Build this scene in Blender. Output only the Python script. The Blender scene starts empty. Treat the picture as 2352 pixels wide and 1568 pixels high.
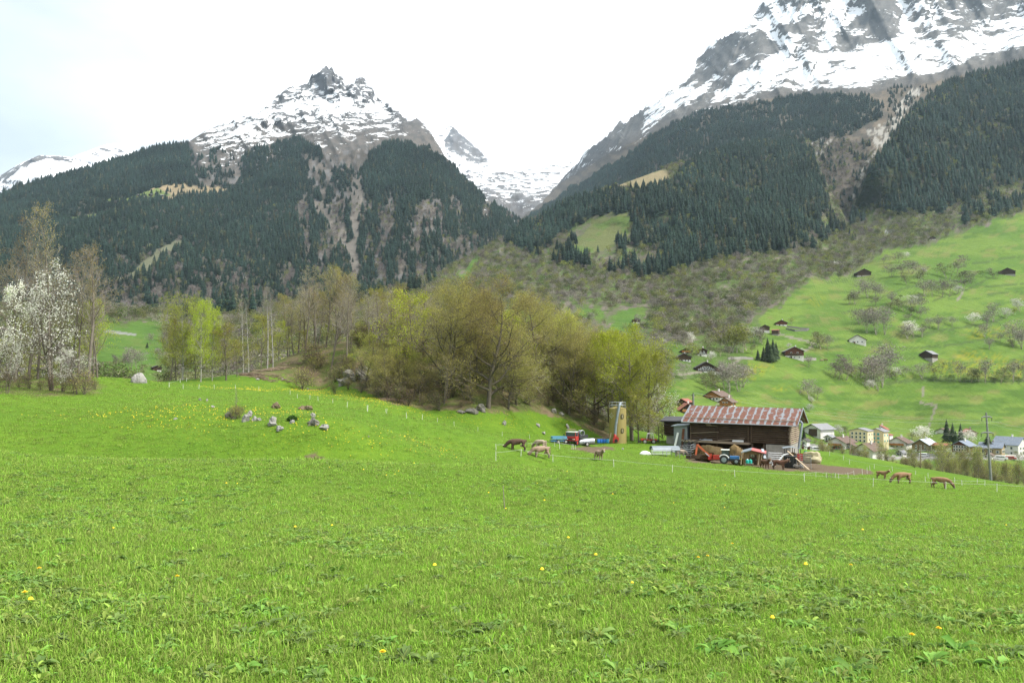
import bpy, bmesh, math, random
import numpy as np
from mathutils import Vector, Matrix
R=math.radians
scene=bpy.context.scene
COL=scene.collection
random.seed(7); RNG=np.random.default_rng(11)
# ------------------------------------------------------------ camera model (2352 x 1568 measuring grid)
F=1900.0; HZ=880.0
PIT=math.atan((HZ-784.0)/F); CP,SP=math.cos(PIT),math.sin(PIT)
def ray(vx,vy):
    cx=(np.asarray(vx,float)-1176)/F; cy=(784-np.asarray(vy,float))/F
    Y=CP-cy*SP; Z=SP+cy*CP
    return cx/Y, Z/Y
def pt(vx,vy,d):
    a,b=ray(vx,vy); return Vector((float(a)*d,float(d),float(b)*d))
def proj(X,Y,Z):
    dep=Y*CP+Z*SP; up=-Y*SP+Z*CP
    return 1176+F*X/dep, 784-F*up/dep
cam=bpy.data.cameras.new('camera'); camo=bpy.data.objects.new('camera',cam); COL.objects.link(camo)
cam.sensor_width=36; cam.lens=F/2352*36; cam.clip_start=.1; cam.clip_end=30000
camo.rotation_euler=(math.pi/2+PIT,0,0); scene.camera=camo
# ------------------------------------------------------------ noise
def _h(xi,yi,seed):
    h=(xi.astype(np.int64)*374761393+yi.astype(np.int64)*668265263+seed*974634777)&0xffffffff
    h=((h^(h>>13))*1274126177)&0xffffffff
    h=h^(h>>16)
    return (h&0xffffff)/float(0xffffff)
def vn(x,y,seed=0):
    x=np.asarray(x,float);y=np.asarray(y,float)
    x0=np.floor(x);y0=np.floor(y);fx=x-x0;fy=y-y0
    fx=fx*fx*fx*(fx*(fx*6-15)+10);fy=fy*fy*fy*(fy*(fy*6-15)+10)
    a=_h(x0,y0,seed);b=_h(x0+1,y0,seed);c=_h(x0,y0+1,seed);d=_h(x0+1,y0+1,seed)
    return (a+(b-a)*fx)*(1-fy)+(c+(d-c)*fx)*fy
def fbm(x,y,oct=4,seed=0,g=.5):
    s=0;a=1;t=0
    for o in range(oct):
        s=s+a*vn(x*2**o+17.3*o,y*2**o+9.1*o,seed+o);t+=a;a*=g
    return s/t
def ridged(x,y,oct=4,seed=0):
    s=0;a=1;t=0
    for o in range(oct):
        s=s+a*(1-abs(2*vn(x*2**o+5.3*o,y*2**o+3.1*o,seed+o)-1));t+=a;a*=.5
    return s/t
def sst(a,b,x):
    t=np.clip((x-a)/(b-a),0,1);return t*t*(3-2*t)
class RBF:
    def __init__(s,P,v,c,smooth=0.0):
        P=np.asarray(P,float);v=np.asarray(v,float);s.P=P;s.c=c
        n=len(P);A=np.zeros((n+3,n+3))
        r=np.sqrt(((P[:,None]-P[None])**2).sum(-1)+c*c)
        A[:n,:n]=r-smooth*np.eye(n);A[:n,n]=1;A[:n,n+1:]=P;A[n,:n]=1;A[n+1:,:n]=P.T
        b=np.zeros(n+3);b[:n]=v
        s.w=np.linalg.solve(A,b)
    def __call__(s,x,y):
        x=np.asarray(x,float);y=np.asarray(y,float);sh=x.shape
        q=np.stack([x.ravel(),y.ravel()],1);out=np.empty(len(q));n=len(s.P)
        for i in range(0,len(q),20000):
            k=q[i:i+20000]
            r=np.sqrt(((k[:,None]-s.P[None])**2).sum(-1)+s.c**2)
            out[i:i+20000]=r@s.w[:n]+s.w[n]+k@s.w[n+1:]
        return out.reshape(sh)
def inpoly(x,y,poly):
    x=np.asarray(x,float);y=np.asarray(y,float);r=np.zeros(x.shape,bool);n=len(poly)
    for i in range(n):
        x1,y1=poly[i];x2,y2=poly[(i+1)%n]
        if y1==y2: continue
        c=((y1>y)!=(y2>y))&(x<(x2-x1)*(y-y1)/(y2-y1)+x1)
        r^=c
    return r
def poly_wob(x,y,poly,amp=8,sc=22,seed=3):
    "polygon test with a ragged border"
    dx=(fbm(x/sc,y/sc,3,seed)-.5)*2*amp; dy=(fbm(x/sc+40,y/sc+11,3,seed+9)-.5)*2*amp
    return inpoly(x+dx,y+dy,poly)
def pl(pts):
    xs=[p[0] for p in pts];ys=[p[1] for p in pts]
    return lambda x:np.interp(x,xs,ys)
# ------------------------------------------------------------ objects and mesh helpers
def meta(o,label=None,cat=None,group=None,kind=None):
    if label:o['label']=label
    if cat:o['category']=cat
    if group:o['group']=group
    if kind:o['kind']=kind
    return o
def link(o,parent=None):
    COL.objects.link(o)
    if parent is not None:o.parent=parent
    return o
def empty(name,loc=(0,0,0),rz=0,label=None,cat=None,group=None,scale=1):
    o=bpy.data.objects.new(name,None);o.location=loc;o.rotation_euler=(0,0,rz);o.scale=(scale,)*3
    o.empty_display_size=.2
    return link(meta(o,label,cat,group))
def npmesh(name,V,Q=None,T=None,mats=(),mi=None,smooth=False):
    V=np.asarray(V,np.float32)
    me=bpy.data.meshes.new(name);me.vertices.add(len(V));me.vertices.foreach_set('co',V.ravel())
    nq=0 if Q is None else len(Q);nt=0 if T is None else len(T)
    loops=[];st=[];tot=[]
    if nq:
        loops.append(np.asarray(Q,np.int32).ravel());st.append(np.arange(nq)*4);tot.append(np.full(nq,4))
    if nt:
        loops.append(np.asarray(T,np.int32).ravel());st.append(nq*4+np.arange(nt)*3);tot.append(np.full(nt,3))
    if loops:
        L=np.concatenate(loops);me.loops.add(len(L));me.loops.foreach_set('vertex_index',L)
        me.polygons.add(nq+nt);me.polygons.foreach_set('loop_start',np.concatenate(st).astype(np.int32))
        me.polygons.foreach_set('loop_total',np.concatenate(tot).astype(np.int32))
        if mi is not None:me.polygons.foreach_set('material_index',np.asarray(mi,np.int32))
        if smooth:me.polygons.foreach_set('use_smooth',np.ones(nq+nt,bool))
    for m in mats:me.materials.append(m)
    me.update(calc_edges=True);me.validate()
    return me
def fattr(me,name,arr):
    a=me.attributes.new(name,'FLOAT','POINT');a.data.foreach_set('value',np.asarray(arr,np.float32).ravel())
def cattr(me,name,rgb):
    rgb=np.asarray(rgb,np.float32);c=np.ones((len(rgb),4),np.float32);c[:,:3]=rgb
    a=me.attributes.new(name,'FLOAT_COLOR','POINT');a.data.foreach_set('color',c.ravel())
def mobj(name,me,parent=None,**k):
    return link(meta(bpy.data.objects.new(name,me),**k),parent)
class MB:
    "collects shapes; build() links them as ONE mesh object"
    def __init__(s):s.v=[];s.f=[];s.m=[]
    def add(s,vs,fs,m=0):
        o=len(s.v);s.v+= [tuple(v) for v in vs];s.f+=[tuple(i+o for i in f) for f in fs];s.m+=[m]*len(fs)
    def box(s,c,d,rz=0,m=0,M=None,taper=1):
        x,y,z=d[0]/2,d[1]/2,d[2]/2;t=taper
        vs=[(-x,-y,-z),(x,-y,-z),(x,y,-z),(-x,y,-z),(-x*t,-y*t,z),(x*t,-y*t,z),(x*t,y*t,z),(-x*t,y*t,z)]
        T=Matrix.Translation(c)@Matrix.Rotation(rz,4,'Z')
        if M is not None:T=Matrix.Translation(c)@M
        s.add([T@Vector(v) for v in vs],[(0,3,2,1),(4,5,6,7),(0,1,5,4),(1,2,6,5),(2,3,7,6),(3,0,4,7)],m)
    def beam(s,a,b,w,h=None,m=0,up=(0,0,1)):
        a=Vector(a);b=Vector(b);h=h or w;d=(b-a);L=d.length;d.normalize()
        u=Vector(up)
        if abs(d.dot(u))>.95:u=Vector((0,1,0))
        x=d.cross(u).normalized();z=x.cross(d)
        vs=[p+x*(i*w/2)+z*(j*h/2) for p in(a,b) for i,j in((-1,-1),(1,-1),(1,1),(-1,1))]
        s.add(vs,[(0,1,2,3),(7,6,5,4),(0,4,5,1),(1,5,6,2),(2,6,7,3),(3,7,4,0)],m)
    def tube(s,pts,rs,n=8,m=0,cap=True):
        pts=[Vector(p) for p in pts]
        if not hasattr(rs,'__len__'):rs=[rs]*len(pts)
        rings=[];ref=None
        for i,p in enumerate(pts):
            d=(pts[min(i+1,len(pts)-1)]-pts[max(i-1,0)]).normalized()
            if ref is None:ref=Vector((0,0,1)) if abs(d.z)<.9 else Vector((1,0,0))
            x=d.cross(ref);x=x.normalized() if x.length>1e-5 else Vector((1,0,0));y=d.cross(x);ref=y.cross(d) if False else ref
            rings.append([p+(x*math.cos(2*math.pi*k/n)+y*math.sin(2*math.pi*k/n))*rs[i] for k in range(n)])
        vs=[v for r in rings for v in r];fs=[]
        for i in range(len(pts)-1):
            for k in range(n):
                a=i*n+k;b=i*n+(k+1)%n;fs.append((a,b,b+n,a+n))
        if cap:fs.append(tuple(range(n))[::-1]);fs.append(tuple((len(pts)-1)*n+k for k in range(n)))
        s.add(vs,fs,m)
    def cyl(s,a,b,r,n=12,m=0,r2=None):s.tube([a,b],[r,r if r2 is None else r2],n,m)
    def ring(s,c,ax,R0,r0,n=20,k=6,m=0,arc=2*math.pi,start=0):
        ax=Vector(ax).normalized();u=ax.orthogonal().normalized();w=ax.cross(u);c=Vector(c)
        P=[c+(u*math.cos(start+arc*i/n)+w*math.sin(start+arc*i/n))*R0 for i in range(n+1)]
        s.tube(P,r0,k,m,cap=False)
    def prism(s,prof,ax0,ax1,m=0):
        "prof: list of Vector in a plane; extruded by vector ax1-ax0"
        d=Vector(ax1)-Vector(ax0);n=len(prof);vs=[Vector(p) for p in prof]+[Vector(p)+d for p in prof]
        s.add(vs,[tuple(range(n))[::-1],tuple(range(n,2*n))]+[(i,(i+1)%n,(i+1)%n+n,i+n) for i in range(n)],m)
    def blob(s,c,r,seed=0,n=10,k=7,amp=.25,m=0,flat=-9):
        vs=[];fs=[];rr=random.Random(seed)
        for j in range(k+1):
            th=math.pi*j/k
            for i in range(n):
                ph=2*math.pi*i/n;q=Vector((math.sin(th)*math.cos(ph),math.sin(th)*math.sin(ph),math.cos(th)))
                f=1+amp*(2*float(vn(q.x*1.6+seed*3.1+q.z,q.y*1.6+q.z*1.3+seed*1.7,seed))-1)+rr.uniform(-1,1)*amp*.22
                p=Vector((c[0]+q.x*r[0]*f,c[1]+q.y*r[1]*f,c[2]+q.z*r[2]*f));p.z=max(p.z,c[2]+flat);vs.append(p)
        for j in range(k):
            for i in range(n):
                a=j*n+i;b=j*n+(i+1)%n;fs.append((a,a+n,b+n,b))
        s.add(vs,fs,m)
    def build(s,name,mats,parent=None,smooth=False,bevel=0,**k):
        me=bpy.data.meshes.new(name);me.from_pydata(s.v,[],s.f)
        for mm in (mats if isinstance(mats,(list,tuple)) else [mats]):me.materials.append(mm)
        me.polygons.foreach_set('material_index',s.m)
        bm=bmesh.new();bm.from_mesh(me);bmesh.ops.recalc_face_normals(bm,faces=bm.faces)
        if bevel:
            bmesh.ops.bevel(bm,geom=[e for e in bm.edges if len(e.link_faces)==2 and e.calc_face_angle(0)>.6],offset=bevel,segments=2,affect='EDGES',profile=.5,clamp_overlap=True)
        bm.to_mesh(me);bm.free()
        if smooth:
            me.polygons.foreach_set('use_smooth',[True]*len(me.polygons))
            me.set_sharp_from_angle(angle=R(38)) if hasattr(me,'set_sharp_from_angle') else None
        me.update()
        return mobj(name,me,parent,**k)
def kids(o):return [c for c in list(bpy.data.objects) if c.parent==o]
def copytree(o,loc=None,rz=None,sc=None,label=None,group=None,children=None):
    c=o.copy();COL.objects.link(c)
    if loc is not None:c.location=loc
    if rz is not None:c.rotation_euler=(0,0,rz)
    if sc is not None:c.scale=sc if hasattr(sc,'__len__') else (sc,)*3
    if label:c['label']=label
    if group:c['group']=group
    for ch in (children if children is not None else kids(o)):
        d=ch.copy();COL.objects.link(d);d.parent=c
    return c
# ------------------------------------------------------------ material helper
class NT:
    def __init__(s,name):
        s.mat=bpy.data.materials.new(name);s.mat.use_nodes=True;s.t=s.mat.node_tree;s.t.nodes.clear()
        s.out=s.n('ShaderNodeOutputMaterial')
    def n(s,typ,**k):
        x=s.t.nodes.new(typ)
        for a,b in k.items():setattr(x,a,b)
        return x
    def l(s,a,b):s.t.links.new(a,b)
    def val(s,sock,v):
        if hasattr(v,'is_linked') or isinstance(v,bpy.types.NodeSocket):s.l(v,sock)
        else:
            if sock.type=='RGBA' and len(v)==3:v=(*v,1)
            sock.default_value=v
    def coord(s,which='Object'):return s.n('ShaderNodeTexCoord').outputs[which]
    def map(s,vec,scale=(1,1,1),rot=(0,0,0),loc=(0,0,0)):
        m=s.n('ShaderNodeMapping');s.l(vec,m.inputs[0]);m.inputs['Scale'].default_value=scale;m.inputs['Rotation'].default_value=rot;m.inputs['Location'].default_value=loc
        return m.outputs[0]
    def noise(s,vec,scale,detail=4,rough=.55,dist=0,out=0):
        m=s.n('ShaderNodeTexNoise');s.l(vec,m.inputs['Vector']);m.inputs['Scale'].default_value=scale;m.inputs['Detail'].default_value=detail;m.inputs['Roughness'].default_value=rough;m.inputs['Distortion'].default_value=dist
        return m.outputs[out]
    def ramp(s,fac,stops,interp='LINEAR'):
        m=s.n('ShaderNodeValToRGB');s.l(fac,m.inputs[0]);m.color_ramp.interpolation=interp
        e=m.color_ramp.elements
        while len(e)<len(stops):e.new(.5)
        for i,(p,c) in enumerate(stops):
            e[i].position=p;e[i].color=(*c,1) if hasattr(c,'__len__') else (c,c,c,1)
        return m.outputs[0]
    def math(s,op,a,b=0.0,c=0.0,clamp=False):
        m=s.n('ShaderNodeMath',operation=op,use_clamp=clamp)
        s.val(m.inputs[0],a);s.val(m.inputs[1],b)
        if len(m.inputs)>2:s.val(m.inputs[2],c)
        return m.outputs[0]
    def rng(s,v,a,b,c,d,clamp=True):
        m=s.n('ShaderNodeMapRange',clamp=clamp);s.val(m.inputs[0],v)
        for i,q in enumerate((a,b,c,d)):m.inputs[i+1].default_value=q
        return m.outputs[0]
    def mix(s,fac,a,b,blend='MIX'):
        m=s.n('ShaderNodeMix',data_type='RGBA',blend_type=blend);s.val(m.inputs[0],fac);s.val(m.inputs[6],a);s.val(m.inputs[7],b)
        return m.outputs[2]
    def attr(s,name,out='Color'):
        return s.n('ShaderNodeAttribute',attribute_name=name).outputs[out]
    def rand(s):return s.n('ShaderNodeObjectInfo').outputs['Random']
    def hsv(s,col,h=.5,sat=1,v=1):
        m=s.n('ShaderNodeHueSaturation');s.val(m.inputs['Hue'],h);s.val(m.inputs['Saturation'],sat);s.val(m.inputs['Value'],v);s.val(m.inputs['Color'],col)
        return m.outputs[0]
    def bump(s,h,strength=.5,dist=.1):
        m=s.n('ShaderNodeBump');m.inputs['Strength'].default_value=strength;m.inputs['Distance'].default_value=dist;s.l(h,m.inputs['Height'])
        return m.outputs[0]
    def bsdf(s,col,rough=.8,metal=0,normal=None,spec=.3,transl=None):
        b=s.n('ShaderNodeBsdfPrincipled');s.val(b.inputs['Base Color'],col);s.val(b.inputs['Roughness'],rough);s.val(b.inputs['Metallic'],metal)
        b.inputs['Specular IOR Level'].default_value=spec
        if normal is not None:s.l(normal,b.inputs['Normal'])
        res=b.outputs[0]
        if transl is not None:
            t=s.n('ShaderNodeBsdfTranslucent');s.val(t.inputs[0],col)
            m=s.n('ShaderNodeMixShader');m.inputs[0].default_value=transl;s.l(res,m.inputs[1]);s.l(t.outputs[0],m.inputs[2]);res=m.outputs[0]
        s.l(res,s.out.inputs['Surface']);return s.mat
def paint(name,col,rough=.5,metal=0,var=.12,sc=3.0,spec=.35,dirt=None,bump=0):
    t=NT(name);c=t.coord();n=t.noise(c,sc,5,.6)
    a=t.mix(t.rng(n,.3,.7,0,1),tuple(x*(1-var) for x in col),tuple(min(1,x*(1+var)) for x in col))
    if dirt:
        n2=t.noise(c,sc*.6,6,.65);a=t.mix(t.rng(n2,.48,.68,0,.75),a,dirt)
    return t.bsdf(a,rough,metal,t.bump(n,bump,.02) if bump else None,spec)
def blur(a,k=1):
    for _ in range(k):
        b=np.pad(a,1,mode='edge');a=(b[1:-1,1:-1]*2+b[:-2,1:-1]+b[2:,1:-1]+b[1:-1,:-2]+b[1:-1,2:])/6
    return a
# ============================================================ TERRAIN
C_=[]
def cp(*a):C_.extend(a)
for Y in (-25,-8,0,6,12,22,35):                       # the field the camera stands on
    for X in (-60,-25,-8,0,8,25,60):
        k=.02+.0012*max(Y,0)
        if abs(X)<=max(10,Y*.9+8):C_.append(('w',X,Y,-(1.6+.075*Y+k*X)))
cp((1176,1210,40),(600,1200,42),(1700,1215,40),(2300,1230,38),(60,1180,42))
cp((1176,1120,60),(700,1085,58),(300,1040,58),(0,1010,58),(1700,1150,58),(2200,1175,56),(2500,1190,56))
cp((0,905,78),(150,900,82),(225,884,92),(-150,905,74),(60,880,92),(-200,880,95),(100,872,105))
cp((240,868,100),(318,872,106),(400,887,112),(367,900,92),(477,917,88),(586,934,84),(696,919,80),(778,939,78),(919,958,80),(640,978,62),(740,982,62),(540,960,66),(450,950,66),(250,930,72))
cp((1060,985,84),(1140,1020,88),(1000,1020,74),(1240,1053,90),(1185,1036,96),(1100,1040,90),(1375,1056,92),(1300,1085,76))
cp((480,872,138),(540,869,142),(430,882,130),(660,864,152),(770,872,152),(620,900,112),(760,915,112),(900,932,112),(860,915,128),(1000,958,118),(1080,975,116),(1140,992,116),(1260,1004,119))
cp((900,925,120),(1000,945,121),(1100,945,122),(1200,950,128),(1300,968,138),(1370,990,140))                       # foot of the wooded knoll
cp((640,845,160),(700,815,165),(780,860,150),(800,820,152),(850,840,150),(900,840,152),(950,860,146),(1050,850,146),(1150,850,148),(1250,890,152),(1340,935,153),(1400,965,153),(1000,800,168),(1150,800,172),(1250,850,172),(750,790,178),(1330,915,172))
cp((1400,985,172),(1500,1005,165),(1300,960,200),(1100,850,215),(900,830,220),(700,860,215))
cp((1240,1012,122),(1280,1018,124),(1330,1021,126),(1380,1020,126),(1418,1018,127),(1489,1020,128),(1560,1017,128),(1300,1016,131),(1440,1016,132),(1540,1047,112),(1475,1044,108),(1400,1036,112),(1620,1060,112),(1720,1072,108),(1800,1076,107),(1850,1078,105),(1757,1076,103),(1790,1079,101),(1700,1050,122),(1600,1035,126),(1800,1058,122))
cp((1560,1072,90),(1700,1090,88),(1850,1103,86),(1950,1086,104),(2025,1100,98),(2072,1111,88),(2160,1121,84),(2352,1120,100),(2280,1112,112),(2200,1096,122),(2050,1062,138),(1900,1036,150),(1900,1060,122),(2000,1080,118),(2500,1128,100))
cp((1850,1062,200),(2000,1088,190),(2100,1105,175),(2200,1122,165),(2352,1140,155),(2500,1155,150),(2300,1120,235),(2000,1085,240),(1700,1040,180),(1600,1030,200),(2550,1130,235),(1750,1045,240),(1500,1030,240))
cp((300,915,160),(430,915,175),(540,905,190),(150,920,160),(-50,930,150),(-200,930,150),(250,930,230),(450,925,240),(0,940,230))
W_=[]
for c in C_:
    if c[0]=='w':W_.append(c[1:])
    else:
        p=pt(*c);W_.append((p.x,p.y,p.z))
W_=np.array(W_)
G0=RBF(W_[:,:2],W_[:,2],5.0,.06)
def gz_raw(X,Y):
    X=np.asarray(X,float);Y=np.asarray(Y,float)
    f=sst(6,60,Y)
    return G0(X,Y)+f*((fbm(X/7.,Y/7.,3,21)-.5)*.35)+(fbm(X/2.2,Y/2.2,2,5)-.5)*.07
GX=np.arange(-175,235,.8);GY=np.arange(-28,262,.8)
_gx,_gy=np.meshgrid(GX,GY);_gz=gz_raw(_gx,_gy)
def gz(X,Y):
    "height of the near ground (bilinear in the very mesh that is built)"
    X=np.asarray(X,float);Y=np.asarray(Y,float)
    u=np.clip((X-GX[0])/.8,0,len(GX)-1.001);v=np.clip((Y-GY[0])/.8,0,len(GY)-1.001)
    i=u.astype(int);j=v.astype(int);a=u-i;b=v-j
    return (_gz[j,i]*(1-a)+_gz[j,i+1]*a)*(1-b)+(_gz[j+1,i]*(1-a)+_gz[j+1,i+1]*a)*b
def hit(vx,vy,dmin=3.,dmax=235.):
    "first point of the near ground on a line of sight"
    a,b=ray(vx,vy);d=np.arange(dmin,dmax,.25);h=float(b)*d-gz(float(a)*d,d)
    k=np.nonzero(h<0)[0]
    if len(k)==0:
        m=d>60;q=np.argmin(np.where(m,h/d,9e9));d0=d[q];x=float(a)*d0;return Vector((x,d0,float(gz(x,d0))))
    d0=d[max(k[0]-1,0)];h0=h[max(k[0]-1,0)];h1=h[k[0]];d0+=.25*(h0/(h0-h1) if h0!=h1 else 0)
    x=float(a)*d0;return Vector((x,d0,float(gz(x,d0))))
def on(x,y):return Vector((x,y,float(gz(x,y))))
def at(vx,d):
    "point of the near ground in a given direction at depth d"
    x=(vx-1176)/F*d;return on(x,d)
# ---- land cover of the near ground
_pv=proj(_gx,np.maximum(_gy,1.),_gz)
def nearmask(polys,amp=6,sc=18,dmin=55):
    m=np.zeros(_gx.shape)
    if not hasattr(polys[0][0],'__len__'):polys=[polys]
    for p in polys:m=np.maximum(m,(poly_wob(_pv[0],_pv[1],p,amp,sc)&(_gy>dmin)).astype(float))
    return m
knoll=[(555,868),(640,858),(700,866),(770,872),(850,905),(905,928),(1010,946),(1130,944),(1230,946),(1300,962),(1355,985),(1395,1003),(1420,1010),(1420,900),(1330,820),(1150,740),(700,740),(560,830)]
litter=nearmask([knoll],7,20,105)
litter=np.maximum(litter,nearmask([(20,905),(90,912),(225,906),(235,880),(160,860),(0,860),(-200,880),(-200,900)],5,14,70)*.9)
litter=np.maximum(litter,((_gy>150)&(_gx<20)).astype(float)*.6)
mud=nearmask([(1862,1066),(1990,1078),(2010,1088),(1960,1090),(1880,1085)],4,14,90)
mud=np.maximum(mud,nearmask([(1575,1062),(1700,1066),(1760,1079),(1870,1084),(1880,1064),(1840,1050),(1580,1046)],3,12,97)*.95)
mud=np.maximum(mud,nearmask([(1300,1028),(1400,1024),(1420,1030),(1380,1037),(1390,1046),(1330,1035)],3,10,90)*.8)
mud=np.maximum(mud,nearmask([(595,1042),(660,1043),(770,1051),(745,1058),(650,1053)],3,12,50)*1.)
fb=nearmask([(400,874),(560,868),(700,880),(900,915),(960,925),(1000,958),(1130,945),(1240,950),(1380,990),(1200,990),(900,950),(700,905),(450,890)],5,20,90)
flow=fb*.32*np.where(_pv[1]<890,.12,1)+nearmask([(80,950),(600,930),(820,980),(1100,1020),(1040,1060),(300,1000)],10,40,52)*.42
brush=((_gy>118)&(_pv[1]>1040)&(_gx>45)&(_gx-_gy*.42>-.5)).astype(float)
nx,ny=len(GX),len(GY)
I=np.arange(nx*ny).reshape(ny,nx)
Q=np.stack([I[:-1,:-1],I[:-1,1:],I[1:,1:],I[1:,:-1]],-1).reshape(-1,4)
t=NT('meadow_ground');oc=t.coord()
n1=t.noise(oc,.09,5,.6);n2=t.noise(oc,.9,5,.65);n3=t.noise(oc,6,4,.7);n4=t.noise(oc,.3,6,.7)
col=t.mix(t.rng(n1,.35,.65,0,1),(.085,.165,.014),(.118,.205,.018))
col=t.mix(t.rng(n2,.38,.68,0,.65),col,(.055,.12,.011))
col=t.mix(t.rng(n3,.45,.75,0,.5),col,(.14,.23,.03))
col=t.mix(t.rng(n4,.58,.75,0,.35),col,(.13,.15,.035))
yl=t.math('MULTIPLY',t.attr('flower','Fac'),t.math('MULTIPLY',t.rng(t.noise(oc,5.5,3,.7),.58,.68,0,1),t.rng(n4,.35,.6,.15,1)))
col=t.mix(yl,col,(.55,.40,.01))
lit=t.mix(t.rng(n2,.35,.65,0,1),(.115,.085,.05),(.18,.14,.085));lit=t.mix(t.rng(n4,.40,.58,0,.85),lit,(.075,.115,.02))
lit=t.mix(t.rng(n3,.6,.8,0,.5),lit,(.25,.2,.15))
lf=t.math('ADD',t.attr('litter','Fac'),t.rng(n2,.3,.7,-.3,.3));col=t.mix(t.rng(lf,.35,.6,0,1),col,lit)
md=t.mix(t.rng(n3,.3,.7,0,1),(.10,.072,.045),(.16,.125,.085))
mf=t.math('ADD',t.attr('mud','Fac'),t.rng(n2,.3,.7,-.35,.35));col=t.mix(t.rng(mf,.35,.6,0,1),col,md)
M_ground=t.bsdf(col,.95,0,t.bump(t.math('ADD',n3,t.math('MULTIPLY',n2,2.)),.6,.12),.1)
me=npmesh('meadow',np.stack([_gx,_gy,_gz],-1).reshape(-1,3),Q,None,[M_ground],smooth=True)
from_smooth=None
fattr(me,'litter',blur(litter,2));fattr(me,'mud',blur(mud,1));fattr(me,'flower',blur(flow,3))
mobj('meadow',me,kind='structure')
# ============================================================ far sheets
class Sheet:
    def __init__(s,name,xs,bot,top,nrow,ctrl,relief,back=(5,60.),c=110.,jag=None):
        s.bot=bot;jg=(lambda x,f=top,a=jag:f(x)+a(x)*((fbm(x/7,x*0,3,17)-.5)*2+(vn(x/2.6,x*0+3,18)-.5)*.8)) if jag else top;top=jg;s.top=top;s.rb=RBF([(a,b) for a,b,_ in ctrl],np.log([d for *_,d in ctrl]),c,1.0);s.relief=relief
        T=np.linspace(0,1,nrow)[:,None];X=np.repeat(np.asarray(xs,float)[None],nrow,0)
        b=bot(xs)[None];tp=top(xs)[None];Y=b+(tp-b)*T
        s.vx,s.vy=X,Y;s.d=s.D(X,Y)
        a,bz=ray(X,Y);s.P=np.stack([a*s.d,s.d,bz*s.d],-1)
        nb,st=back;rows=[];p=s.P[-1].copy()
        for k in range(nb):
            p=p.copy();q=p[:,1:2]/np.linalg.norm(p,axis=1,keepdims=True)
            p[:,0]*=1+st/p[:,1];p[:,1]+=st;p[:,2]-=st*(.45+.25*k)+(fbm(p[:,0]/90,p[:,1]/90,3,4)-.5)*st*.5;rows.append(p)
        s.full=np.concatenate([s.P,np.array(rows)],0);s.nrow=nrow;s.name=name
    def D(s,vx,vy):
        d=np.exp(s.rb(vx,vy));a,b=ray(vx,vy)
        return d+s.relief(a*d,d,b*d,vx,vy)
    def p(s,vx,vy):
        d=s.D(np.array([float(vx)]),np.array([float(vy)]))[0];return pt(vx,vy,d)
    def build(s,mat,attrs,kind='structure'):
        r,c=s.full.shape[:2];I=np.arange(r*c).reshape(r,c)
        Q=np.stack([I[:-1,:-1],I[:-1,1:],I[1:,1:],I[1:,:-1]],-1).reshape(-1,4)
        me=npmesh(s.name,s.full.reshape(-1,3),Q,None,[mat],smooth=True)
        n=s.nrow
        for k,v in attrs.items():
            v=np.asarray(v,float)
            if v.ndim==3:cattr(me,k,np.concatenate([v,np.repeat(v[-1:],r-n,0)],0).reshape(-1,3))
            else:fattr(me,k,np.concatenate([v,np.repeat(v[-1:],r-n,0)],0))
        return mobj(s.name,me,kind=kind)
    def scatter(s,dens,spacing,seed,maxn=60000):
        "random points over the sheet, by true area; dens(vx,vy) in 0..1 -> xyz, vx, vy"
        P=s.P;A=np.linalg.norm(np.cross(P[1:,:-1]-P[:-1,:-1],P[:-1,1:]-P[:-1,:-1]),axis=-1)
        mx=(s.vx[1:,1:]+s.vx[:-1,:-1])/2;my=(s.vy[1:,1:]+s.vy[:-1,:-1])/2
        w=(A*dens(mx,my)).ravel();n=min(int(w.sum()/spacing**2),maxn)
        g=np.random.default_rng(seed);k=g.choice(len(w),n,p=w/w.sum());j,i=np.divmod(k,A.shape[1])
        u=g.random(n)[:,None];v=g.random(n)[:,None]
        q=(P[j,i]*(1-u)+P[j,i+1]*u)*(1-v)+(P[j+1,i]*(1-u)+P[j+1,i+1]*u)*v
        return q,mx.ravel()[k],my.ravel()[k]
# ---------------- valley, green slopes and the nearer wooded spurs on the right
topV=pl([(-700,700),(0,715),(300,722),(700,700),(900,672),(1000,636),(1100,582),(1200,520),(1300,470),(1420,426),(1530,385),(1620,362),(1700,335),(1800,322),(1862,322),(1885,395),(1915,450),(1950,515),(1962,470),(1992,400),(2040,328),(2100,255),(2180,190),(2352,146),(2560,90),(3000,20)])
botV=pl([(-700,985),(600,975),(1400,1010),(1600,1095),(2000,1135),(2550,1190),(3000,1200)])
cV=[(-600,920,260),(300,850,330),(300,740,620),(0,780,430),(400,700,850),(700,720,850),(700,800,430),(1000,640,1150),(1000,750,560),(1000,900,270),(500,960,240),(1200,560,1500),(1200,700,820),(1500,800,520),(1500,700,820),(1500,600,1150),(1800,600,1050),(1800,700,760),(1800,900,460),(1580,960,330),(1700,1000,330),(1900,1010,400),(2050,1020,440),(2330,1035,420),(2000,1060,320),(2300,1100,245),(2000,1120,250),(2600,1170,240),(1500,1000,270),(2000,880,560),(2300,880,600),(2300,730,800),(2050,600,1050),(2300,500,1350),(2200,480,1450),(2352,420,1650),(1960,500,1600),(2050,540,1350),(1420,425,1750),(1300,470,1750),(1550,480,1450),(1700,335,2050),(1850,325,2050),(1700,450,1550),(1880,480,1500),(2000,400,1600),(2100,255,1950),(2352,146,2300),(2352,300,1800),(2600,90,2350),(2600,500,1300),(2600,800,700),(-600,720,900)]
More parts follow.
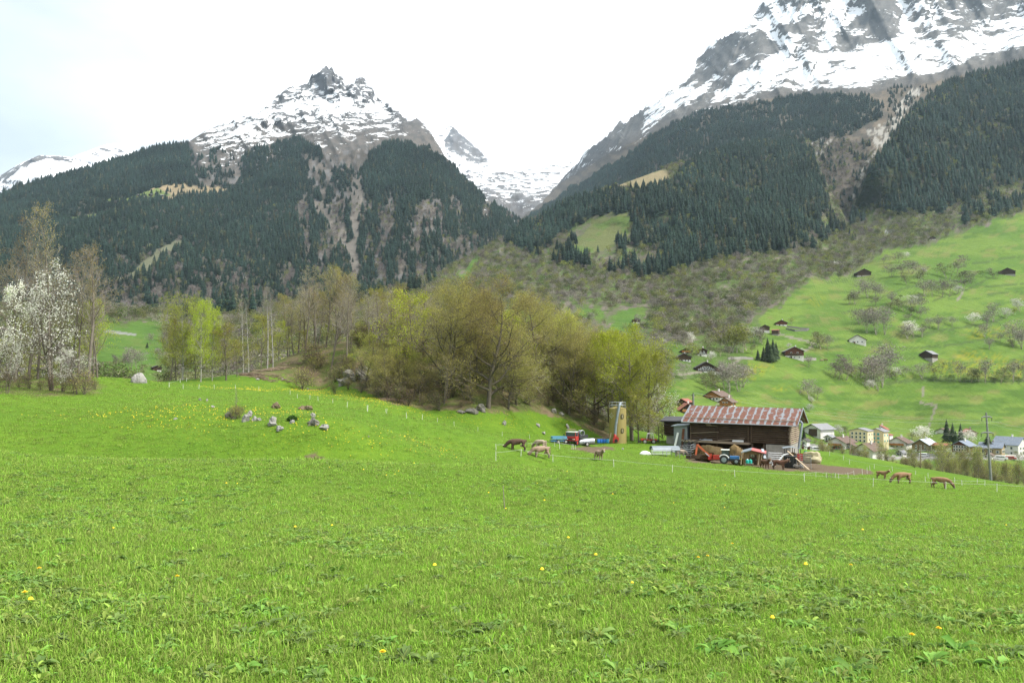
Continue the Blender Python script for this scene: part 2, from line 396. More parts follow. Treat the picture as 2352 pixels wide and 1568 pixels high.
def relV(X,Y,Z,vx,vy):
    s=sst(300,1500,Y)
    return s*((fbm(X/160,Z/160+Y/400,4,31)-.5)*90+(ridged(X/300+3,Y/500,3,8)-.5)*60*sst(700,1500,Y))+ (fbm(X/40,Y/40,3,77)-.5)*6*sst(250,400,Y)
SV=Sheet('valley_slopes',np.arange(-700,2950,5.),botV,topV,230,cV,relV,(6,45.),90.)
# ---------------- left mountain
topG=pl([(-900,520),(-100,462),(0,445),(30,430),(100,412),(200,387),(300,358),(330,346),(385,331),(425,331),(470,302),(520,281),(575,262),(620,240),(640,217),(665,201),(690,196),(706,190),(722,170),(738,156),(750,152),(764,160),(775,176),(790,184),(803,196),(815,190),(828,177),(838,181),(850,197),(864,222),(885,238),(905,250),(940,279),(957,274),(973,284),(1000,320),(1020,355),(1060,402),(1110,452),(1150,480),(1200,512),(1260,560),(1500,700)])
botG=pl([(-900,800),(400,790),(900,760),(1100,690),(1260,640),(1500,760)])
cG=[(0,720,1150),(500,740,1150),(900,720,1350),(1150,600,1900),(1250,620,1900),(0,560,1700),(300,500,1950),(700,500,2050),(700,620,1550),(1000,560,1750),(1000,450,2150),(1150,500,2250),(0,445,2650),(200,385,2850),(425,330,3050),(620,240,3350),(750,152,3700),(840,180,3600),(870,225,3450),(1000,320,3000),(1100,450,2650),(1200,512,2500),(-800,700,1200),(-800,520,2600),(700,340,2900),(900,340,2700),(450,420,2500),(1500,740,1900)]
def relG(X,Y,Z,vx,vy):
    s=sst(40,500,Z);h=sst(300,900,Z);A=X/Y*3000
    return s*((ridged(X/420,Z/1500+2,4,51)-.5)*-260+(fbm(X/130,Z/260,4,52)-.5)*130)+h*((ridged((A*.95+Z*.25)/95,(Z*.9-A*.3)/260,3,56)-.5)*-140)+sst(1080,1220,Z)*(ridged(A/55,Z/160,2,57)-.5)*-190
SG=Sheet('forest_mountain',np.concatenate([np.arange(-900,-60,12.),np.arange(-60,1280,3.),np.arange(1280,1500,10.)]),botG,topG,230,cG,relG,(6,60.),100.,lambda x:np.interp(x,[420,600,690,720,880,960,1010,1040],[0,2,3,9,9,4,3,0]))
# ---------------- right snow mountain
topE=pl([(1100,560),(1240,470),(1300,400),(1330,372),(1342,350),(1360,340),(1380,325),(1400,305),(1415,287),(1424,276),(1432,284),(1441,280),(1470,254),(1510,231),(1540,208),(1560,195),(1573,172),(1580,165),(1592,150),(1606,135),(1620,120),(1630,98),(1640,92),(1660,91),(1672,82),(1685,70),(1700,60),(1716,48),(1735,28),(1748,10),(1760,-4),(1790,-30),(1850,-90),(1900,-160),(1980,-210),(2040,-190),(2120,-260),(2250,-230),(2350,-300),(2600,-260),(3000,-150)])
botE=pl([(1100,600),(1400,520),(1700,450),(1850,520),(1960,580),(2050,540),(2200,330),(2600,250),(3000,200)])
cE=[(1330,372,5100),(1425,278,4700),(1575,170,4400),(1755,5,4300),(1900,-150,4600),(2100,-250,4700),(2500,-260,4500),(1240,470,4600),(1100,560,3800),(1500,300,3500),(1800,220,3150),(2100,200,2850),(2352,145,2800),(1250,520,2800),(1500,400,2500),(1800,330,2350),(2050,300,2200),(1950,450,1850),(1960,560,1650),(2352,280,2600),(2900,150,2700),(2900,-150,4400),(1700,150,3800),(2000,100,3500),(2300,60,3500)]
def relE(X,Y,Z,vx,vy):
    s=sst(200,1200,Z);h=sst(850,1300,Z);A=X/Y*4200
    return s*((ridged(A/520+4,Z/1500,3,61)-.5)*-230+(fbm(A/150,Z/900,2,62)-.5)*90)+h*((ridged((A+Z*.30)/210,Z/1300,3,66)-.5)*-260+(ridged((A-Z*.25)/70,Z/420,2,68)-.5)*-80)
SE=Sheet('snow_mountain',np.concatenate([np.arange(1100,2460,3.),np.arange(2460,3000,12.)]),botE,topE,240,cE,relE,(6,80.),100.,lambda x:np.interp(x,[1330,1400,1800],[3,7,9]))
# ---------------- head of the valley, far back
topB=pl([(800,330),(960,300),(985,298),(1005,303),(1020,297),(1033,290),(1040,288),(1047,297),(1060,310),(1080,326),(1100,345),(1112,357),(1125,371),(1150,373),(1180,376),(1203,371),(1230,377),(1262,377),(1290,375),(1320,371),(1345,370),(1370,372),(1500,330)])
botB=pl([(800,500),(1100,520),(1200,560),(1250,560),(1500,500)])
cB=[(900,320,8200),(1040,288,8200),(1125,371,7600),(1230,377,8000),(1345,370,8000),(1200,480,5600),(1060,400,6900),(1150,450,6000),(1240,440,6200),(1500,430,6500),(800,480,6000),(1200,550,4600)]
relB=lambda X,Y,Z,vx,vy:(ridged(X/Y*7000/500,Z/600,3,71)-.5)*-420+(ridged(X/Y*7000/150,Z/260,2,72)-.5)*-170
SB=Sheet('glacier_head',np.arange(800,1500,2.5),botB,topB,100,cB,relB,(5,150.),80.,lambda x:3+0*x)
topH=pl([(-700,420),(-100,425),(0,404),(40,379),(70,365),(90,357),(130,358),(165,361),(185,353),(200,348),(225,338),(245,331),(262,329),(285,334),(300,337),(315,345),(325,352),(345,362),(500,420),(650,430)])
botH=pl([(-700,560),(650,560)])
cH=[(-600,420,6000),(0,404,6000),(90,357,6000),(165,361,6100),(262,329,7400),(600,430,7000),(-600,540,4600),(100,500,4600),(600,550,4600),(60,400,5500),(200,400,5900)]
relH=lambda X,Y,Z,vx,vy:(ridged(X/600,Z/400,4,81)-.5)*-400+(ridged(X/140,Z/120,3,82)-.5)*-150
SH=Sheet('snow_ridge',np.arange(-700,650,4.),botH,topH,80,cH,relH,(5,120.),80.)
# ---------------- cover
def lerp(a,b,m):return a*(1-m[...,None])+np.array(b)*m[...,None]
def nrm(s):
    P=s.P;du=np.gradient(P,axis=1);dv=np.gradient(P,axis=0);n=np.cross(du,dv);n/=np.linalg.norm(n,axis=-1,keepdims=True)+1e-9
    n*=np.sign(n[...,2:3]+1e-9);return n
# masks in measuring-grid coordinates ---------------------------------
MEADOWS=[[(1500,1100),(1515,930),(1545,885),(1600,868),(1690,868),(1722,826),(1700,802),(1752,796),(1745,738),(1790,706),(1828,668),(1868,642),(1960,626),(2005,592),(2090,562),(2150,556),(2232,522),(2360,484),(2700,360),(2950,300),(2950,1250),(1500,1250)],
 [(1408,756),(1424,718),(1470,706),(1488,730),(1436,764)],[(1310,736),(1335,710),(1385,712),(1396,728),(1345,746)],[(1035,648),(1085,604),(1100,590),(1108,604),(1052,652)],
 [(215,808),(238,746),(352,744),(372,790),(352,880),(228,880)],[(1120,735),(1170,712),(1260,735),(1200,770)]]
DRY=[[(1298,584),(1365,505),(1440,488),(1452,508),(1442,550),(1342,590)],[(1408,424),(1440,408),(1528,393),(1536,416),(1500,432),(1420,433)],[(1770,452),(1795,440),(1800,452)],[(2030,520),(2050,548),(2040,560),(2020,530)]]
CON=[[(1150,560),(1200,522),(1300,470),(1412,440),(1536,428),(1590,366),(1700,335),(1852,322),(1892,420),(1872,480),(1852,575),(1760,585),(1655,602),(1560,625),(1480,648),(1440,632),(1530,590),(1445,572),(1452,500),(1385,492),(1300,534),(1225,592),(1195,575)],
 [(1955,500),(1990,395),(2040,325),(2100,250),(2180,185),(2352,140),(2960,0),(2960,300),(2600,360),(2352,417),(2200,468),(2060,498),(1990,478)],
 [(700,715),(900,685),(1000,650),(960,680),(800,720)]]
CON_SPARSE=[[(400,715),(600,705),(600,735),(400,745)],[(1225,600),(1450,500),(1530,590),(1480,650),(1280,610)],[(1860,440),(1985,480),(1990,560),(1860,580)],[(2100,500),(2352,420),(2600,380),(2600,430),(2200,520)]]
GFOR=[(-900,470),(-200,455),(0,440),(200,380),(330,338),(425,325),(446,345),(452,395),(530,402),(565,352),(640,332),(690,316),(742,346),(736,382),(822,400),(842,370),(880,330),(930,330),(1010,356),(1060,398),(1110,450),(1200,508),(1280,600),(1280,800),(-900,820)]
GHOLE=[[(210,460),(300,452),(370,428),(400,425),(532,432),(520,445),(430,450),(382,461),(300,458),(230,469)],[(150,502),(240,488),(290,482),(230,497),(170,512)],[(716,458),(762,470),(792,530),(812,560),(832,612),(812,640),(795,582),(760,530),(728,490)],[(803,500),(812,395),(832,400),(832,470),(815,620)],[(288,640),(338,590),(408,548),(424,560),(352,612),(300,652)]]
GSP=[[(430,335),(560,350),(560,430),(450,430)],[(690,350),(830,400),(800,480),(720,440)]]
EFOR=[(1150,560),(1240,482),(1330,425),(1450,352),(1505,305),(1600,262),(1650,250),(1720,240),(1800,225),(1900,214),(1990,225),(2030,240),(2022,270),(1960,310),(1905,318),(1850,335),(1850,600),(1150,700)]
def any_in(x,y,polys,amp=7,sc=20,seed=3):
    m=np.zeros(np.shape(x),bool)
    for p in polys:m|=poly_wob(x,y,p,amp,sc,seed)
    return m
def m_meadow(x,y):return any_in(x,y,MEADOWS,15,26)
def m_dry(x,y):return any_in(x,y,DRY,11,18)
def m_con(x,y):return any_in(x,y,CON,9,22)
def d_conV(x,y):
    m=m_con(x,y).astype(float)*(.25+.75*sst(.36,.48,fbm(x/26,y/34,3,91)))
    m=np.maximum(m,any_in(x,y,CON_SPARSE,9,22)*(sst(.52,.6,fbm(x/22,y/22,3,92)))*.6)
    return m*~m_dry(x,y)*~m_meadow(x,y)
CLEAR=[[(1528,788),(1690,788),(1730,828),(1700,965),(1522,965)],[(1385,705),(1505,700),(1492,792),(1390,802)],[(1285,700),(1402,700),(1402,792),(1290,792)],[(1735,728),(1835,695),(1835,800),(1700,832),(1690,800)],[(225,740),(365,740),(400,905),(220,905)],[(1300,500),(1450,490),(1450,600),(1310,620)]]
def d_bareV(x,y):
    dec=~m_meadow(x,y)&~m_dry(x,y)
    dec=dec*(1-.9*any_in(x,y,[CLEAR[0],CLEAR[3],CLEAR[4]],8,18))*(1-.85*any_in(x,y,[CLEAR[1],CLEAR[2],CLEAR[5]],10,18))
    return dec*(1-.85*np.minimum(1,d_conV(x,y)*1.4))*(.35+.65*sst(.4,.55,fbm(x/20,y/16,3,93)))
def gspot(x,y):
    z=sst(.47,.58,fbm(x/16+3,y/40,4,95));lo=sst(640,700,x)*sst(420,470,y)+.8*sst(560,640,y)
    return np.clip(z*(.25+.75*np.clip(lo,0,1)),0,1)
def d_conG(x,y):
    m=poly_wob(x,y,GFOR,9,20).astype(float)
    for h in GHOLE:m*=1-poly_wob(x,y,h,5,14)*.95
    sp=any_in(x,y,GSP,9,20)
    m=np.where(sp,np.maximum(m,.6)*sst(.45,.6,fbm(x/14,y/14,3,96))*.5,m)
    return m*(1-.9*gspot(x,y))*(1-.55*sst(610,690,y)*(x<560))
def d_conE(x,y):
    m=poly_wob(x,y,EFOR,8,18).astype(float);f=fbm(x/30,y/18,3,97)
    return m*(.35+.65*sst(.38,.5,f))+ .12*((y>200)&(y<330)&(x>2040)&(x<2200))+.14*((y>330)&(y<540)&(x>1880)&(x<2000))
def paint_sheets():
    # valley
    x,y=SV.vx,SV.vy
    n=fbm(x/30,y/14,4,40);n2=fbm(x/9,y/5,3,41)
    c=np.zeros(x.shape+(3,))+np.array((.115,.115,.07))
    c=lerp(c,(.16,.14,.11),sst(.47,.62,n));c=lerp(c,(.085,.135,.03),sst(.42,.56,n2)*.85);c=lerp(c,(.075,.14,.02),any_in(x,y,[CLEAR[0],CLEAR[3],CLEAR[4]],12,20)*(y<980)*.7)
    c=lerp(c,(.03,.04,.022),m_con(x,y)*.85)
    g=lerp(np.zeros(x.shape+(3,))+np.array((.090,.160,.026)),(.125,.195,.034),sst(.38,.62,fbm(x/90,y/26,4,42)))
    g=lerp(g,(.065,.125,.022),sst(.54,.68,fbm(x/60+9,y/7,5,43))*.75)
    g=lerp(g,(.17,.17,.055),sst(.60,.72,fbm(x/40+5,y/12,4,44))*.6)
    fl=0*x
    for p in [[(1700,830),(1790,838),(1740,868),(1680,880)],[(2120,850),(2220,800),(2300,815),(2352,830),(2352,870),(2180,865)],[(1760,885),(1830,890),(1790,905)],[(1640,915),(1720,925),(1700,935)],[(1840,690),(1900,680),(1880,705)],[(2200,760),(2330,745),(2352,770),(2230,780)]]:
        fl=np.maximum(fl,poly_wob(x,y,p,8,18))
    g=lerp(g,(.30,.27,.012),blur(fl,3)*sst(.40,.68,fbm(x/5,y/2.,4,45))*.45)
    g=lerp(g,(.065,.135,.024),((x<500)|((y<780)&(x<1500)))*.6)
    c=np.where(m_meadow(x,y)[...,None],g,c)
    dr=np.zeros(x.shape+(3,))+np.array((.125,.14,.05));dr=lerp(dr,(.24,.20,.11),((y<440)*1.0))
    c=np.where(m_dry(x,y)[...,None],lerp(dr,(.10,.15,.035),sst(.5,.6,n)*((y>440)*1.)),c)
    # little torrent beds, stony lanes, grassy terrace banks and field paths
    def line(pts,w):
        m=np.zeros(x.shape,bool)
        for (a,b),(a2,b2) in zip(pts[:-1],pts[1:]):
            L=math.hypot(a2-a,b2-b);u=np.clip(((x-a)*(a2-a)+(y-b)*(b2-b))/L**2,0,1)
            m|=np.hypot(x-a-u*(a2-a),(y-b-u*(b2-b)))<w*(.6+.8*vn(x/5,y/5,12))
        return m
    q=lambda *P:[(1898.75+a*.1953,581.9+b*.1953) for a,b in P]
    for P,w in [(((0,350),(180,320),(360,292),(560,298)),2.2),(((640,520),(800,450),(960,392),(1080,372)),2),(((1250,560),(1480,490),(1640,430),(1900,300)),2),(((990,1000),(1200,935),(1450,890),(1880,825),(2080,760)),3),(((700,1000),(850,968),(1000,962)),1.6),(((860,1112),(1200,1100),(1600,1060),(1900,1000)),1.8),(((700,1530),(1000,1490),(1400,1482),(1900,1500),(2400,1500)),4.5),(((840,1230),(1050,1240)),1.6),(((1900,480),(2320,460)),1.8),(((1880,390),(2320,365)),1.8),(((1500,170),(1800,110),(2320,20)),1.8),(((200,700),(390,690)),2.5),(((0,1130),(250,1060),(750,1035)),2)]:
        lm=line(q(*P),w);c=lerp(c,(.062,.095,.03),lm*.75)
    c=lerp(c,(.30,.29,.27),line([(1590,735),(1545,775),(1500,790)],3)*(fbm(x/6,y/6,2,13)>.47))
    c=lerp(c,(.32,.32,.32),line([(2035,525),(2048,541),(2060,548)],4)*(fbm(x/5,y/5,2,14)>.45))
    c=lerp(c,(.20,.19,.14),line([(1790,768),(1850,782),(1872,790),(1850,806)],2.6)|line([(2122,890),(2116,925),(2150,930),(2130,990)],2.2)|line([(2200,690),(2212,670)],2)|line([(1660,925),(1600,945)],2)|line([(1560,860),(1660,850),(1700,825)],2.6))
    c=lerp(c,(.27,.26,.25),line([(1850,1042),(2000,1050),(2352,1052)],4.)|line([(1860,1022),(2100,1030),(2360,1042)],2.5))
    c=lerp(c,(.22,.23,.2),((line([(240,760),(310,768)],3))))
    SV.attrs={'cover':c,'snow':0*x-1,'haze0':0*x}
    # left mountain
    x,y=SG.vx,SG.vy;nz=nrm(SG)[...,2];n=fbm(x/14,y/20,4,47)
    c=np.zeros(x.shape+(3,))+np.array((.07,.064,.054))
    c=lerp(c,(.125,.108,.09),sst(.45,.6,n));c=lerp(c,(.13,.125,.12),sst(.58,.66,fbm(x/8,y/12,3,48)))
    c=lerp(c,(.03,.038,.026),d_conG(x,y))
    hole=any_in(x,y,GHOLE,5,14)&(y<475);c=lerp(c,(.25,.2,.12),hole*1.)
    c=lerp(c,(.13,.17,.055),(poly_wob(x,y,[(205,462),(300,452),(362,432),(395,448),(300,462),(220,470)],3,10)|poly_wob(x,y,GHOLE[1],4,10))*1.)
    hole=any_in(x,y,GHOLE[2:],5,14);c=lerp(c,(.145,.13,.11),hole*1.)
    c=lerp(c,(.11,.13,.06),poly_wob(x,y,GHOLE[4],5,14)*.6)
    line_=pl([(-900,200),(405,250),(432,385),(450,395),(560,396),(600,372),(680,345),(740,345),(800,340),(880,330),(960,318),(1000,345),(1030,368),(1100,470),(1300,600)])
    above=line_(x)-y
    s=sst(-45,110,above)*.51+sst(60,150,above)*.10-.25*(1-sst(-45,-5,above))
    s-=.16*sst(205,165,y)*1+.24*sst(240,195,y)*((x>690)&(x<880));s-=.22*sst(470,430,x)+.12*sst(560,440,x)
    s-=.25*poly_wob(x,y,[(620,240),(640,214),(668,198),(700,196),(690,225),(640,250)],4,12)
    s-=.45*sst(.72,.45,nz)*.5
    s-=.2*poly_wob(x,y,[(905,255),(960,272),(1010,350),(960,330),(930,290)],6,14)
    rock=lerp(np.zeros(x.shape+(3,))+np.array((.105,.107,.11)),(.115,.104,.092),sst(240,330,y));rock=lerp(rock,(.07,.07,.065),sst(.5,.65,fbm(x/9,y/5,4,49))*.7)
    c=np.where((above>-6)[...,None],rock,c)
    SG.attrs={'cover':c,'snow':np.where(above>-60,s,-1),'haze0':0*x}
    # right snow mountain
    x,y=SE.vx,SE.vy;nz=nrm(SE)[...,2]
    base=pl([(1100,560),(1200,500),(1240,452),(1330,395),(1400,352),(1500,306),(1600,268),(1700,238),(1800,222),(1900,214),(2000,216),(2060,200),(2100,196),(2160,185),(2352,140),(2600,90),(3000,60)])(x)
    above=base-y
    s=sst(-14,40,above)*.56+.08*sst(40,100,above)-.09*sst(150,40,y)-.5*(1-sst(-14,0,above))
    s-=.26*sst(.60,.36,nz)
    # bare rock bands and faces
    for p,a in [([(1915,120),(1950,60),(1990,20),(2010,-20),(2060,-40),(2070,40),(2060,90),(2020,112),(1960,112)],.30),([(1560,200),(1600,150),(1640,95),(1700,70),(1760,75),(1800,110),(1760,130),(1690,170),(1640,180)],.34),([(1790,60),(1900,40),(1880,110),(1830,130)],.22),([(2200,80),(2352,20),(2500,-100),(2200,-100),(2150,20),(2160,70)],.22),([(1330,372),(1420,270),(1480,250),(1470,300),(1390,350)],.35),([(2100,60),(2160,75),(2150,100),(2110,90)],.3),([(2060,185),(2100,178),(2352,110),(2352,150),(2160,190),(2060,215)],.33),([(1900,-300),(2100,-300),(2100,-60),(1900,-20)],.15),([(1480,300),(1600,220),(1700,160),(1660,210),(1540,290)],.28)]:
        s-=1.35*a*blur(poly_wob(x,y,p,16,26).astype(float),4)
    s+=.03*poly_wob(x,y,[(1780,150),(1900,120),(2080,120),(2352,60),(2352,100),(2200,150),(1950,190),(1800,200)],10,30)
    rock=lerp(np.zeros(x.shape+(3,))+np.array((.15,.145,.135)),(.10,.10,.095),sst(.45,.6,fbm(x/12,y/8,4,50)));rock=lerp(rock,(.075,.065,.055),sst(40,-20,above)*.8)
    c=lerp(np.zeros(x.shape+(3,))+np.array((.085,.075,.06)),(.14,.115,.085),sst(.45,.6,fbm(x/16,y/10,4,58)))
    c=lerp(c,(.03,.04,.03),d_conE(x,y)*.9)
    sc=any_in(x,y,[[(1838,332),(1870,316),(1912,318),(1884,370),(1888,402),(1908,432),(1880,400),(1868,360)],[(1988,302),(2075,258),(2080,285),(2030,340),(2000,372),(1972,440),(1955,462),(1948,442),(1984,380),(2008,332)],[(2050,250),(2100,200),(2120,210),(2070,270)]],5,12)
    c=lerp(c,(.30,.285,.25),sc*sst(.36,.54,fbm(x/5,y/7,3,59)))
    c=lerp(c,(.10,.085,.07),poly_wob(x,y,[(1888,402),(1930,330),(1985,330),(1950,470)],6,14)*.7)
    c=np.where((above>0)[...,None],rock,c)
    SE.attrs={'cover':c,'snow':np.where(above>-30,s,-1),'haze0':0*x}
    x,y=SB.vx,SB.vy;nz=nrm(SB)[...,2]
    s=.57-.4*poly_wob(x,y,[(1018,325),(1040,290),(1060,310),(1100,345),(1125,368),(1100,376),(1060,360),(1030,345)],6,12)-.35*sst(420,480,y)-.28*sst(.62,.4,nz)-.12*sst(385,400,y)
    SB.attrs={'cover':lerp(np.zeros(x.shape+(3,))+np.array((.14,.135,.13)),(.1,.09,.08),sst(.4,.6,fbm(x/9,y/7,3,60))),'snow':s,'haze0':0*x}
    x,y=SH.vx,SH.vy;nz=nrm(SH)[...,2]
    s=.75-.3*sst(.7,.4,nz)-.35*poly_wob(x,y,[(200,360),(215,345),(262,336),(290,350),(262,362)],4,10)-.5*poly_wob(x,y,[(-100,425),(0,402),(90,356),(170,362),(95,366),(40,392),(0,425),(-60,450)],4,12)
    SH.attrs={'cover':np.zeros(x.shape+(3,))+np.array((.12,.11,.10)),'snow':s,'haze0':0*x}
paint_sheets()
def terrain_mat(name,streak=(1,1,2.6),sc=.012,fine=1.0,rot=(0,0,0)):
    t=NT(name);oc=t.coord();c=t.attr('cover')
    n=t.noise(oc,.035*fine,6,.65);c2=t.mix(t.rng(n,.35,.68,0,.45),c,t.mix(1.0,c,(.55,.55,.55),'MULTIPLY'))
    c2=t.mix(t.rng(t.noise(oc,.16*fine,4,.6),.5,.75,0,.35),c2,t.mix(1.0,c,(1.45,1.4,1.3),'MULTIPLY'))
    m=t.map(oc,streak,rot);sn=t.noise(m,sc,9,.68,.5);sn2=t.noise(m,sc*4.5,6,.62)
    q=t.math('ADD',t.attr('snow','Fac'),t.math('ADD',t.rng(sn,.25,.75,-.62,.62,False),t.rng(sn2,.3,.7,-.2,.2,False)))
    f=t.rng(q,.38,.50,0,1)
    col=t.mix(f,c2,t.mix(t.rng(sn2,.3,.7,0,1),(.80,.82,.85),(.86,.87,.88)))
    nb=t.bump(t.math('ADD',n,sn),.5,6.)
    return t.bsdf(col,.95,0,nb,.1)
MT_g=terrain_mat('mountain_cover',(1,.6,2.0),.019)
MT_e=terrain_mat('high_mountain_cover',(.75,.5,1.1),.0135,1.0,(0,R(22),0))
MT_v=terrain_mat('valley_cover',(1,1,1),.02,3.)
SV.build(MT_v,SV.attrs);SG.build(MT_g,SG.attrs);SE.build(MT_e,SE.attrs);SB.build(MT_e,SB.attrs);SH.build(MT_e,SH.attrs)
# one great ground sheet below everything, out to the horizon
t=NT('far_ground');n=t.noise(t.coord(),.004,5)
M_far=t.bsdf(t.mix(n,(.05,.08,.02),(.09,.10,.05)),.95)
b=MB();S=9000
b.add([(-S,-S,-95),(S,-S,-95),(S,S,-95),(-S,S,-95)],[(0,1,2,3)]);b.build('ground',M_far,kind='structure')
# ============================================================ TREES
def leafmat(name,col,var=.35,transl=.35,hue=.03,rough=.7,stand=0):
    t=NT(name);r=t.rand();g=t.n('ShaderNodeNewGeometry').outputs['Random Per Island']
    c=t.mix(g,tuple(x*(1-var) for x in col),tuple(x*(1+var) for x in col))
    c=t.hsv(c,t.rng(r,0,1,.5-hue,.5+hue),t.rng(r,0,1,.92,1.06),t.rng(r,0,1,.70,1.32))
    if stand:
        s=t.noise(t.n('ShaderNodeObjectInfo').outputs['Location'],.006,4,.6);c=t.hsv(c,t.rng(s,.3,.7,.49,.515),1,t.rng(s,.32,.68,.68,1.4))
    return t.bsdf(c,rough,0,None,.15,transl)
def barkmat(name,col,spots=None,sc=3.,var=.3):
    t=NT(name);oc=t.coord();n=t.noise(t.map(oc,(1,1,.35)),sc,5,.65)
    c=t.mix(t.rng(n,.3,.7,0,1),tuple(x*(1-var) for x in col),tuple(x*(1+var) for x in col))
    if spots:
        m=t.noise(t.map(oc,(1,1,2.4)),sc*.9,3,.6);c=t.mix(t.rng(m,.56,.62,0,1),c,spots)
    return t.bsdf(c,.9,0,t.bump(n,.5,.05),.1)
M_needle=leafmat('needles',(.023,.043,.029),.5,.08,.03,.7,1);M_larch=leafmat('larch_twigs',(.085,.085,.045),.4,.15,.03)
M_needle2=leafmat('needles_near',(.035,.055,.024),.45,.1,.02)
M_fbark=barkmat('spruce_bark',(.09,.065,.05))
M_bark=barkmat('grey_bark',(.15,.13,.105));M_dbark=barkmat('dark_bark',(.11,.095,.075))
M_birch=barkmat('white_bark',(.30,.29,.26),(.06,.055,.05),1.6,.15)
M_twig=leafmat('twigs',(.25,.22,.165),.3,0,.01,.9);M_twigw=leafmat('twigs_pale',(.29,.265,.22),.3,0,.01,.9);M_twigd=leafmat('twigs_dark',(.13,.11,.085),.3,0,.01,.9)
L_olive=leafmat('leaf_olive',(.335,.305,.085),.35,.42);L_bronze=leafmat('leaf_bronze',(.275,.245,.08),.4,.42);L_gold=leafmat('leaf_golden',(.30,.235,.10),.4,.4);L_yg=leafmat('leaf_yellow_green',(.35,.41,.05),.35,.45,.012)
L_beech=leafmat('leaf_fresh',(.34,.39,.032),.3,.45,.015);L_green=leafmat('leaf_green',(.23,.28,.06),.35,.35,.02);L_white=leafmat('blossom',(.74,.73,.66),.16,.3,.005)
L_dead=leafmat('leaf_dead',(.20,.14,.09),.4,.2,.02);L_dgreen=leafmat('leaf_deep',(.06,.10,.02),.4,.3,.02)
def quads_at(C,size,g,flat=0.0,aspect=.6):
    "one little quad per centre, random orientation (flat -> nearer horizontal)"
    n=len(C);a=g.normal(size=(n,3));a[:,2]*=(1-flat);a/=np.linalg.norm(a,axis=1,keepdims=True)
    b=g.normal(size=(n,3));b[:,2]*=(1-flat);b-=a*(a*b).sum(1,keepdims=True);b/=np.linalg.norm(b,axis=1,keepdims=True)
    s=(size*(.6+.8*g.random(n)))[:,None];a=a*s*.5;b=b*s*.5*aspect
    V=np.stack([C-a,C-b*.9+a*.1,C+a,C+b],1).reshape(-1,3)
    return V,np.arange(n*4).reshape(-1,4)
def tubes(segs,sides):
    "segs (n,8): p0 p1 r0 r1 -> verts, quads"
    S=np.asarray(segs,float);p0,p1,r0,r1=S[:,:3],S[:,3:6],S[:,6:7],S[:,7:8]
    d=p1-p0;d/=np.linalg.norm(d,axis=1,keepdims=True)+1e-9
    ref=np.where(np.abs(d[:,2:3])>.9,np.array([[1.,0,0]]),np.array([[0,0,1.]]))
    x=np.cross(d,ref);x/=np.linalg.norm(x,axis=1,keepdims=True);y=np.cross(d,x)
    V=[]
    for k in range(sides):
        c,s=math.cos(2*math.pi*k/sides),math.sin(2*math.pi*k/sides);V.append(p0+(x*c+y*s)*r0)
    for k in range(sides):
        c,s=math.cos(2*math.pi*k/sides),math.sin(2*math.pi*k/sides);V.append(p1+(x*c+y*s)*r1)
    V=np.stack(V,1);n=len(S);o=np.arange(n)[:,None]*2*sides
    Q=[np.concatenate([o+k,o+(k+1)%sides,o+sides+(k+1)%sides,o+sides+k],1) for k in range(sides)]
    return V.reshape(-1,3),np.stack(Q,1).reshape(-1,4)
def rot_about(d,ang,az):
    u=d.orthogonal().normalized();w=d.cross(u)
    return (d*math.cos(ang)+(u*math.cos(az)+w*math.sin(az))*math.sin(ang)).normalized()
def grow(seed,H,r0,levels,spec,lean=0.05,stems=1):
    """spec per level: n children, start fraction, angle, length ratio, wander, upward pull, segments"""
    g=random.Random(seed);segs=[[] for _ in range(levels+1)];tips=[]
    def branch(p,d,L,r,lv):
        sp=spec[lv];ns=sp['seg'];q=p.copy();dirs=[];P=[q.copy()];rr=[r]
        for i in range(ns):
            d=(d+Vector((g.gauss(0,1),g.gauss(0,1),g.gauss(0,1)))*sp['wan']+Vector((0,0,sp['up']))).normalized()
            q=q+d*(L/ns);P.append(q.copy());dirs.append(d.copy());rr.append(max(r*(1-(i+1)/ns)**.8*.97+r*.04,.006))
            segs[lv].append((*P[-2],*P[-1],rr[-2],rr[-1]))
            if lv>=levels-1:tips.append((*P[-1],*d,lv))
        if lv<levels:
            n=sp['n'];n=max(1,int(n*g.uniform(.8,1.2)*(1 if lv==0 else min(1,.4+.6*L/spec[lv].get('ref',L)))))
            for k in range(n):
                f=sp['st']+(1-sp['st'])*((k+g.random())/n)**sp.get('pw',1);x=f*ns;i=min(int(x),ns-1);b=P[i].lerp(P[i+1],x-i)
                ll=L*sp['len']*sp['prof'](f)*g.uniform(.75,1.2)
                dd=rot_about(dirs[i],R(sp['ang'])*g.uniform(.7,1.25),(k*2.4+g.uniform(-.6,.6)))
                branch(b,dd,ll,max(min(rr[i]*.62,rr[i]*.9*(ll/L)**.6+.004),.008),lv+1)
    for s in range(stems):
        a=g.uniform(0,6.28);off=Vector((math.cos(a),math.sin(a),0))*(.0 if stems==1 else r0*g.uniform(1,3.5))
        d=Vector((g.gauss(0,1)*(lean+.09*(stems>1)),g.gauss(0,1)*(lean+.09*(stems>1)),1)).normalized()
        branch(off+Vector((0,0,-.25)),d,H*g.uniform(.82,1) if stems>1 else H,r0*(1 if stems==1 else g.uniform(.5,.85)),0)
    return segs,np.array(tips)
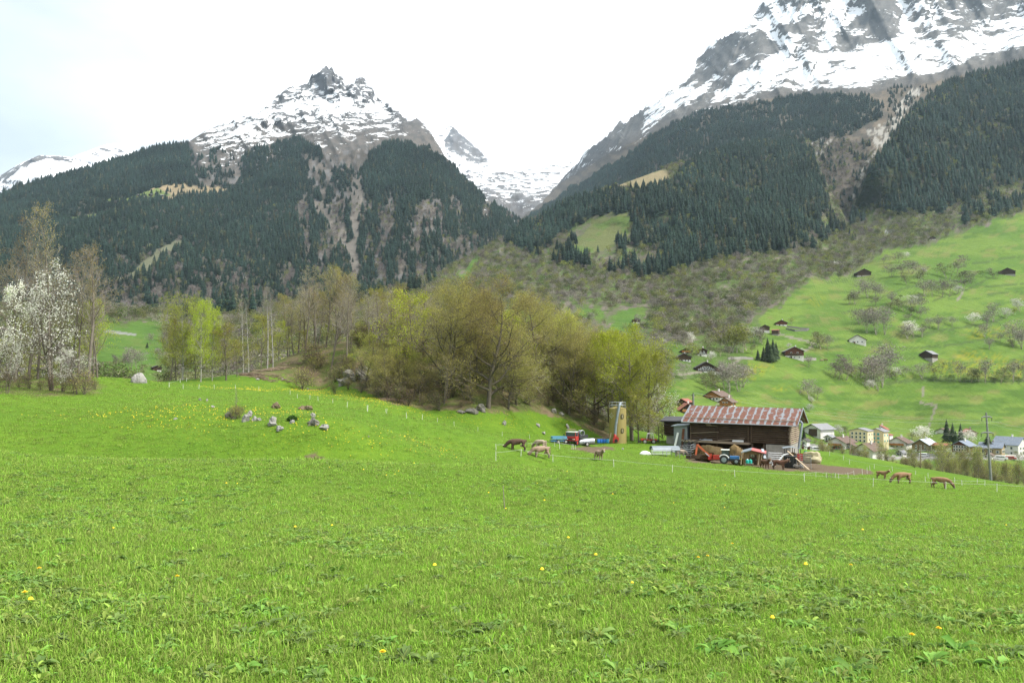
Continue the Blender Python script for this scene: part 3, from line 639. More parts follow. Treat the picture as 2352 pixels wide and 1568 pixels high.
def make_tree(seed,H,r0,spec,levels=3,leaf=None,nleaf=0,lsize=.16,lspread=.25,flat=0,bark=None,twig=None,lean=.05,stems=1,droop=0,trunk_lv=1,below=1.0,clus=1.0):
    segs,tips=grow(seed,H,r0,levels,spec,lean,stems);g=np.random.default_rng(seed+100)
    V=[];Q=[];o=0
    for lv in range(trunk_lv+1):
        if segs[lv]:
            v,q=tubes(segs[lv],(7,5)[min(lv,1)]);V.append(v);Q.append(q+o);o+=len(v)
    tr=npmesh('trunk',np.concatenate(V),np.concatenate(Q),None,[bark],smooth=True)
    V=[];Q=[];mi=[];o=0
    for lv in range(trunk_lv+1,levels+1):
        if segs[lv]:
            v,q=tubes(segs[lv],3);V.append(v);Q.append(q+o);mi.append(np.zeros(len(q)));o+=len(v)
    for lm,(mat,n,sz) in enumerate([(leaf,nleaf,lsize)] if not isinstance(leaf,list) else leaf):
        if n:
            sel=g.permutation(len(tips))[:max(8,int(len(tips)*clus))];k=sel[g.integers(0,len(sel),n)];c=tips[k,:3]+g.normal(size=(n,3))*lspread;c[:,2]-=abs(g.normal(size=n))*droop
            v,q=quads_at(c,np.full(n,sz),g,flat);V.append(v);Q.append(q+o);mi.append(np.full(len(q),1+lm));o+=len(v)
    mats=[twig]+([leaf] if not isinstance(leaf,list) else [m for m,_,_ in leaf])
    cr=npmesh('crown',np.concatenate(V),np.concatenate(Q),None,[m for m in mats if m],np.concatenate(mi))
    return tr,cr,H
dome=lambda f:(.55+.45*math.sin(math.pi*min(1,f*1.05)))*(1.15-.65*f)
even=lambda f:1.15-.55*f
def S(n,st,ang,ln,wan,up,seg,prof=even,pw=1):return dict(n=n,st=st,ang=ang,len=ln,wan=wan,up=up,seg=seg,prof=prof,pw=pw)
BROAD=[S(17,.16,62,.52,.05,.03,8,dome),S(9,.2,46,.5,.14,.05,6),S(8,.15,44,.5,.16,.04,4),S(0,0,40,.4,.2,.02,3)]
TALL=[S(22,.36,42,.30,.035,.04,10,dome),S(7,.25,40,.5,.12,.07,5),S(6,.2,38,.5,.14,.06,4),S(0,0,40,.4,.16,.03,3)]
BIRCH=[S(26,.18,48,.30,.03,.03,10,even),S(8,.2,46,.5,.12,-.02,5),S(6,.2,42,.55,.14,-.14,4),S(0,0,40,.4,.16,-.2,3)]
CHERRY=[S(15,.22,62,.46,.08,.03,7,dome),S(10,.2,48,.48,.12,.06,5),S(8,.15,46,.42,.14,.04,4),S(0,0,40,.4,.16,.02,3)]
SHRUB=[S(10,.1,45,.6,.12,.05,5),S(7,.15,45,.55,.16,.05,4),S(5,.1,45,.5,.2,.03,3)]
PROTO={}
def P_(k,*trees):PROTO[k]=list(trees)
OLV=[S(24,.10,70,.52,.07,.03,8,lambda f:1.1-.62*f),S(9,.2,46,.5,.14,.05,6),S(8,.15,44,.5,.16,.04,4),S(0,0,40,.4,.2,.02,3)]
P_('olive',*[make_tree(s,13,.24,OLV,leaf=L_olive,nleaf=17000,lsize=.115,lspread=.22,bark=M_dbark,twig=M_twigd if s%2 else M_twig) for s in (1,2,3)])
P_('bronze',*[make_tree(s,15,.2,TALL,leaf=L_olive if s==11 else L_bronze,nleaf=4600,lsize=.135,lspread=.22,bark=M_bark,twig=M_twigw if s==12 else M_twig) for s in (11,12,13)])
P_('hedge',*[make_tree(s,16,.17,TALL,leaf=L_gold,nleaf=1500,lsize=.12,lspread=.18,bark=M_bark,twig=M_twigw) for s in (14,15,16)])
P_('bare',*[make_tree(s,16,.2,TALL,leaf=L_bronze,nleaf=350,lsize=.12,bark=M_bark,twig=M_twigw) for s in (21,22)])
P_('whitebare',*[make_tree(s,16,.19,[S(16,.55,40,.27,.03,.05,10,dome)]+TALL[1:],leaf=L_bronze,nleaf=200,lsize=.12,bark=M_birch,twig=M_twigw) for s in (25,26)])
P_('birch',*[make_tree(s,14,.15,BIRCH,leaf=L_yg,nleaf=11000,lsize=.16,lspread=.2,droop=.35,bark=M_birch,twig=M_twig) for s in (31,32)])
P_('beech',*[make_tree(s,14,.28,BROAD,leaf=L_beech,nleaf=15000,lsize=.16,lspread=.3,flat=.4,bark=M_bark,twig=M_twig) for s in (41,42)])
P_('green',*[make_tree(s,12,.18,BROAD,leaf=[(L_beech,3000,.19),(L_olive,3000,.18)],lspread=.25,bark=M_bark,twig=M_twig) for s in (45,46)])
P_('cherry',*[make_tree(s,11,.16,CHERRY,clus=.38,leaf=[(L_white,3100,.16),(L_green,700,.12)],lspread=.17,flat=.4,bark=M_dbark,twig=M_twigd,stems=2 if s==52 else 1) for s in (51,52)])
P_('shrub',*[make_tree(s,3.2,.05,SHRUB,2,leaf=[(L_dead,500,.13),(L_green if s==62 else L_olive,500,.13)],lspread=.2,bark=M_dbark,twig=M_twigd,stems=6,trunk_lv=0) for s in (61,62,63)])
P_('alder',*[make_tree(s,9,.09,TALL,leaf=[(L_olive,1300,.15),(L_green,900,.15)],lspread=.4,bark=M_bark,twig=M_twig,stems=3) for s in (71,72,73)])
def tree_root(kind,i,loc,h,rz,name,label,group=None,wide=1.0,cat='tree'):
    tr,cr,H=PROTO[kind][i%len(PROTO[kind])];s=h/H
    o=empty(name,loc,rz,label,cat,group);o.scale=(s*wide,s*wide,s)
    mobj('trunk',tr,o);mobj('crown',cr,o)
    return o
# ---------------- conifers and small far trees (low detail)
def conifer(seed,tiers=9,pts=9,near=False):
    g=random.Random(seed);V=[];T=[];H=1.0
    for k in range(tiers):
        f=k/(tiers-1);z1=.10+.80*f**.95;r=(.19*(1-f)**.85+.015)*g.uniform(.85,1.15);zt=min(1,z1+.16*(1-.4*f));o=len(V)
        V.append((g.uniform(-.006,.006),g.uniform(-.006,.006),zt));a0=g.uniform(0,6)
        for i in range(pts*2):
            a=a0+math.pi*i/pts;rr=r*(g.uniform(.8,1.15) if i%2==0 else g.uniform(.36,.55))
            V.append((rr*math.cos(a),rr*math.sin(a),z1-(.045 if i%2==0 else -.012)*g.uniform(.6,1.3)))
        for i in range(pts*2):T.append((o,o+1+i,o+1+(i+1)%(pts*2)))
    nT=len(T);o=len(V)
    for i in range(4):a=math.pi/2*i;V.append((.014*math.cos(a),.014*math.sin(a),-.06))
    for i in range(4):a=math.pi/2*i;V.append((.010*math.cos(a),.010*math.sin(a),.25))
    Q=[(o+i,o+(i+1)%4,o+4+(i+1)%4,o+4+i) for i in range(4)]
    return V,T,Q,nT
def conifer_one(seed,**k):
    V,T,Q,nT=conifer(seed,**k)
    me=npmesh('spruce',V,Q,T,[M_fbark,M_needle],[0]*len(Q)+[1]*len(T));return me
def fartree(seed,mat,twig,n,lsz,shape=(.33,.5,.62)):
    "crown of many small faces on a forked stem; unit height"
    g=np.random.default_rng(seed);rr=random.Random(seed);segs=[];C=[]
    for s in range(rr.choice((2,3,4))):
        a=rr.uniform(0,6.28);p=np.array([.03*math.cos(a),.03*math.sin(a),-.03]);d=np.array([.22*math.cos(a),.22*math.sin(a),1.])*rr.uniform(.7,1)
        for k in range(4):
            q=p+d/4*.95+g.normal(size=3)*.015;segs.append((*p,*q,.010*(1-k/4.5),.010*(1-(k+1)/4.5)));p=q
            for j in range(5 if k else 1):
                b=p+np.array([g.normal()*.16,g.normal()*.16,.12+g.random()*.13])*(1.1-.18*k);segs.append((*p,*b,.004,.002));C.append(b)
    v,q=tubes(segs,3);C=np.array(C);k=g.integers(0,len(C),n)
    c=C[k]+g.normal(size=(n,3))*np.array([.065,.065,.06]);c[:,2]=np.clip(c[:,2],.08,1.02)
    v2,q2=quads_at(c,np.full(n,lsz),g,0,.28)
    return npmesh('leafless_tree',np.concatenate([v,v2]),np.concatenate([q,q2+len(v)]),None,[twig,mat],[0]*len(q)+[1]*len(q2))
F_grey=leafmat('far_twigs_grey',(.225,.20,.175),.3,.2,.02);F_lilac=leafmat('far_twigs_lilac',(.20,.165,.155),.3,.2,.015);F_olive=leafmat('far_leaf_olive',(.17,.18,.08),.35,.3,.02);F_yg=leafmat('far_leaf_yellow_green',(.235,.25,.06),.35,.3,.015);F_white=leafmat('far_blossom',(.62,.60,.55),.2,.3,.01);F_green=leafmat('far_leaf_green',(.105,.14,.04),.4,.3,.02)
FAR={'grey':[fartree(201,F_grey,M_twigw,420,.085),fartree(202,F_grey,M_twigw,380,.085)],'lilac':[fartree(203,F_lilac,M_twig,420,.085)],'olive':[fartree(204,F_olive,M_twig,480,.085),fartree(205,F_olive,M_twig,420,.085)],'yg':[fartree(206,F_yg,M_twigw,460,.08)],'white':[fartree(207,F_white,M_twig,560,.075),fartree(209,F_white,M_twig,460,.07)],'green':[fartree(208,F_green,M_twig,520,.085)]}
CONM=[conifer_one(s) for s in (301,302,303,304)]
for _s in (305,306):
    _m=conifer_one(_s,tiers=7);_m.materials[1]=M_larch;CONM.append(_m)
CW=[10,10,10,10,1.3,1.3]
# ---------------- scatter object (geometry nodes): one object, kind stuff
def scatter_obj(name,pts,protos,scale,rz,idx,wid=None,tilt=None,label=None):
    me=npmesh(name,pts);fattr(me,'scl',scale);fattr(me,'rz',rz);fattr(me,'wid',wid if wid is not None else np.ones(len(pts)))
    fattr(me,'tilt',tilt if tilt is not None else np.zeros(len(pts)))
    a=me.attributes.new('pick','INT','POINT');a.data.foreach_set('value',np.asarray(idx,np.int32))
    o=mobj(name,me,kind='stuff')
    if label:o['label']=label
    ng=bpy.data.node_groups.new(name,'GeometryNodeTree')
    ng.interface.new_socket('Geometry',in_out='INPUT',socket_type='NodeSocketGeometry');ng.interface.new_socket('Geometry',in_out='OUTPUT',socket_type='NodeSocketGeometry')
    N=ng.nodes.new;L=ng.links.new
    gi=N('NodeGroupInput');go=N('NodeGroupOutput');iop=N('GeometryNodeInstanceOnPoints');jn=N('GeometryNodeJoinGeometry')
    for i,m in reversed(list(enumerate(protos))):
        po=bpy.data.objects.new(m.name+'_source',m);oi=N('GeometryNodeObjectInfo');oi.inputs['Object'].default_value=po;oi.inputs['As Instance'].default_value=True
        L(oi.outputs['Geometry'],jn.inputs[0])
    def na(nm,tp='FLOAT'):
        x=N('GeometryNodeInputNamedAttribute');x.data_type=tp;x.inputs['Name'].default_value=nm;return x.outputs[0]
    L(gi.outputs[0],iop.inputs['Points']);L(jn.outputs[0],iop.inputs['Instance']);iop.inputs['Pick Instance'].default_value=True
    L(na('pick','INT'),iop.inputs['Instance Index'])
    cx=N('ShaderNodeCombineXYZ');L(na('rz'),cx.inputs[2]);L(na('tilt'),cx.inputs[0]);e2r=N('FunctionNodeEulerToRotation');L(cx.outputs[0],e2r.inputs[0]);L(e2r.outputs[0],iop.inputs['Rotation'])
    sx=N('ShaderNodeCombineXYZ');m=N('ShaderNodeMath');m.operation='MULTIPLY';L(na('scl'),m.inputs[0]);L(na('wid'),m.inputs[1])
    L(m.outputs[0],sx.inputs[0]);L(m.outputs[0],sx.inputs[1]);L(na('scl'),sx.inputs[2]);L(sx.outputs[0],iop.inputs['Scale'])
    L(iop.outputs[0],go.inputs[0])
    md=o.modifiers.new('scatter','NODES');md.node_group=ng
    return o
def forest(name,sheet,dens,spacing,seed,hmin,hmax,protos,weights=None,wid=(1.,1.3),maxn=60000,label=None):
    q,mx,my=sheet.scatter(dens,spacing,seed,maxn);g=np.random.default_rng(seed+5);n=len(q)
    h=hmin+(hmax-hmin)*g.random(n)**1.0
    p=None if weights is None else np.array(weights)/sum(weights)
    idx=g.choice(len(protos),n,p=p)
    return scatter_obj(name,q,protos,h,g.random(n)*6.283,idx,wid[0]+(wid[1]-wid[0])*g.random(n),label=label)
forest('spruce_forest',SG,d_conG,7.8,401,10,23,CONM,CW,(1.15,1.7),60000,'blue green spruce forest covering the left mountain')
forest('valley_spruce_forest',SV,d_conV,6.4,402,11,26,CONM,CW,(1.1,1.6),40000,'dark spruce forest on the right wooded spurs')
forest('high_spruce_forest',SE,d_conE,9,403,10,21,CONM,CW,(1.2,1.7),40000,'hazy spruce forest below the snow line')
BWX=0
BW=FAR['grey']+FAR['lilac']+FAR['olive']+FAR['yg']+FAR['green']
forest('bare_woodland',SV,lambda x,y:d_bareV(x,y)*(y<1015)*(x<2450)*(x>-100),7.6,404,5.5,11,BW,[2.6,2.6,1.4,3,3,2.6,3],(1.1,1.7),30000,'leafless grey brown broadleaf woodland on the lower slopes')
forest('mountain_woodland',SG,lambda x,y:(gspot(x,y)*.8+sst(590,680,y)*.6+.05)*(y>470)*(x>150),13,405,8,13,BW,[3,3,4,1,1,.5,.5],(1.,1.4),20000,'bare brown broadleaf trees between the spruces of the left mountain')
forest('gully_woodland',SE,lambda x,y:((x>1870)&(x<2010)&(y>325)&(y<570))*.8+0.,10,406,6,12,BW,[3,3,3,1.5,1.5,.5,1.6],(1.1,1.5),6000,'bare brown scrub in the stony gully on the right')
# ============================================================ NEAR TREES, ROCKS, FENCES, COWS
def near_tree(kind,i,vx,vtop,d,name,label,group=None,wide=1.0,cat='tree',vbase=None):
    if d is None:
        loc=hit(vx,vbase);d=loc.y
    else:loc=at(vx,d)
    ztop=float(ray(vx,vtop)[1])*d;h=max(ztop-loc.z,1.0)
    return tree_root(kind,i,loc,h,(i*2.39+vx*.7)%6.28,name,label,group,wide,cat)
# ---- hedge on the left
GL='tall trees of the left hedge'
near_tree('hedge',1,116,464,90,'tall_tree','tallest bare tree of the left hedge, rising behind the white cherry, with sparse golden leaves',GL,.8)
near_tree('hedge',2,35,513,92,'tall_tree','tall thin tree left of the tallest one in the left hedge, at the photo edge',GL,.8)
near_tree('hedge',1,205,556,94,'tall_tree','spreading tree with golden brown leaves at the right end of the left hedge',GL,1.25)
near_tree('bare',0,66,560,97,'tall_tree','bare grey tree between the two tall thin trees of the left hedge',GL,.9)
near_tree('hedge',0,-40,540,90,'tall_tree','tree cut by the left photo edge',GL,1.)
near_tree('hedge',2,160,590,99,'tall_tree','brownish tree behind the white cherry, right of the tallest hedge tree',GL,1.2)
near_tree('green',0,216,700,100,'green_tree','young yellow green tree behind the right end of the left hedge',None,.75)
near_tree('green',1,40,740,98,'green_tree','fresh green tree low in the left hedge behind the blossom',None,.9)
for k,(vx,vt,d,w) in enumerate([(20,600,96,.9),(88,575,99,.8),(140,620,96,.9),(180,640,97,.9),(225,640,99,.8),(-30,600,94,.9)]):near_tree('bare' if k%2 else 'hedge',k,vx,vt,d,'bare_tree','thin bare tree in the thicket behind the white blossom of the left hedge','thicket of the left hedge',w)
GB='white blossoming trees of the left hedge'
near_tree('cherry',1,128,612,84,'cherry_tree','tall white blossoming cherry in the middle of the left hedge',GB,.85)
near_tree('cherry',0,-6,650,82,'cherry_tree','white blossoming cherry cut by the left photo edge',GB,.7)
near_tree('cherry',0,178,800,80,'cherry_tree','low white blossoming bush at the right foot of the left hedge',GB,1.1)
near_tree('cherry',1,15,770,79,'cherry_tree','low blossoming bush at the left foot of the hedge',GB,.6)
for k in range(11):
    vx=-30+k*25;near_tree('shrub',k,vx,876-((k*37)%26),80+((k*53)%9)*.9,'undergrowth_shrub','brown leafy shrub in the undergrowth at the foot of the left hedge','undergrowth of the left hedge',1.15,'shrub')
# ---- birches and clearing
near_tree('birch',0,420,688,137,'birch_tree','broad yellow green birch, largest of the clump left of the clearing','yellow green birches',1.0)
near_tree('birch',1,462,698,134,'birch_tree','slender birch with a long white trunk right of the broad birch','yellow green birches',.7)
near_tree('birch',1,488,716,137,'birch_tree','thin pale birch at the middle of the yellow green clump','yellow green birches',.6)
near_tree('green',1,520,752,139,'green_tree','round yellow green tree right of the white trunked birches',None,1.15)
near_tree('green',0,405,770,140,'green_tree','low yellow green tree under the broad birch',None,1.)
near_tree('green',0,450,790,139,'green_tree','bushy yellow green tree between the birch trunks',None,1.)
near_tree('bronze',0,391,735,136,'brown_tree','brownish bare tree at the left end of the birch clump',None,.85)
near_tree('green',1,545,785,145,'green_tree','fresh green sapling left of the bare white trunks',None,.9)
GW='bare white trunked trees by the clearing'
for i,(vx,vt,d,l) in enumerate([(559,682,152,'left one of the bare white trunked pair left of the clearing'),(571,686,153,'right one of the bare white trunked pair left of the clearing'),(614,655,158,'bare white trunked tree with a cut foot, left of the forked one'),(627,660,159,'forked bare white trunked tree standing on the clearing')]):
    near_tree('whitebare',i,vx,vt,d,'pale_tree',l,GW,.72)
near_tree('green',0,600,728,163,'green_tree','bright green sapling between the white trunked trees',None,.7)
near_tree('green',1,640,742,167,'green_tree','bright green sapling right of the forked white trunk',None,.8)
near_tree('bare',1,660,700,170,'bare_tree','thin grey bare tree right of the forked white trunk',None,.7)
near_tree('hedge',0,701,622,166,'tall_tree','tall thin leafed tree at the top of the brushwood path',None,1.0)
near_tree('bare',0,748,620,168,'tall_tree','tall grey tree right of the brushwood path',None,1.0)
near_tree('bare',1,806,627,165,'tall_tree','tall bare brown tree above the rock outcrop',None,1.1)
near_tree('hedge',2,730,660,160,'tall_tree','yellowish tree in front of the tall grey tree',None,1.0)
# ---- the wooded knoll
GK='trees on the wooded knoll'
near_tree('olive',0,1122,664,hit(1122,936).y,'olive_tree','largest olive leafed tree at the front of the wooded knoll',GK,1.15)
near_tree('olive',1,1232,692,hit(1232,909).y+2,'olive_tree','dark forked olive tree on the bank right of the largest knoll tree',GK,.95)
near_tree('bronze',0,1311,726,hit(1311,944).y+2,'grey_tree','grey stemmed tree low on the bank left of the silo',GK,.95)
near_tree('beech',0,1450,770,136,'beech_tree','large bright yellow green tree behind the silo',GK,1.0)
near_tree('beech',1,1490,815,134,'beech_tree','bright green tree at the right end of the knoll, right of the silo',GK,.9)
near_tree('beech',1,1405,765,141,'beech_tree','yellow green tree behind the left side of the silo',GK,.9)
near_tree('green',0,1465,900,131,'beech_tree','low fresh green tree between the silo and the red tractor',GK,1.1)
near_tree('green',1,1512,950,130,'beech_tree','low fresh green bush above the red tractor',GK,1.3)
near_tree('cherry',0,1533,882,138,'cherry_tree','white blossoming tree behind the left end of the log barn',None,.85)
near_tree('olive',2,1030,668,127,'olive_tree','olive leafed tree at the left of the largest knoll tree',GK,.95)
near_tree('bare',0,975,640,139,'bare_tree','white stemmed bare tree in the middle of the knoll',GK,.9)
topK=pl([(770,650),(850,668),(900,666),(950,660),(1000,674),(1060,674),(1130,680),(1200,692),(1260,708),(1310,728),(1370,768),(1420,775),(1470,805),(1500,845)])
g=random.Random(5)
lab={'hedge':'golden budding thin tree among the trees of the wooded knoll','bronze':'bronze leafed tree among the trees of the wooded knoll','bare':'bare grey tree among the trees of the wooded knoll','olive':'olive leafed tree among the trees of the wooded knoll','beech':'yellow green tree among the trees right on the knoll','green':'greenish tree among the trees of the wooded knoll'}
nk=0
while nk<58:
    vx=g.uniform(775,1440);d=g.uniform(124,176)
    p=at(vx,d);q=proj(p.x,p.y,p.z)
    if (d<128 and vx<1000) or (vx>1310 and d<139) or q[1]>float(pl([(770,880),(800,888),(880,916),(1010,938),(1230,940),(1330,958),(1450,1000)])(vx)):continue
    kind=g.choices(*((['hedge','bare','olive','green'],[4,7,1.2,.8]) if vx<1000 else (['olive','bronze','bare','green'],[8,2.5,2.5,.3]) if vx<1260 else (['bronze','bare','olive','beech'],[4,2,3,1]) if vx<1360 else (['beech','green','olive'],[5,3,1])))[0]
    vt=float(topK(vx))+g.uniform(0,80)*(1 if d<145 else .4)
    hgt=float(ray(vx,vt)[1])*d-p.z
    if hgt<5 :continue
    if hgt>17:vt+=(hgt-17)*F/d
    near_tree(kind,nk,vx,vt,d,kind+'_tree' if kind in('olive',) else {'hedge':'budding_tree','bronze':'leafing_tree','bare':'bare_tree','beech':'beech_tree','green':'green_tree'}[kind],lab[kind],GK+' '+kind,g.uniform(.85,1.15));nk+=1
topL=pl([(620,700),(660,668),(700,630),(760,626),(800,634),(860,652),(1020,660)]);nl=0
for k in range(120):
    vx=g.uniform(645,1010);d=g.uniform(150,186);p=at(vx,d);vt=float(topL(vx))+g.uniform(0,60);hh=float(ray(vx,vt)[1])*d-p.z
    if hh<6 or hh>19 or nl>=22:continue
    kk=g.choice(('bare','bare','bare','hedge','hedge','bronze','olive'));near_tree(kk,k,vx,vt,d,{'bare':'bare_tree','hedge':'budding_tree','bronze':'leafing_tree','olive':'olive_tree'}[kk],{'bare':'tall bare grey tree in the row at the left end of the wooded knoll','hedge':'tall golden budding tree in the row at the left end of the wooded knoll','bronze':'tall leafing tree in the row at the left end of the wooded knoll','olive':'tall olive tree in the row at the left end of the wooded knoll'}[kk],'tall row left on the knoll '+kk,g.uniform(.9,1.15));nl+=1
for k in range(12):
    vx=1235+k*13+g.uniform(-5,5);d=g.uniform(141,166);kk=('olive','bronze','olive','bare')[k%4]
    near_tree(kk,k,vx,float(topK(vx))+g.uniform(0,36),d,{'bare':'bare_tree','bronze':'leafing_tree','olive':'olive_tree'}[kk],{'bare':'bare tree on the bank between the largest knoll tree and the silo','bronze':'leafing tree on the bank between the largest knoll tree and the silo','olive':'olive tree on the bank between the largest knoll tree and the silo'}[kk],'trees on the bank by the silo '+kk,1.1)
for k in range(34):
    vx=g.uniform(800,1310);d=g.uniform(121,140);p=at(vx,d)
    if proj(p.x,p.y,p.z)[1]>float(pl([(800,890),(880,918),(1010,940),(1230,942),(1375,990)])(vx)):continue
    kk=g.choice(('olive','olive','olive','bronze'));hh=g.uniform(4.5,8.5);vt=float(proj(p.x,p.y,p.z+hh)[1]);near_tree(kk,k,vx,vt,d,'young_tree','young leafing tree in the understorey of the wooded knoll',GK+' understorey',1.25)
for k in range(18):
    vx=g.uniform(690,865);d=g.uniform(146,172);p=at(vx,d);near_tree('shrub' if k%3 else 'green',k,vx,float(proj(p.x,p.y,p.z+g.uniform(2,4.5))[1]),d,'undergrowth_shrub','leafy bush on the bank between the clearing and the wooded knoll','bushes on the bank',1.3,'shrub')
foot=[(800,895),(830,905),(865,915),(890,922),(915,928),(940,934),(970,940),(1010,946),(1060,947),(1160,945),(1210,944),(1260,952),(1300,962),(1335,975),(1365,990),(1385,1000),(780,885),(850,895),(900,905),(1000,925),(1080,930),(1180,930),(1270,935),(1330,955),(1370,975),(1540,1000),(1520,1012),(960,920),(1040,915),(1120,915),(1230,915),(880,890),(940,900)]
for k,(vx,vy) in enumerate(foot):
    p=hit(vx,vy+g.uniform(-3,3));near_tree('shrub',k,vx,vy-g.uniform(22,52),p.y+g.uniform(.5,4),'undergrowth_shrub','leafy undergrowth shrub at the foot of the wooded knoll','undergrowth of the knoll',1.1,'shrub')
for k,(vx,vy,h) in enumerate([(545,962,14),(535,963,9),(552,960,11),(1004-367,940,0),(770,905,26),(800,860,40),(830,870,36),(760,868,14)]):
    if h:near_tree('shrub',k,vx,vy-h,hit(vx,vy).y,'dry_bush','dry brown bush '+('growing on the heap of white stones' if vx<600 else 'on the rocky edge of the knoll'),'dry bushes '+('on the stones' if vx<600 else 'by the rocks'),1.0,'bush')
near_tree('bare',0,542,893,hit(542,960).y,'dry_sapling','thin leafless sapling on the heap of white stones',None,.5,'sapling')
# ---- brush along the river on the right
g=random.Random(9);topR=pl([(1840,1030),(1900,1008),(1960,1015),(2050,1012),(2120,1022),(2200,1010),(2280,1030),(2400,1020)])
nk=0
while nk<84:
    vx=g.uniform(1880,2420);d=g.uniform(122,232);p=at(vx,d);q=proj(p.x,p.y,p.z)
    edge=float(pl([(1850,1040),(1900,1040),(2050,1068),(2200,1096),(2300,1112),(2450,1125)])(vx))
    if q[1]<edge-1 or vx<1880:continue
    vt=float(topR(vx))+(g.uniform(24,60) if g.random()<.8 else g.uniform(-8,24));h=float(ray(vx,vt)[1])*d-p.z
    if h<2.5 or h>11:continue
    near_tree('alder',nk,vx,vt,d,'riverside_tree','thin leafing tree in the riverside thicket beyond the right fences','thicket along the river',.95);nk+=1
for k in range(26):
    vx=1890+k*20+g.uniform(-5,5);e=float(pl([(1850,1040),(1900,1042),(2050,1070),(2200,1099),(2300,1114),(2450,1127)])(vx))
    for dd in np.arange(100,235,1.5):
        p=at(vx,dd);q=proj(p.x,p.y,p.z)
        if p.x>40 and dd>118:break
    near_tree('shrub',k,vx,e-g.uniform(8,22),122+g.uniform(0,14)+max(0,(2300-vx)*.05),'riverside_shrub','low shrub at the near edge of the riverside thicket','shrubs along the river',1.3,'shrub')
# ---- stones
def stonemat(name,col,moss=.5):
    t=NT(name);oc=t.coord();n=t.noise(oc,2.2,7,.7);n2=t.noise(oc,9,4,.7)
    c=t.mix(t.rng(n,.3,.7,0,1),tuple(x*.55 for x in col),col);c=t.mix(t.rng(n2,.55,.75,0,.6),c,tuple(x*.4 for x in col))
    c=t.mix(t.rng(t.noise(oc,1.1,5,.7),.52,.66,0,moss),c,(.07,.085,.03))
    return t.bsdf(c,.95,0,t.bump(t.math('ADD',n,n2),.8,.08),.15)
M_stone=stonemat('pale_stone',(.40,.385,.36),.35);M_stone2=stonemat('grey_stone',(.24,.225,.20),.9)
def rock(vx,vy,wpx,hpx,label,mat=None,seed=1,group='pale stones in the meadow',dep=.8,name='stone',smoothrock=False):
    p=hit(vx,vy);s=p.y/F;w=wpx*s/2;h=hpx*s
    b=MB();b.blob((0,0,h*.22),(w*.95,w*dep,h*.72),seed,9,6,.62) if not smoothrock else b.blob((0,0,h*.05),(w*.95,w*dep,h*.92),seed,22,14,.22)
    o=b.build(name,mat or M_stone,label=label,cat='boulder' if wpx>30 else 'stone',group=group,smooth=False);o.location=p;o.rotation_euler=(0,0,seed*1.3)
    return o
rock(319,878,42,24,'large pale boulder on the skyline of the meadow right of the left hedge',seed=3,group=None,name='boulder',smoothrock=True)
c2=lambda x,y:(367.5+x*.2734,581.9+y*.2734)
for i,(x,y,w,h,l) in enumerate([(570,1378,44,34,'grey stone at the left end of the stone heap under the dry bush'),(716,1410,62,48,'largest pale stone of the heap under the dry bush'),(760,1372,34,32,'small bright stone on top of the heap right of the dry bush'),(787,1405,38,26,'dull stone right of the largest stone of the heap'),(830,1403,36,18,'flat white stone at the right end of the heap'),(945,1440,84,42,'pair topped grey stone right of the heap'),(1000,1480,68,32,'flat white block, frontmost of the meadow stones'),(1104,1424,46,28,'half sunk grey stone below the dark juniper'),(1292,1432,86,32,'broad mossy flat stone right of the juniper'),(1388,1467,64,30,'bright white stone, rightmost of the meadow stones'),(1285,1374,32,24,'small stone below the brown earth heap'),(335,1234,26,14,'small stone on the bank left of the stone heap'),(395,1244,20,16,'tiny pale stone on the bank, right of another'),(445,1293,28,12,'flat pale stone between the bank and the heap'),(130,1391,28,9,'flat stone in the grass far left'),(1190,1131,20,18,'white stone below the brushwood path'),(1240,1141,16,12,'tiny stone right of the white stone below the path'),(610,1388,40,18,'low stone between the heap stones'),(1030,1060,20,12,'white stone at the foot of the brushwood slope'),(820,1062,26,10,'flat white stone left at the foot of the brushwood slope')]):
    vx,vy=c2(x,y);rock(vx,vy,w*.2734*1.15,h*.2734*1.3,l,M_stone if i not in(0,8) else M_stone2,10+i)
for i,(x,y,w,h,l) in enumerate([(1070,1162,28,24,'grey stone on the slope above the brown cow'),(1300,1175,28,18,'pale stone on the slope left of the red truck'),(1497,1180,26,18,'pale stone on the slope above the red truck'),(1335,1223,24,12,'flat stone above the blue trailer'),(1406,1078,30,22,'pale stone at the edge of the brown leaf litter'),(1460,1095,32,16,'long stone right of the litter edge stone'),(150,1445-200,10,8,'tiny stone in the dandelion meadow'),(1872,1329,14,8,'pale stone in the grass behind the calf')]):
    vx,vy=796+x*.3386,581.9+y*.3386;rock(vx,vy,w*.3386*1.15,h*.3386*1.3,l,M_stone,40+i,'pale stones on the slope below the knoll')
for i,(vx,vy,w,h) in enumerate([(805,872,44,26),(835,868,40,30),(790,884,30,16),(1085,946,30,12),(1105,942,24,13),(1060,948,26,9),(860,890,24,12)]):
    rock(vx,vy,w,h,'mossy grey rock outcropping '+('at the left edge of the wooded knoll' if vx<900 else 'under the largest knoll tree'),M_stone2,60+i,'rock outcrops '+('left on' if vx<900 else 'in front of')+' the knoll',name='rock_outcrop')
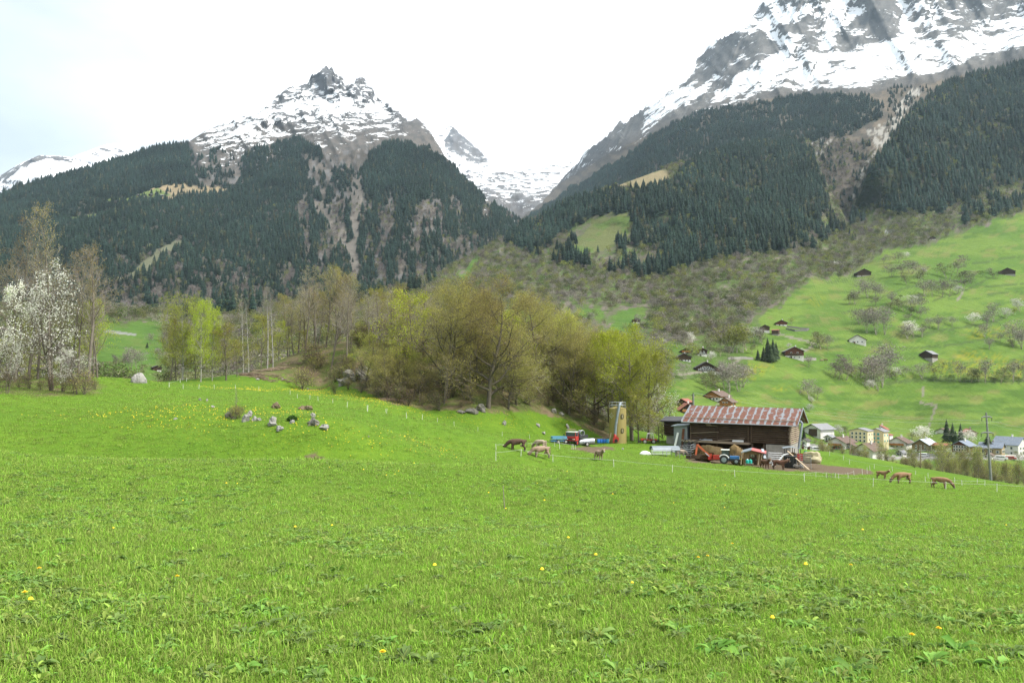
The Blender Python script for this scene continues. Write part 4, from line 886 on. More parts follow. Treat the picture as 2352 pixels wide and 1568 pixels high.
# juniper, earth heaps, stumps, brushwood
b=MB()
M_jun=leafmat('juniper',(.045,.085,.02),.4,.2,.01)
def leafball(name,vx,vy,w,h,n,mats,label,cat,sz=.12,group=None,seed=1,shape=1.):
    p=hit(vx,vy);s=p.y/F;g=np.random.default_rng(seed);q=g.normal(size=(n,3));q/=np.linalg.norm(q,axis=1,keepdims=True);q*=g.random((n,1))**.45
    c=q*np.array([w*s/2,w*s/2*.8,h*s*.95]);c[:,2]=abs(c[:,2])*(1-.25*np.hypot(q[:,0],q[:,1]))
    v,f=quads_at(c,np.full(n,sz),g,0,.35);o=mobj(name,npmesh(name,v,f,None,mats,g.integers(0,len(mats),len(f))),label=label,cat=cat,group=group);o.location=p;return o
leafball('juniper_bush',*c2(1112,1398),26,12,1600,[M_jun],'low dark green juniper bush among the meadow stones','bush',.14)
M_earth=stonemat('bare_earth',(.25,.19,.125),.9)
for x,y,w,h,l in [(985,1296,22,15,'brown earthy stump on the crest of the grass hump'),(1235,1310,30,14,'heap of brown earth and roots right of the stump on the grass hump')]:
    vx,vy=c2(x,y);p=hit(vx,vy);s=p.y/F;b=MB()
    for k in range(7):b.blob((random.uniform(-.4,.4)*w*s,random.uniform(-.3,.3)*w*s,.1),(w*s*.26,w*s*.22,h*s*random.uniform(.25,.6)),k+70,8,6,.5)
    o=b.build('earth_heap',M_earth,label=l,cat='earth heap');o.location=p
M_log=barkmat('dead_wood',(.22,.17,.12));M_cut=paint('cut_wood',(.55,.38,.2),.9)
def logs(vx,vy,n,L,r,label,name,spread,seed,rise=.25,group=None):
    p=hit(vx,vy);g=random.Random(seed);b=MB()
    for k in range(n):
        a=g.uniform(-.5,.5)+(math.pi if g.random()<.5 else 0);c=Vector((g.uniform(-1,1)*spread,g.uniform(-1,1)*spread*.5,0));c.z=float(gz(p.x+c.x,p.y+c.y))-p.z+g.uniform(.03,rise)
        d=Vector((math.cos(a),math.sin(a)*.6,g.uniform(-.12,.25)))*L*g.uniform(.4,1)/2;b.tube([c-d,c+d*.1+Vector((0,0,g.uniform(-.05,.1))),c+d],[r,r*.85,r*.55],5)
    o=b.build(name,M_log,label=label,cat='brushwood',group=group);o.location=p;return o
for i,(x,y,n,L,sp,l) in enumerate([(770,1022,70,2.2,1.7,'heap of grey brushwood at the left foot of the cleared slope'),(870,1056,50,2.0,2.0,'low row of brushwood along the foot of the cleared slope'),(1000,1050,40,1.8,1.8,'brushwood scattered at the middle foot of the cleared slope'),(920,985,26,3.5,2.6,'thin felled logs lying on the cleared slope'),(1030,960,40,1.6,3.4,'branch litter in the middle of the cleared slope'),(1120,920,30,1.6,3.0,'branch litter high on the cleared slope'),(1290,860,14,3.,1.6,'stacked thin poles at the top of the brushwood path'),(1200,1050,24,1.2,1.2,'small brushwood heap at the bottom of the path'),(1960,1240,50,1.6,1.6,'brushwood under the shrubs at the left foot of the wooded knoll')]):
    vx,vy=c2(x,y);logs(vx,vy,n,L,.05 if i!=3 else .1,l,'brushwood_heap',sp,i+80)
for x,y,l in [(905,915,'fresh cut stump under the left white trunk'),(943,903,'bright sawn stump under the forked white trunk'),(1235,780,'sawn stump at the top of the path')]:
    vx,vy=c2(x,y+8);p=hit(vx,vy) or at(vx,160);b=MB();b.tube([(0,0,-.3),(0,0,.25),(0,0,.75)],[.42,.36,.3],10,0);b.cyl((0,0,.752),(0,0,.77),.29,10,1)
    o=b.build('tree_stump',[M_log,M_cut],label=l,cat='tree stump');o.location=p
# ---- fences
M_post=paint('white_post',(.66,.65,.60),.7);M_wpost=paint('weathered_post',(.26,.225,.18),.9);M_wire=paint('fence_tape',(.5,.5,.47),.6)
def fence(posts,label,conv=lambda x,y:(x,y),wire=True,group='pasture fences',r=.035,ext=None,mat=None,ends=()):
    P=[]
    for (x,yt,yb) in posts:
        vx,vy=conv(x,yb);p=hit(vx,vy)
        if p is None:continue
        h=max(.6,(vy-conv(x,yt)[1])*p.y/F);P.append((p,h))
    o=empty('pasture_fence',P[0][0],0,label,'fence',group);o0=P[0][0];g=random.Random(len(posts))
    for p,h in P:
        b=MB();q=p-o0;l=Vector((g.uniform(-.07,.07),g.uniform(-.05,.05),0));b.tube([q-Vector((0,0,.2)),q+Vector((0,0,h))+l],[r*.85,r*.7],6);b.build('post',mat or M_post,o)
    if wire:
        b=MB();T=[p-o0+Vector((0,0,h*.86)) for p,h in P];T=[Vector(e)-o0 for e in ends[:1]]+T+[Vector(e)-o0 for e in ends[1:]]
        for a,c in zip(T[:-1],T[1:]):
            m=(a+c)/2-Vector((0,0,.05*min(1,(a-c).length/12)));b.tube([a,m,c],.008,4,0,False)
        b.build('wire',M_wire,o)
    return o
K3=lambda x,y:((2400+x/2.94)*.6125,(1400+y/2.94)*.6125)
K4=lambda x,y:((3000+x/2.8)*.6125,(1400+y/2.8)*.6125)
K6=lambda x,y:((1850+x/4.704)*.6125,(1620+y/4.704)*.6125)
Kg=lambda x,y:(796+x*.3386,581.9+y*.3386)
fr=[(1139,1036,1058),(1196,1030,1048)]+[(*K6(1050,390),K6(0,525)[1]),(*K6(2127,475),K6(0,610)[1])]+[(K3(x,0)[0],K3(0,a)[1],K3(0,c)[1]) for x,a,c in((357,1005,1090),(1047,1060,1145),(1815,1105,1195))]+[(K4(x,0)[0],K4(0,a)[1],K4(0,c)[1]) for x,a,c in((767,1095,1185),(1530,1135,1220))]+[(2290,1110,1129),(2420,1118,1137)]
fence(fr,'long front pasture fence of white posts and tape crossing below the barn and cows')
fence([(50,210,318),(930,180,246),(1173,180,295),(1383,205,297)],'fence with white tape behind the two fawn cows',K6)
fence([(1085,215,252),(1415,222,297),(1450,262,306)],'short fence of thin posts beside the farm track',K6,r=.028)
fence([(78,1108,1126),(170,1060,1084),(222,1053,1076)],'three leaning posts at the left end of the dandelion meadow',c2)
fence([(195,1115,1139),(326,1112,1139),(457,1118,1140),(636,1117,1141),(829,1135,1153),(1093,1165,1186),(1155,1192,1218),(1257,1197,1225),(1330,1212,1240),(1453,1242,1260),(1570,1265,1298),(1743,1293,1326),(1903,1310,1343)],'fence of small white posts through the dandelion meadow in front of the knoll',c2,wire=False,r=.027)
fence([(140,1045,1069),(268,1058,1085),(409,1092,1119),(512,1115,1131),(616,1122,1144),(731,1140,1169),(890,1178,1206),(1055,1207,1238),(1242,1225,1256)],'fence of white posts on the slope above the brown cow, left of the truck',Kg,wire=False,r=.027)
fence([(48+0*1,1055,1100),(165,1032,1086),(275,1045,1093),(377,1050,1101),(408,1055,1103),(507,1040,1099),(567,1020,1076)],'fence of short white posts below the farm yard mud',K4,r=.03)
fence([(655,1003,1062),(705,985,1047),(735,965,1016),(778,950,1000)],'row of white posts climbing from the yard fence',K4,wire=False,r=.035)
fence([(292,1040,1098),(330,1045,1100),(357,1035,1102)],'three wooden stakes inside the yard fence',K4,wire=False,mat=M_wpost)
fence([(310,815,862),(455,860,908),(520,900,952),(972,975,1026),(1212,1020,1063)],'fence of white posts along the crest of the field behind the right cows',K4,r=.035)
fence([(1317,1080,1137),(1387,1095,1153),(1703,1118,1174),(1940,1118,1182)],'fence of leaning white posts left of the tall power pole',K4,r=.035)
fence([(1347,1060,1086),(1625,1090,1143),(1860,1105,1156)],'row of white posts at the edge of the riverside thicket',K4,wire=False,r=.035)
p=hit(1160,1165)
fence([(1160,1130,1168)],'single thin weathered stake standing in the foreground meadow',wire=False,group='single stakes',mat=M_wpost,r=.016)
# ---- cattle
def coat(name,top,side,leg,muz=(.70,.64,.57)):
    t=NT(name);oc=t.coord();n=t.noise(oc,3,4,.6);sx=t.n('ShaderNodeSeparateXYZ');t.l(oc,sx.inputs[0])
    c=t.mix(t.rng(n,.35,.65,0,1),tuple(x*.82 for x in side),tuple(x*1.15 for x in side))
    c=t.mix(t.rng(sx.outputs[2],1.15,1.42,0,.8),c,top);c=t.mix(t.rng(sx.outputs[2],.75,.3,0,.9),c,leg)
    c=t.mix(t.attr('muzzle','Fac'),c,muz);c=t.mix(t.attr('dark','Fac'),c,(.02,.017,.015))
    return t.bsdf(c,.75,0,t.bump(t.noise(oc,40,3,.6),.25,.02),.2)
CO={'brown':coat('brown_coat',(.13,.075,.05),(.085,.05,.036),(.075,.05,.04)),'fawn':coat('fawn_coat',(.40,.30,.22),(.27,.19,.135),(.34,.27,.21)),'pale':coat('pale_coat',(.50,.41,.33),(.38,.29,.22),(.4,.33,.27)),'tan':coat('tan_coat',(.33,.205,.12),(.255,.148,.083),(.235,.16,.11)),'red':coat('red_coat',(.16,.085,.05),(.12,.06,.04),(.10,.065,.045))}
M_horn=paint('horn',(.6,.53,.42),.5)
def cow_mesh(pose,seed=0):
    g=random.Random(seed);j=lambda:g.uniform(-.05,.05)
    if pose=='graze':head=[((1.0,0,.94),.25),((1.21,.02,.70),.18),((1.38,.03,.56),.215),((1.49,.03,.28),.135),((1.53,.03,.10),.135)]
    elif pose=='turn':head=[((1.0,.05,1.2),.27),((1.10,.18,1.38),.20),((1.18,.32,1.42),.20),((1.27,.50,1.22),.135),((1.31,.58,1.10),.125)]
    else:head=[((.96,0,1.24),.27),((1.10,0,1.42),.20),((1.24,0,1.50),.20),((1.43,0,1.30),.135),((1.51,0,1.17),.125)]
    Vs=[((-.82,0,1.14),(.35,.31)),((-.38,0,1.06),(.41,.41)),((.05,0,1.03),(.43,.45)),((.44,0,1.06),(.38,.43)),((.76,0,1.12),(.29,.34))]+[(p,(r,r)) for p,r in head];E=[(i,i+1) for i in range(len(Vs)-1)]
    for sx,par in((.50,3),(-.74,0)):
        for sy in(-1,1):
            st=j()*2.2 if pose!='stand' else j();b=len(Vs)
            if sx>0:L=[((sx,.2*sy,.74),.18),((sx+.02+st*.5,.2*sy,.40),.095),((sx+st,.2*sy,.13),.066),((sx+.05+st,.2*sy,.0),.075)]
            else:L=[((sx+.06,.2*sy,.86),.24),((sx+.12+st*.3,.22*sy,.62),.17),((sx-.12+st*.7,.2*sy,.42),.09),((sx-.06+st,.2*sy,.13),.066),((sx-.01+st,.2*sy,.0),.075)]
            Vs+=[(p,(r,r)) for p,r in L];E.append((par,b));E+=[(b+i,b+i+1) for i in range(len(L)-1)]
    b=len(Vs);Vs+=[((-1.0,0,1.27),(.045,.045)),((-1.07,.03,.9),(.026,.026)),((-1.05,.04,.6),(.03,.03)),((-1.04,.04,.42),(.045,.045))];E+=[(0,b),(b,b+1),(b+1,b+2),(b+2,b+3)]
    me=bpy.data.meshes.new('cow');me.from_pydata([v for v,_ in Vs],E,[])
    o=bpy.data.objects.new('cow_build',me);COL.objects.link(o)
    sm=o.modifiers.new('s','SKIN');sk=me.skin_vertices[0].data
    for i,(v,r) in enumerate(Vs):sk[i].radius=r
    sk[0].use_root=True;sm.branch_smoothing=.7
    ss=o.modifiers.new('u','SUBSURF');ss.levels=2
    dg=bpy.context.evaluated_depsgraph_get();m=bpy.data.meshes.new_from_object(o.evaluated_get(dg));bpy.data.objects.remove(o)
    m.name='cow'
    co=np.zeros(len(m.vertices)*3,np.float32);m.vertices.foreach_get('co',co);co=co.reshape(-1,3)
    mz=np.array(head[-1][0]);fattr(m,'muzzle',sst(.24,.11,np.linalg.norm(co-mz,axis=1)))
    hoof=sst(.09,.04,co[:,2])*(co[:,0]<.8);tail=sst(.62,.5,co[:,2])*(co[:,0]<-.98);hd=np.array(head[-2][0])*.5+np.array(head[-1][0])*.5
    nose=sst(.045,.02,np.linalg.norm(co-(mz+(mz-np.array(head[-2][0]))*.55),axis=1))
    fattr(m,'dark',np.clip(hoof+tail+nose+.38*sst(.85,1.2,co[:,0])+.25*sst(.75,.5,co[:,2])*sst(.35,.15,co[:,2]),0,.95))
    m.polygons.foreach_set('use_smooth',np.ones(len(m.polygons),bool))
    return m,head
def cow(pose,p,heading,coatname,label,size=1.0,seed=0,group='cattle in the meadow',horns=True,udder=True,cat='cow'):
    m,head=cow_mesh(pose,seed);m.materials.clear();m.materials.append(CO[coatname])
    o=mobj('cow',m,label=label,cat=cat,group=group);o.location=p;o.rotation_euler=(0,0,heading);o.scale=(size*.86,)*3
    h=Vector(head[2][0]);f=(Vector(head[3][0])-h).normalized();s=f.cross(Vector((0,0,1))).normalized();u=s.cross(f).normalized()
    for k in(-1,1):
        b=MB();b.tube([h+s*k*.10+u*.02-f*.05,h+s*k*.22+u*.0-f*.07,h+s*k*.33-u*.03-f*.06],[.035,.07,.012],6);b.build('ear',CO[coatname],o,smooth=True)
        if horns:
            b=MB();b.tube([h+s*k*.07+u*.09-f*.08,h+s*k*.17+u*.17-f*.09,h+s*k*.21+u*.27-f*.03],[.032,.024,.008],6);b.build('horn',M_horn,o,smooth=True)
    if udder:
        b=MB();b.blob((-.48,0,.60),(.17,.13,.13),3,10,7,.05);b.build('udder',M_udder,o,smooth=True)
    return o
M_udder=paint('udder_skin',(.42,.30,.24),.7)
cow('graze',hit(1188,1036),R(176),'brown','dark brown cow grazing at the left end of the herd, head down to the left',1.02,1)
cow('graze',hit(1243,1052),R(190),'fawn','fawn cow grazing in front of another pale cow, head down to the left',1.0,2)
cow('graze',hit(1243,1034)+Vector((0,1.5,0)),R(140),'pale','pale cow mostly hidden behind the grazing fawn cow',.98,3)
cow('look',hit(1376,1056),R(-66),'fawn','fawn young cow facing the camera alone between the truck and the front fence',.92,4,udder=False)
cow('look',hit(1757,1076),R(-72),'red','dark red brown cow facing the camera in front of the small shed',.95,5,udder=False)
cow('turn',hit(1790,1078),R(-38),'red','dark red brown cow beside the black tub, its body turned right',1.0,6,udder=False)
cow('look',hit(2026,1099),R(-48),'tan','tan young cow standing behind the long grazing cow on the right',.8,7,udder=False)
cow('graze',hit(2074,1110),R(178),'tan','long tan cow grazing sideways, head down to the left, right part of the meadow',1.05,8)
cow('graze',hit(2160,1121),R(-40),'tan','tan cow grazing towards the right behind a leaning fence post',.98,9,horns=False)
# ============================================================ FARM
def woodmat(name,a,b,along='X',sc=1.):
    t=NT(name);oc=t.coord();s=(.6,6,6) if along=='X' else (6,6,.6)
    n=t.noise(t.map(oc,s),1.6*sc,6,.65);n2=t.noise(oc,.7,4,.6)
    c=t.mix(t.rng(n,.3,.7,0,1),a,b);c=t.mix(t.rng(n2,.45,.7,0,.5),c,tuple(x*.5 for x in a))
    return t.bsdf(c,.9,0,t.bump(n,.5,.02),.15)
W_dark=woodmat('dark_log',(.062,.043,.03),(.125,.088,.06));W_grey=woodmat('weathered_log',(.24,.19,.14),(.36,.29,.22));W_plank=woodmat('pale_plank',(.42,.33,.22),(.55,.45,.33));W_brown=woodmat('brown_board',(.19,.115,.065),(.28,.18,.10),'Z')
W_black=woodmat('old_black_wood',(.035,.024,.018),(.085,.055,.038));W_red=woodmat('red_brown_wood',(.10,.045,.028),(.17,.075,.045));W_orange=woodmat('orange_wood',(.30,.13,.045),(.42,.20,.075))
M_steel=paint('galvanised_steel',(.36,.38,.40),.45,.6,.1);M_tin=paint('pale_tin',(.23,.265,.29),.55,.3,.1,2);M_mason=stonemat('rubble_masonry',(.42,.40,.36),.25)
M_white=paint('white_render',(.72,.70,.66),.9,0,.06,.6,.1,(.5,.47,.42));M_black=paint('black_plastic',(.02,.021,.023),.35,0,.2,3);M_tyre=paint('tyre_rubber',(.03,.03,.03),.85);M_glass=paint('window_glass',(.06,.075,.085),.08,0,.1,2,.6)
M_redp=paint('red_paint',(.40,.035,.025),.4,0,.12,2,.4,(.25,.06,.04));M_orangep=paint('orange_paint',(.44,.10,.035),.5,0,.15,2,.4,(.3,.1,.05));M_bluep=paint('blue_paint',(.045,.17,.42),.4,0,.12,2,.4,(.1,.13,.18));M_ltblue=paint('faded_blue_paint',(.11,.29,.43),.55,0,.2,2,.3,(.2,.2,.2));M_bluebar=paint('blue_drum',(.03,.16,.55),.4)
M_whitep=paint('white_paint',(.74,.74,.72),.45,0,.05);M_teal=paint('teal_can',(.03,.42,.38),.4);M_greenp=paint('green_paint',(.02,.22,.08),.5);M_hay=stonemat('hay',(.27,.19,.09),.0);M_dung=stonemat('dung_straw',(.12,.085,.04),.35);M_tarp=paint('tan_tarp',(.36,.32,.20),.8,0,.2,1.5);M_grey=paint('grey_panel',(.22,.24,.26),.6,.2,.1,1)
M_lamp=paint('lamp_glass',(.8,.78,.7),.2);M_dkmetal=paint('dark_chassis',(.045,.045,.047),.6,.3)
def rustroof(name,step=.98,rust=(.15,.062,.04),grey=(.25,.27,.29),amount=.73):
    t=NT(name);oc=t.coord();sx=t.n('ShaderNodeSeparateXYZ');t.l(oc,sx.inputs[0])
    jit=t.noise(t.map(oc,(1.,.35,.35)),2.6,4,.7);fine=t.noise(oc,9,5,.75)
    x=t.math('ADD',t.math('DIVIDE',sx.outputs[0],step),t.math('MULTIPLY',t.math('SUBTRACT',jit,.5),1.0))
    f=t.math('FRACT',x);col=t.n('ShaderNodeTexNoise');col.inputs['Scale'].default_value=1;cell=t.n('ShaderNodeCombineXYZ');t.l(t.math('FLOOR',x),cell.inputs[0]);t.l(cell.outputs[0],col.inputs['Vector'])
    q=t.math('ADD',t.math('ADD',f,t.math('MULTIPLY',t.math('SUBTRACT',col.outputs[0],.5),1.0)),t.math('MULTIPLY',t.math('SUBTRACT',fine,.5),.3))
    k=t.rng(q,amount-.04,amount+.04,1,0);big=t.noise(t.map(oc,(.8,1.6,1.6)),1.2,5,.7)
    k=t.math('MULTIPLY',k,t.rng(big,.36,.44,0,1))
    r=t.mix(t.rng(fine,.3,.7,0,1),tuple(v*.7 for v in rust),tuple(v*1.3 for v in rust));r=t.mix(t.rng(big,.58,.72,0,.6),r,(.30,.13,.06))
    c=t.mix(k,t.mix(t.rng(fine,.3,.7,0,1),tuple(v*.8 for v in grey),grey),r)
    wv=t.n('ShaderNodeTexWave',wave_type='BANDS',bands_direction='X');t.l(oc,wv.inputs[0]);wv.inputs['Scale'].default_value=3.
    return t.bsdf(c,.6,0,t.bump(wv.outputs[0],.5,.03),.25)
M_rust=rustroof('rusty_sheet_roof')
# ---------------- log barn
bx=at(1826,113.5);YAW=R(-28)
zE=float(ray(1824,976)[1])*113.5
barn=empty('log_barn',(38.7,113.5,zE),YAW,'long dark log barn with a rusty striped tin roof, standing right of centre','barn')
barn.rotation_euler=(0,R(.9),YAW)
LN=15.5;DP=9.2;RI=2.15     # local: x from 0 (right end) to -LN (left end); y depth; z=0 at the front eave
def roof_slab(y0,z0,y1,z1,name,x0=.35,x1=-LN-.35,th=.07):
    b=MB();b.add([(x0,y0,z0),(x1,y0,z0),(x1,y1,z1),(x0,y1,z1),(x0,y0,z0-th),(x1,y0,z0-th),(x1,y1,z1-th),(x0,y1,z1-th)],[(0,1,2,3),(7,6,5,4),(0,4,5,1),(1,5,6,2),(2,6,7,3),(3,7,4,0)])
    return b.build(name,M_rust,barn,label='rusty red and bare grey striped tin roof slope')
roof_slab(-.15,-.07,DP/2,RI,'roof');roof_slab(DP+.15,-.07,DP/2+.004,RI+.004,'roof')
b=MB();b.tube([(.2,.72,.52),(-5,.70,.50),(-10,.73,.53),(-LN-.2,.72,.52)],[.07,.06,.07,.06],6);
for k in range(9):b.box((-.6-k*1.8,.9,.50),(.05,.35,.08))
b.build('snow_guard',W_grey,barn)
b=MB();b.tube([(.35,-.2,-.12),(-LN-.35,-.2,-.14)],.075,6);b.build('gutter',M_steel,barn)
b=MB()
for y0,z0,y1,z1 in((-.15,-.02,DP/2,RI+.05),(DP+.15,-.02,DP/2,RI+.05)):
    b.beam((.37,y0,z0-.02),(.37,y1,z1-.02),.05,.22);b.beam((-LN-.37,y0,z0-.02),(-LN-.37,y1,z1-.02),.05,.22)
b.build('verge_board',M_steel,barn)
FY=.85;XR=-.85;XL=-LN+.8;ZF=-2.75
def logwall(p0,p1,z0,z1,r,name,mat,seed,ext=.0,skip=()):
    b=MB();p0=Vector(p0);p1=Vector(p1);n=int((z1-z0)/(r*2.02));g=random.Random(seed);d=(p1-p0).normalized()
    for k in range(n):
        if k in skip:continue
        z=z0+r+(z1-z0-2*r)*k/(n-1);P=[]
        for j in range(6):
            q=p0-d*(ext*(1 if k%2 else .55))+(p1-p0+d*2*ext*(1 if k%2 else .55))*(j/5);P.append((q.x,q.y,z+g.uniform(-.02,.02)))
        b.tube(P,[r*g.uniform(.82,1.02) for _ in P],8)
    return b.build(name,mat,barn,smooth=True)
logwall((XL,FY,0),(XR,FY,0),ZF,-.05,.125,'front_log_wall',W_dark,1)
logwall((XR,FY,0),(XR,DP-.8,0),ZF-.1,.0,.135,'gable_log_wall',W_grey,2,.32)
logwall((XL,FY,0),(XL,DP-.8,0),ZF,.0,.13,'gable_log_wall',W_dark,3,.2)
logwall((XL,DP-.8,0),(XR,DP-.8,0),ZF,-.05,.13,'rear_log_wall',W_dark,4)
b=MB()   # boarding behind the logs and gable triangles
b.box(((XL+XR)/2,FY+.2,(ZF)/2),(XR-XL-.1,.06,-ZF-.1))
for x in(XR-.1,XL+.1):b.prism([Vector((x,FY+.1,-.02)),Vector((x,DP-.9,-.02)),Vector((x,DP/2,RI-.2))],(x,0,0),(x+.05,0,0))
b.build('inner_boarding',W_black,barn)
for x in(XL+.02,-LN+4.7,-LN+9.05,-LN+9.5,XR-.15):
    b=MB();b.box((x,FY-.17,ZF/2-.02),(.2,.16,-ZF+.05));b.build('wall_post',W_dark,barn)
b=MB()
for z in(-.35,-.55):b.box((-LN+3.35 if z>-.5 else -LN+3.5,FY-.128,z),(.75,.02,.10))
b.box((-LN+4.2,FY-.128,-.56),(.9,.02,.05));b.build('pale_slat',W_plank,barn)
b=MB()   # poles laid along the wall
b.tube([(-LN+.8,FY-.3,-1.75),(-LN+4.9,FY-.3,-1.42)],.05,6);b.tube([(-LN+4.8,FY-.3,-2.6),(-LN+8.6,FY-.35,-2.15)],.05,6);b.build('leaning_pole',W_grey,barn)
b=MB();b.box((-LN+4.6,FY-.65,ZF-.12),(9.6,1.5,.16));b.box((-LN+4.6,FY-1.35,ZF-.05),(9.6,.14,.3));b.build('hay_deck',W_grey,barn)
b=MB();b.tube([(-LN+2.3,FY-.75,ZF+.12),(-LN+4.1,FY-.75,ZF+.13)],.14,8);b.build('pipe_section',M_steel,barn)
b=MB();b.tube([(-LN+7.,FY-.75,ZF+.14),(-LN+7.7,FY-.72,ZF+.17),(-LN+8.5,FY-.75,ZF+.2)],.17,9);b.build('white_sleeve',M_whitep,barn,smooth=True)
ZB=-5.6
b=MB();b.box((XR-1.6,FY+.2,(ZF+ZB)/2-.06),(3.2,.5,ZF-ZB-.1));b.box((XR-.2,DP/2,(ZF+ZB)/2-.06),(.5,DP-2.3,ZF-ZB-.1));b.box((XL+.3,DP/2,(ZF+ZB)/2-.06),(.5,DP-1.8,ZF-ZB-.1));b.box((-LN/2,DP-1.,(ZF+ZB)/2-.06),(LN-1.6,.5,ZF-ZB-.1));b.build('masonry_base',M_mason,barn)
b=MB();b.box((-LN/2-1.5,3.2,(ZF+ZB)/2-.05),(LN-5,.15,ZF-ZB-.15));b.build('stall_back_wall',W_black,barn)
for x in(-LN+1.,-LN+4.6,-LN+7.2,-LN+9.6,-LN+11.2):
    b=MB();b.box((x,FY-.1,(ZF+ZB)/2-.1),(.22,.22,ZF-ZB));b.build('stall_post',W_dark,barn)
b=MB();b.tube([(-.3,1.9,.55),(.45,1.6,.45),(.72,1.3,.2),(.70,1.2,-.2),(.58,1.05,-1.),(.35,.8,-3.2)],.17,12)
for z in(-.7,-1.8,-2.6):b.ring((.66-abs(z)*.095,1.15-abs(z)*.1,z),(0,0,1),.18,.02,14,5)
b.build('vent_pipe',M_tin,barn,smooth=True)
BM=barn.matrix_basis.copy() if False else (Matrix.Translation(barn.location)@barn.rotation_euler.to_matrix().to_4x4())
def bl(x,y,z):return BM@Vector((x,y,z))
def grounded(v):return Vector((v.x,v.y,float(gz(v.x,v.y))))
# neighbouring barn behind the left end
p=bl(-LN-2.2,7.,0);o=empty('small_log_barn',grounded(p),YAW,'small dark log barn tucked behind the left end of the long barn','barn')
b=MB();zt=float(ray(1570,965)[1])*126-o.location.z
for k in range(int((zt-1.6)/.26)):
    z=1.6+k*.26;b.tube([(-2.3,-2,z),(2.5,-2,z)],.13,7);b.tube([(-2.3,-2,z+.13),(-2.3,3,z+.13)],.13,7);b.tube([(2.5,-2,z+.13),(2.5,3,z+.13)],.13,7)
b.build('log_wall',W_black,o);b=MB();b.box((.1,.5,.75),(4.4,4.6,1.7));b.build('base',M_mason,o)
b=MB();b.add([(-2.9,-2.6,zt-.1),(2.9,-2.6,zt-.1),(2.9,.5,zt+.5),(-2.9,.5,zt+.5),(2.9,3.6,zt-.1),(-2.9,3.6,zt-.1)],[(0,1,2,3),(3,2,4,5)]);b.add([(-2.9,-2.6,zt-.25),(2.9,-2.6,zt-.25),(2.9,.5,zt+.35),(-2.9,.5,zt+.35),(2.9,3.6,zt-.25),(-2.9,3.6,zt-.25)],[(3,2,1,0),(5,4,2,3)]);b.build('roof',paint('dark_tar_roof',(.07,.07,.075),.7),o)
p=bl(-LN-.7,1.8,0);o=empty('lean_to_shed',grounded(p),YAW,'grey sheet metal lean-to against the left end of the long barn','shed')
zl=barn.location.z-o.location.z
b=MB();b.box((0,0,(zl-.6)/2),(2.0,2.5,zl-.6));b.build('wall',M_grey,o);b=MB();b.add([(-1.3,-1.6,zl-.5),(1.2,-1.6,zl-.35),(1.2,1.6,zl-.2),(-1.3,1.6,zl-.35),(-1.3,-1.6,zl-.6),(1.2,-1.6,zl-.45),(1.2,1.6,zl-.3),(-1.3,1.6,zl-.45)],[(0,1,2,3),(7,6,5,4),(0,4,5,1),(1,5,6,2),(2,6,7,3),(3,7,4,0)]);b.build('roof',M_tin,o)
b=MB();b.beam((-.9,-2.0,0),(-.35,-1.3,zl-1.5),.3,.06,m=0);b.build('white_board',M_whitep,o);b=MB();b.beam((.3,-2.,0),(.5,-1.32,zl-.9),.35,.06);b.build('brown_board',W_red,o)
def vpos(vx,vy):return hit(vx,vy)
# ---------------- silo
p=at(1418,128);p.z=float(ray(1418,1017)[1])*128
silo=empty('tower_silo',p,0,'olive yellow cylindrical feed silo with a railing on top, at the edge of the knoll','silo')
t=NT('silo_shell');oc=t.coord();n=t.noise(t.map(oc,(9,9,.25)),1.2,5,.6);n2=t.noise(oc,.8,4,.6)
M_silo=t.bsdf(t.mix(t.rng(n2,.4,.7,0,.4),t.mix(t.rng(n,.3,.7,0,1),(.25,.20,.065),(.34,.28,.10)),(.22,.18,.08)),.6,0,None,.3)
Rs=1.33;Hs=float(ray(1418,938)[1])*128-p.z
b=MB();b.tube([(0,0,-.6),(0,0,Hs)],[Rs,Rs*.985],40);b.build('shell',M_silo,silo,smooth=True)
b=MB();b.tube([(0,0,Hs+.002),(0,0,Hs+.28)],[Rs*1.01,.45],32);b.build('lid',M_silo,silo,smooth=False)
b=MB()
for z in(.55,1.0):b.ring((0,0,Hs+z),(0,0,1),Rs*.92,.025,28,5)
for k in range(8):
    a=2*math.pi*k/8;b.tube([(Rs*.92*math.cos(a),Rs*.92*math.sin(a),Hs-.02),(Rs*.92*math.cos(a),Rs*.92*math.sin(a),Hs+1.0)],.025,5)
b.build('railing',M_steel,silo)
for z in(Hs*.78,Hs*.37):
    a=R(-90+24);c=Vector((math.cos(a),math.sin(a),0));s=Vector((-math.sin(a),math.cos(a),0));b=MB();q=c*(Rs+.02)+Vector((0,0,z))
    for k in range(20):pass
    b.tube([q+s*.22*math.cos(u)+Vector((0,0,.40*max(-.8,min(.8,math.sin(u)*1.1)))) for u in [2*math.pi*i/16 for i in range(17)]],.045,5,0,False)
    h=b.build('hatch_frame',M_dkmetal,silo);b=MB();b.box(q+c*.02,(.26,.06,.5),a+math.pi/2);b.build('hatch_door',M_silo,silo);b=MB();b.box(q+c*.05,(.05,.05,.45),a+math.pi/2);b.build('hatch_handle',M_steel,silo)
a=R(-90-52);c=Vector((math.cos(a),math.sin(a),0));s=Vector((-math.sin(a),math.cos(a),0));q=c*(Rs+.012)+Vector((0,0,Hs*.80));b=MB()
D=[q+s*-.42+Vector((0,0,0)),q+Vector((0,0,.40)),q+s*.42,q+Vector((0,0,-.40))];b.tube(D+[D[0]],.022,5,0,False)
b.box(q,(.3,.015,.04),a+math.pi/2);b.build('diamond_mark',M_whitep,silo)
def SP_(vx,vy,d):return pt(vx,vy,d)-p
pc=lambda cx,cy,d:pt((2050+cx/5.47)*.6125,(1480+cy/5.47)*.6125,d)
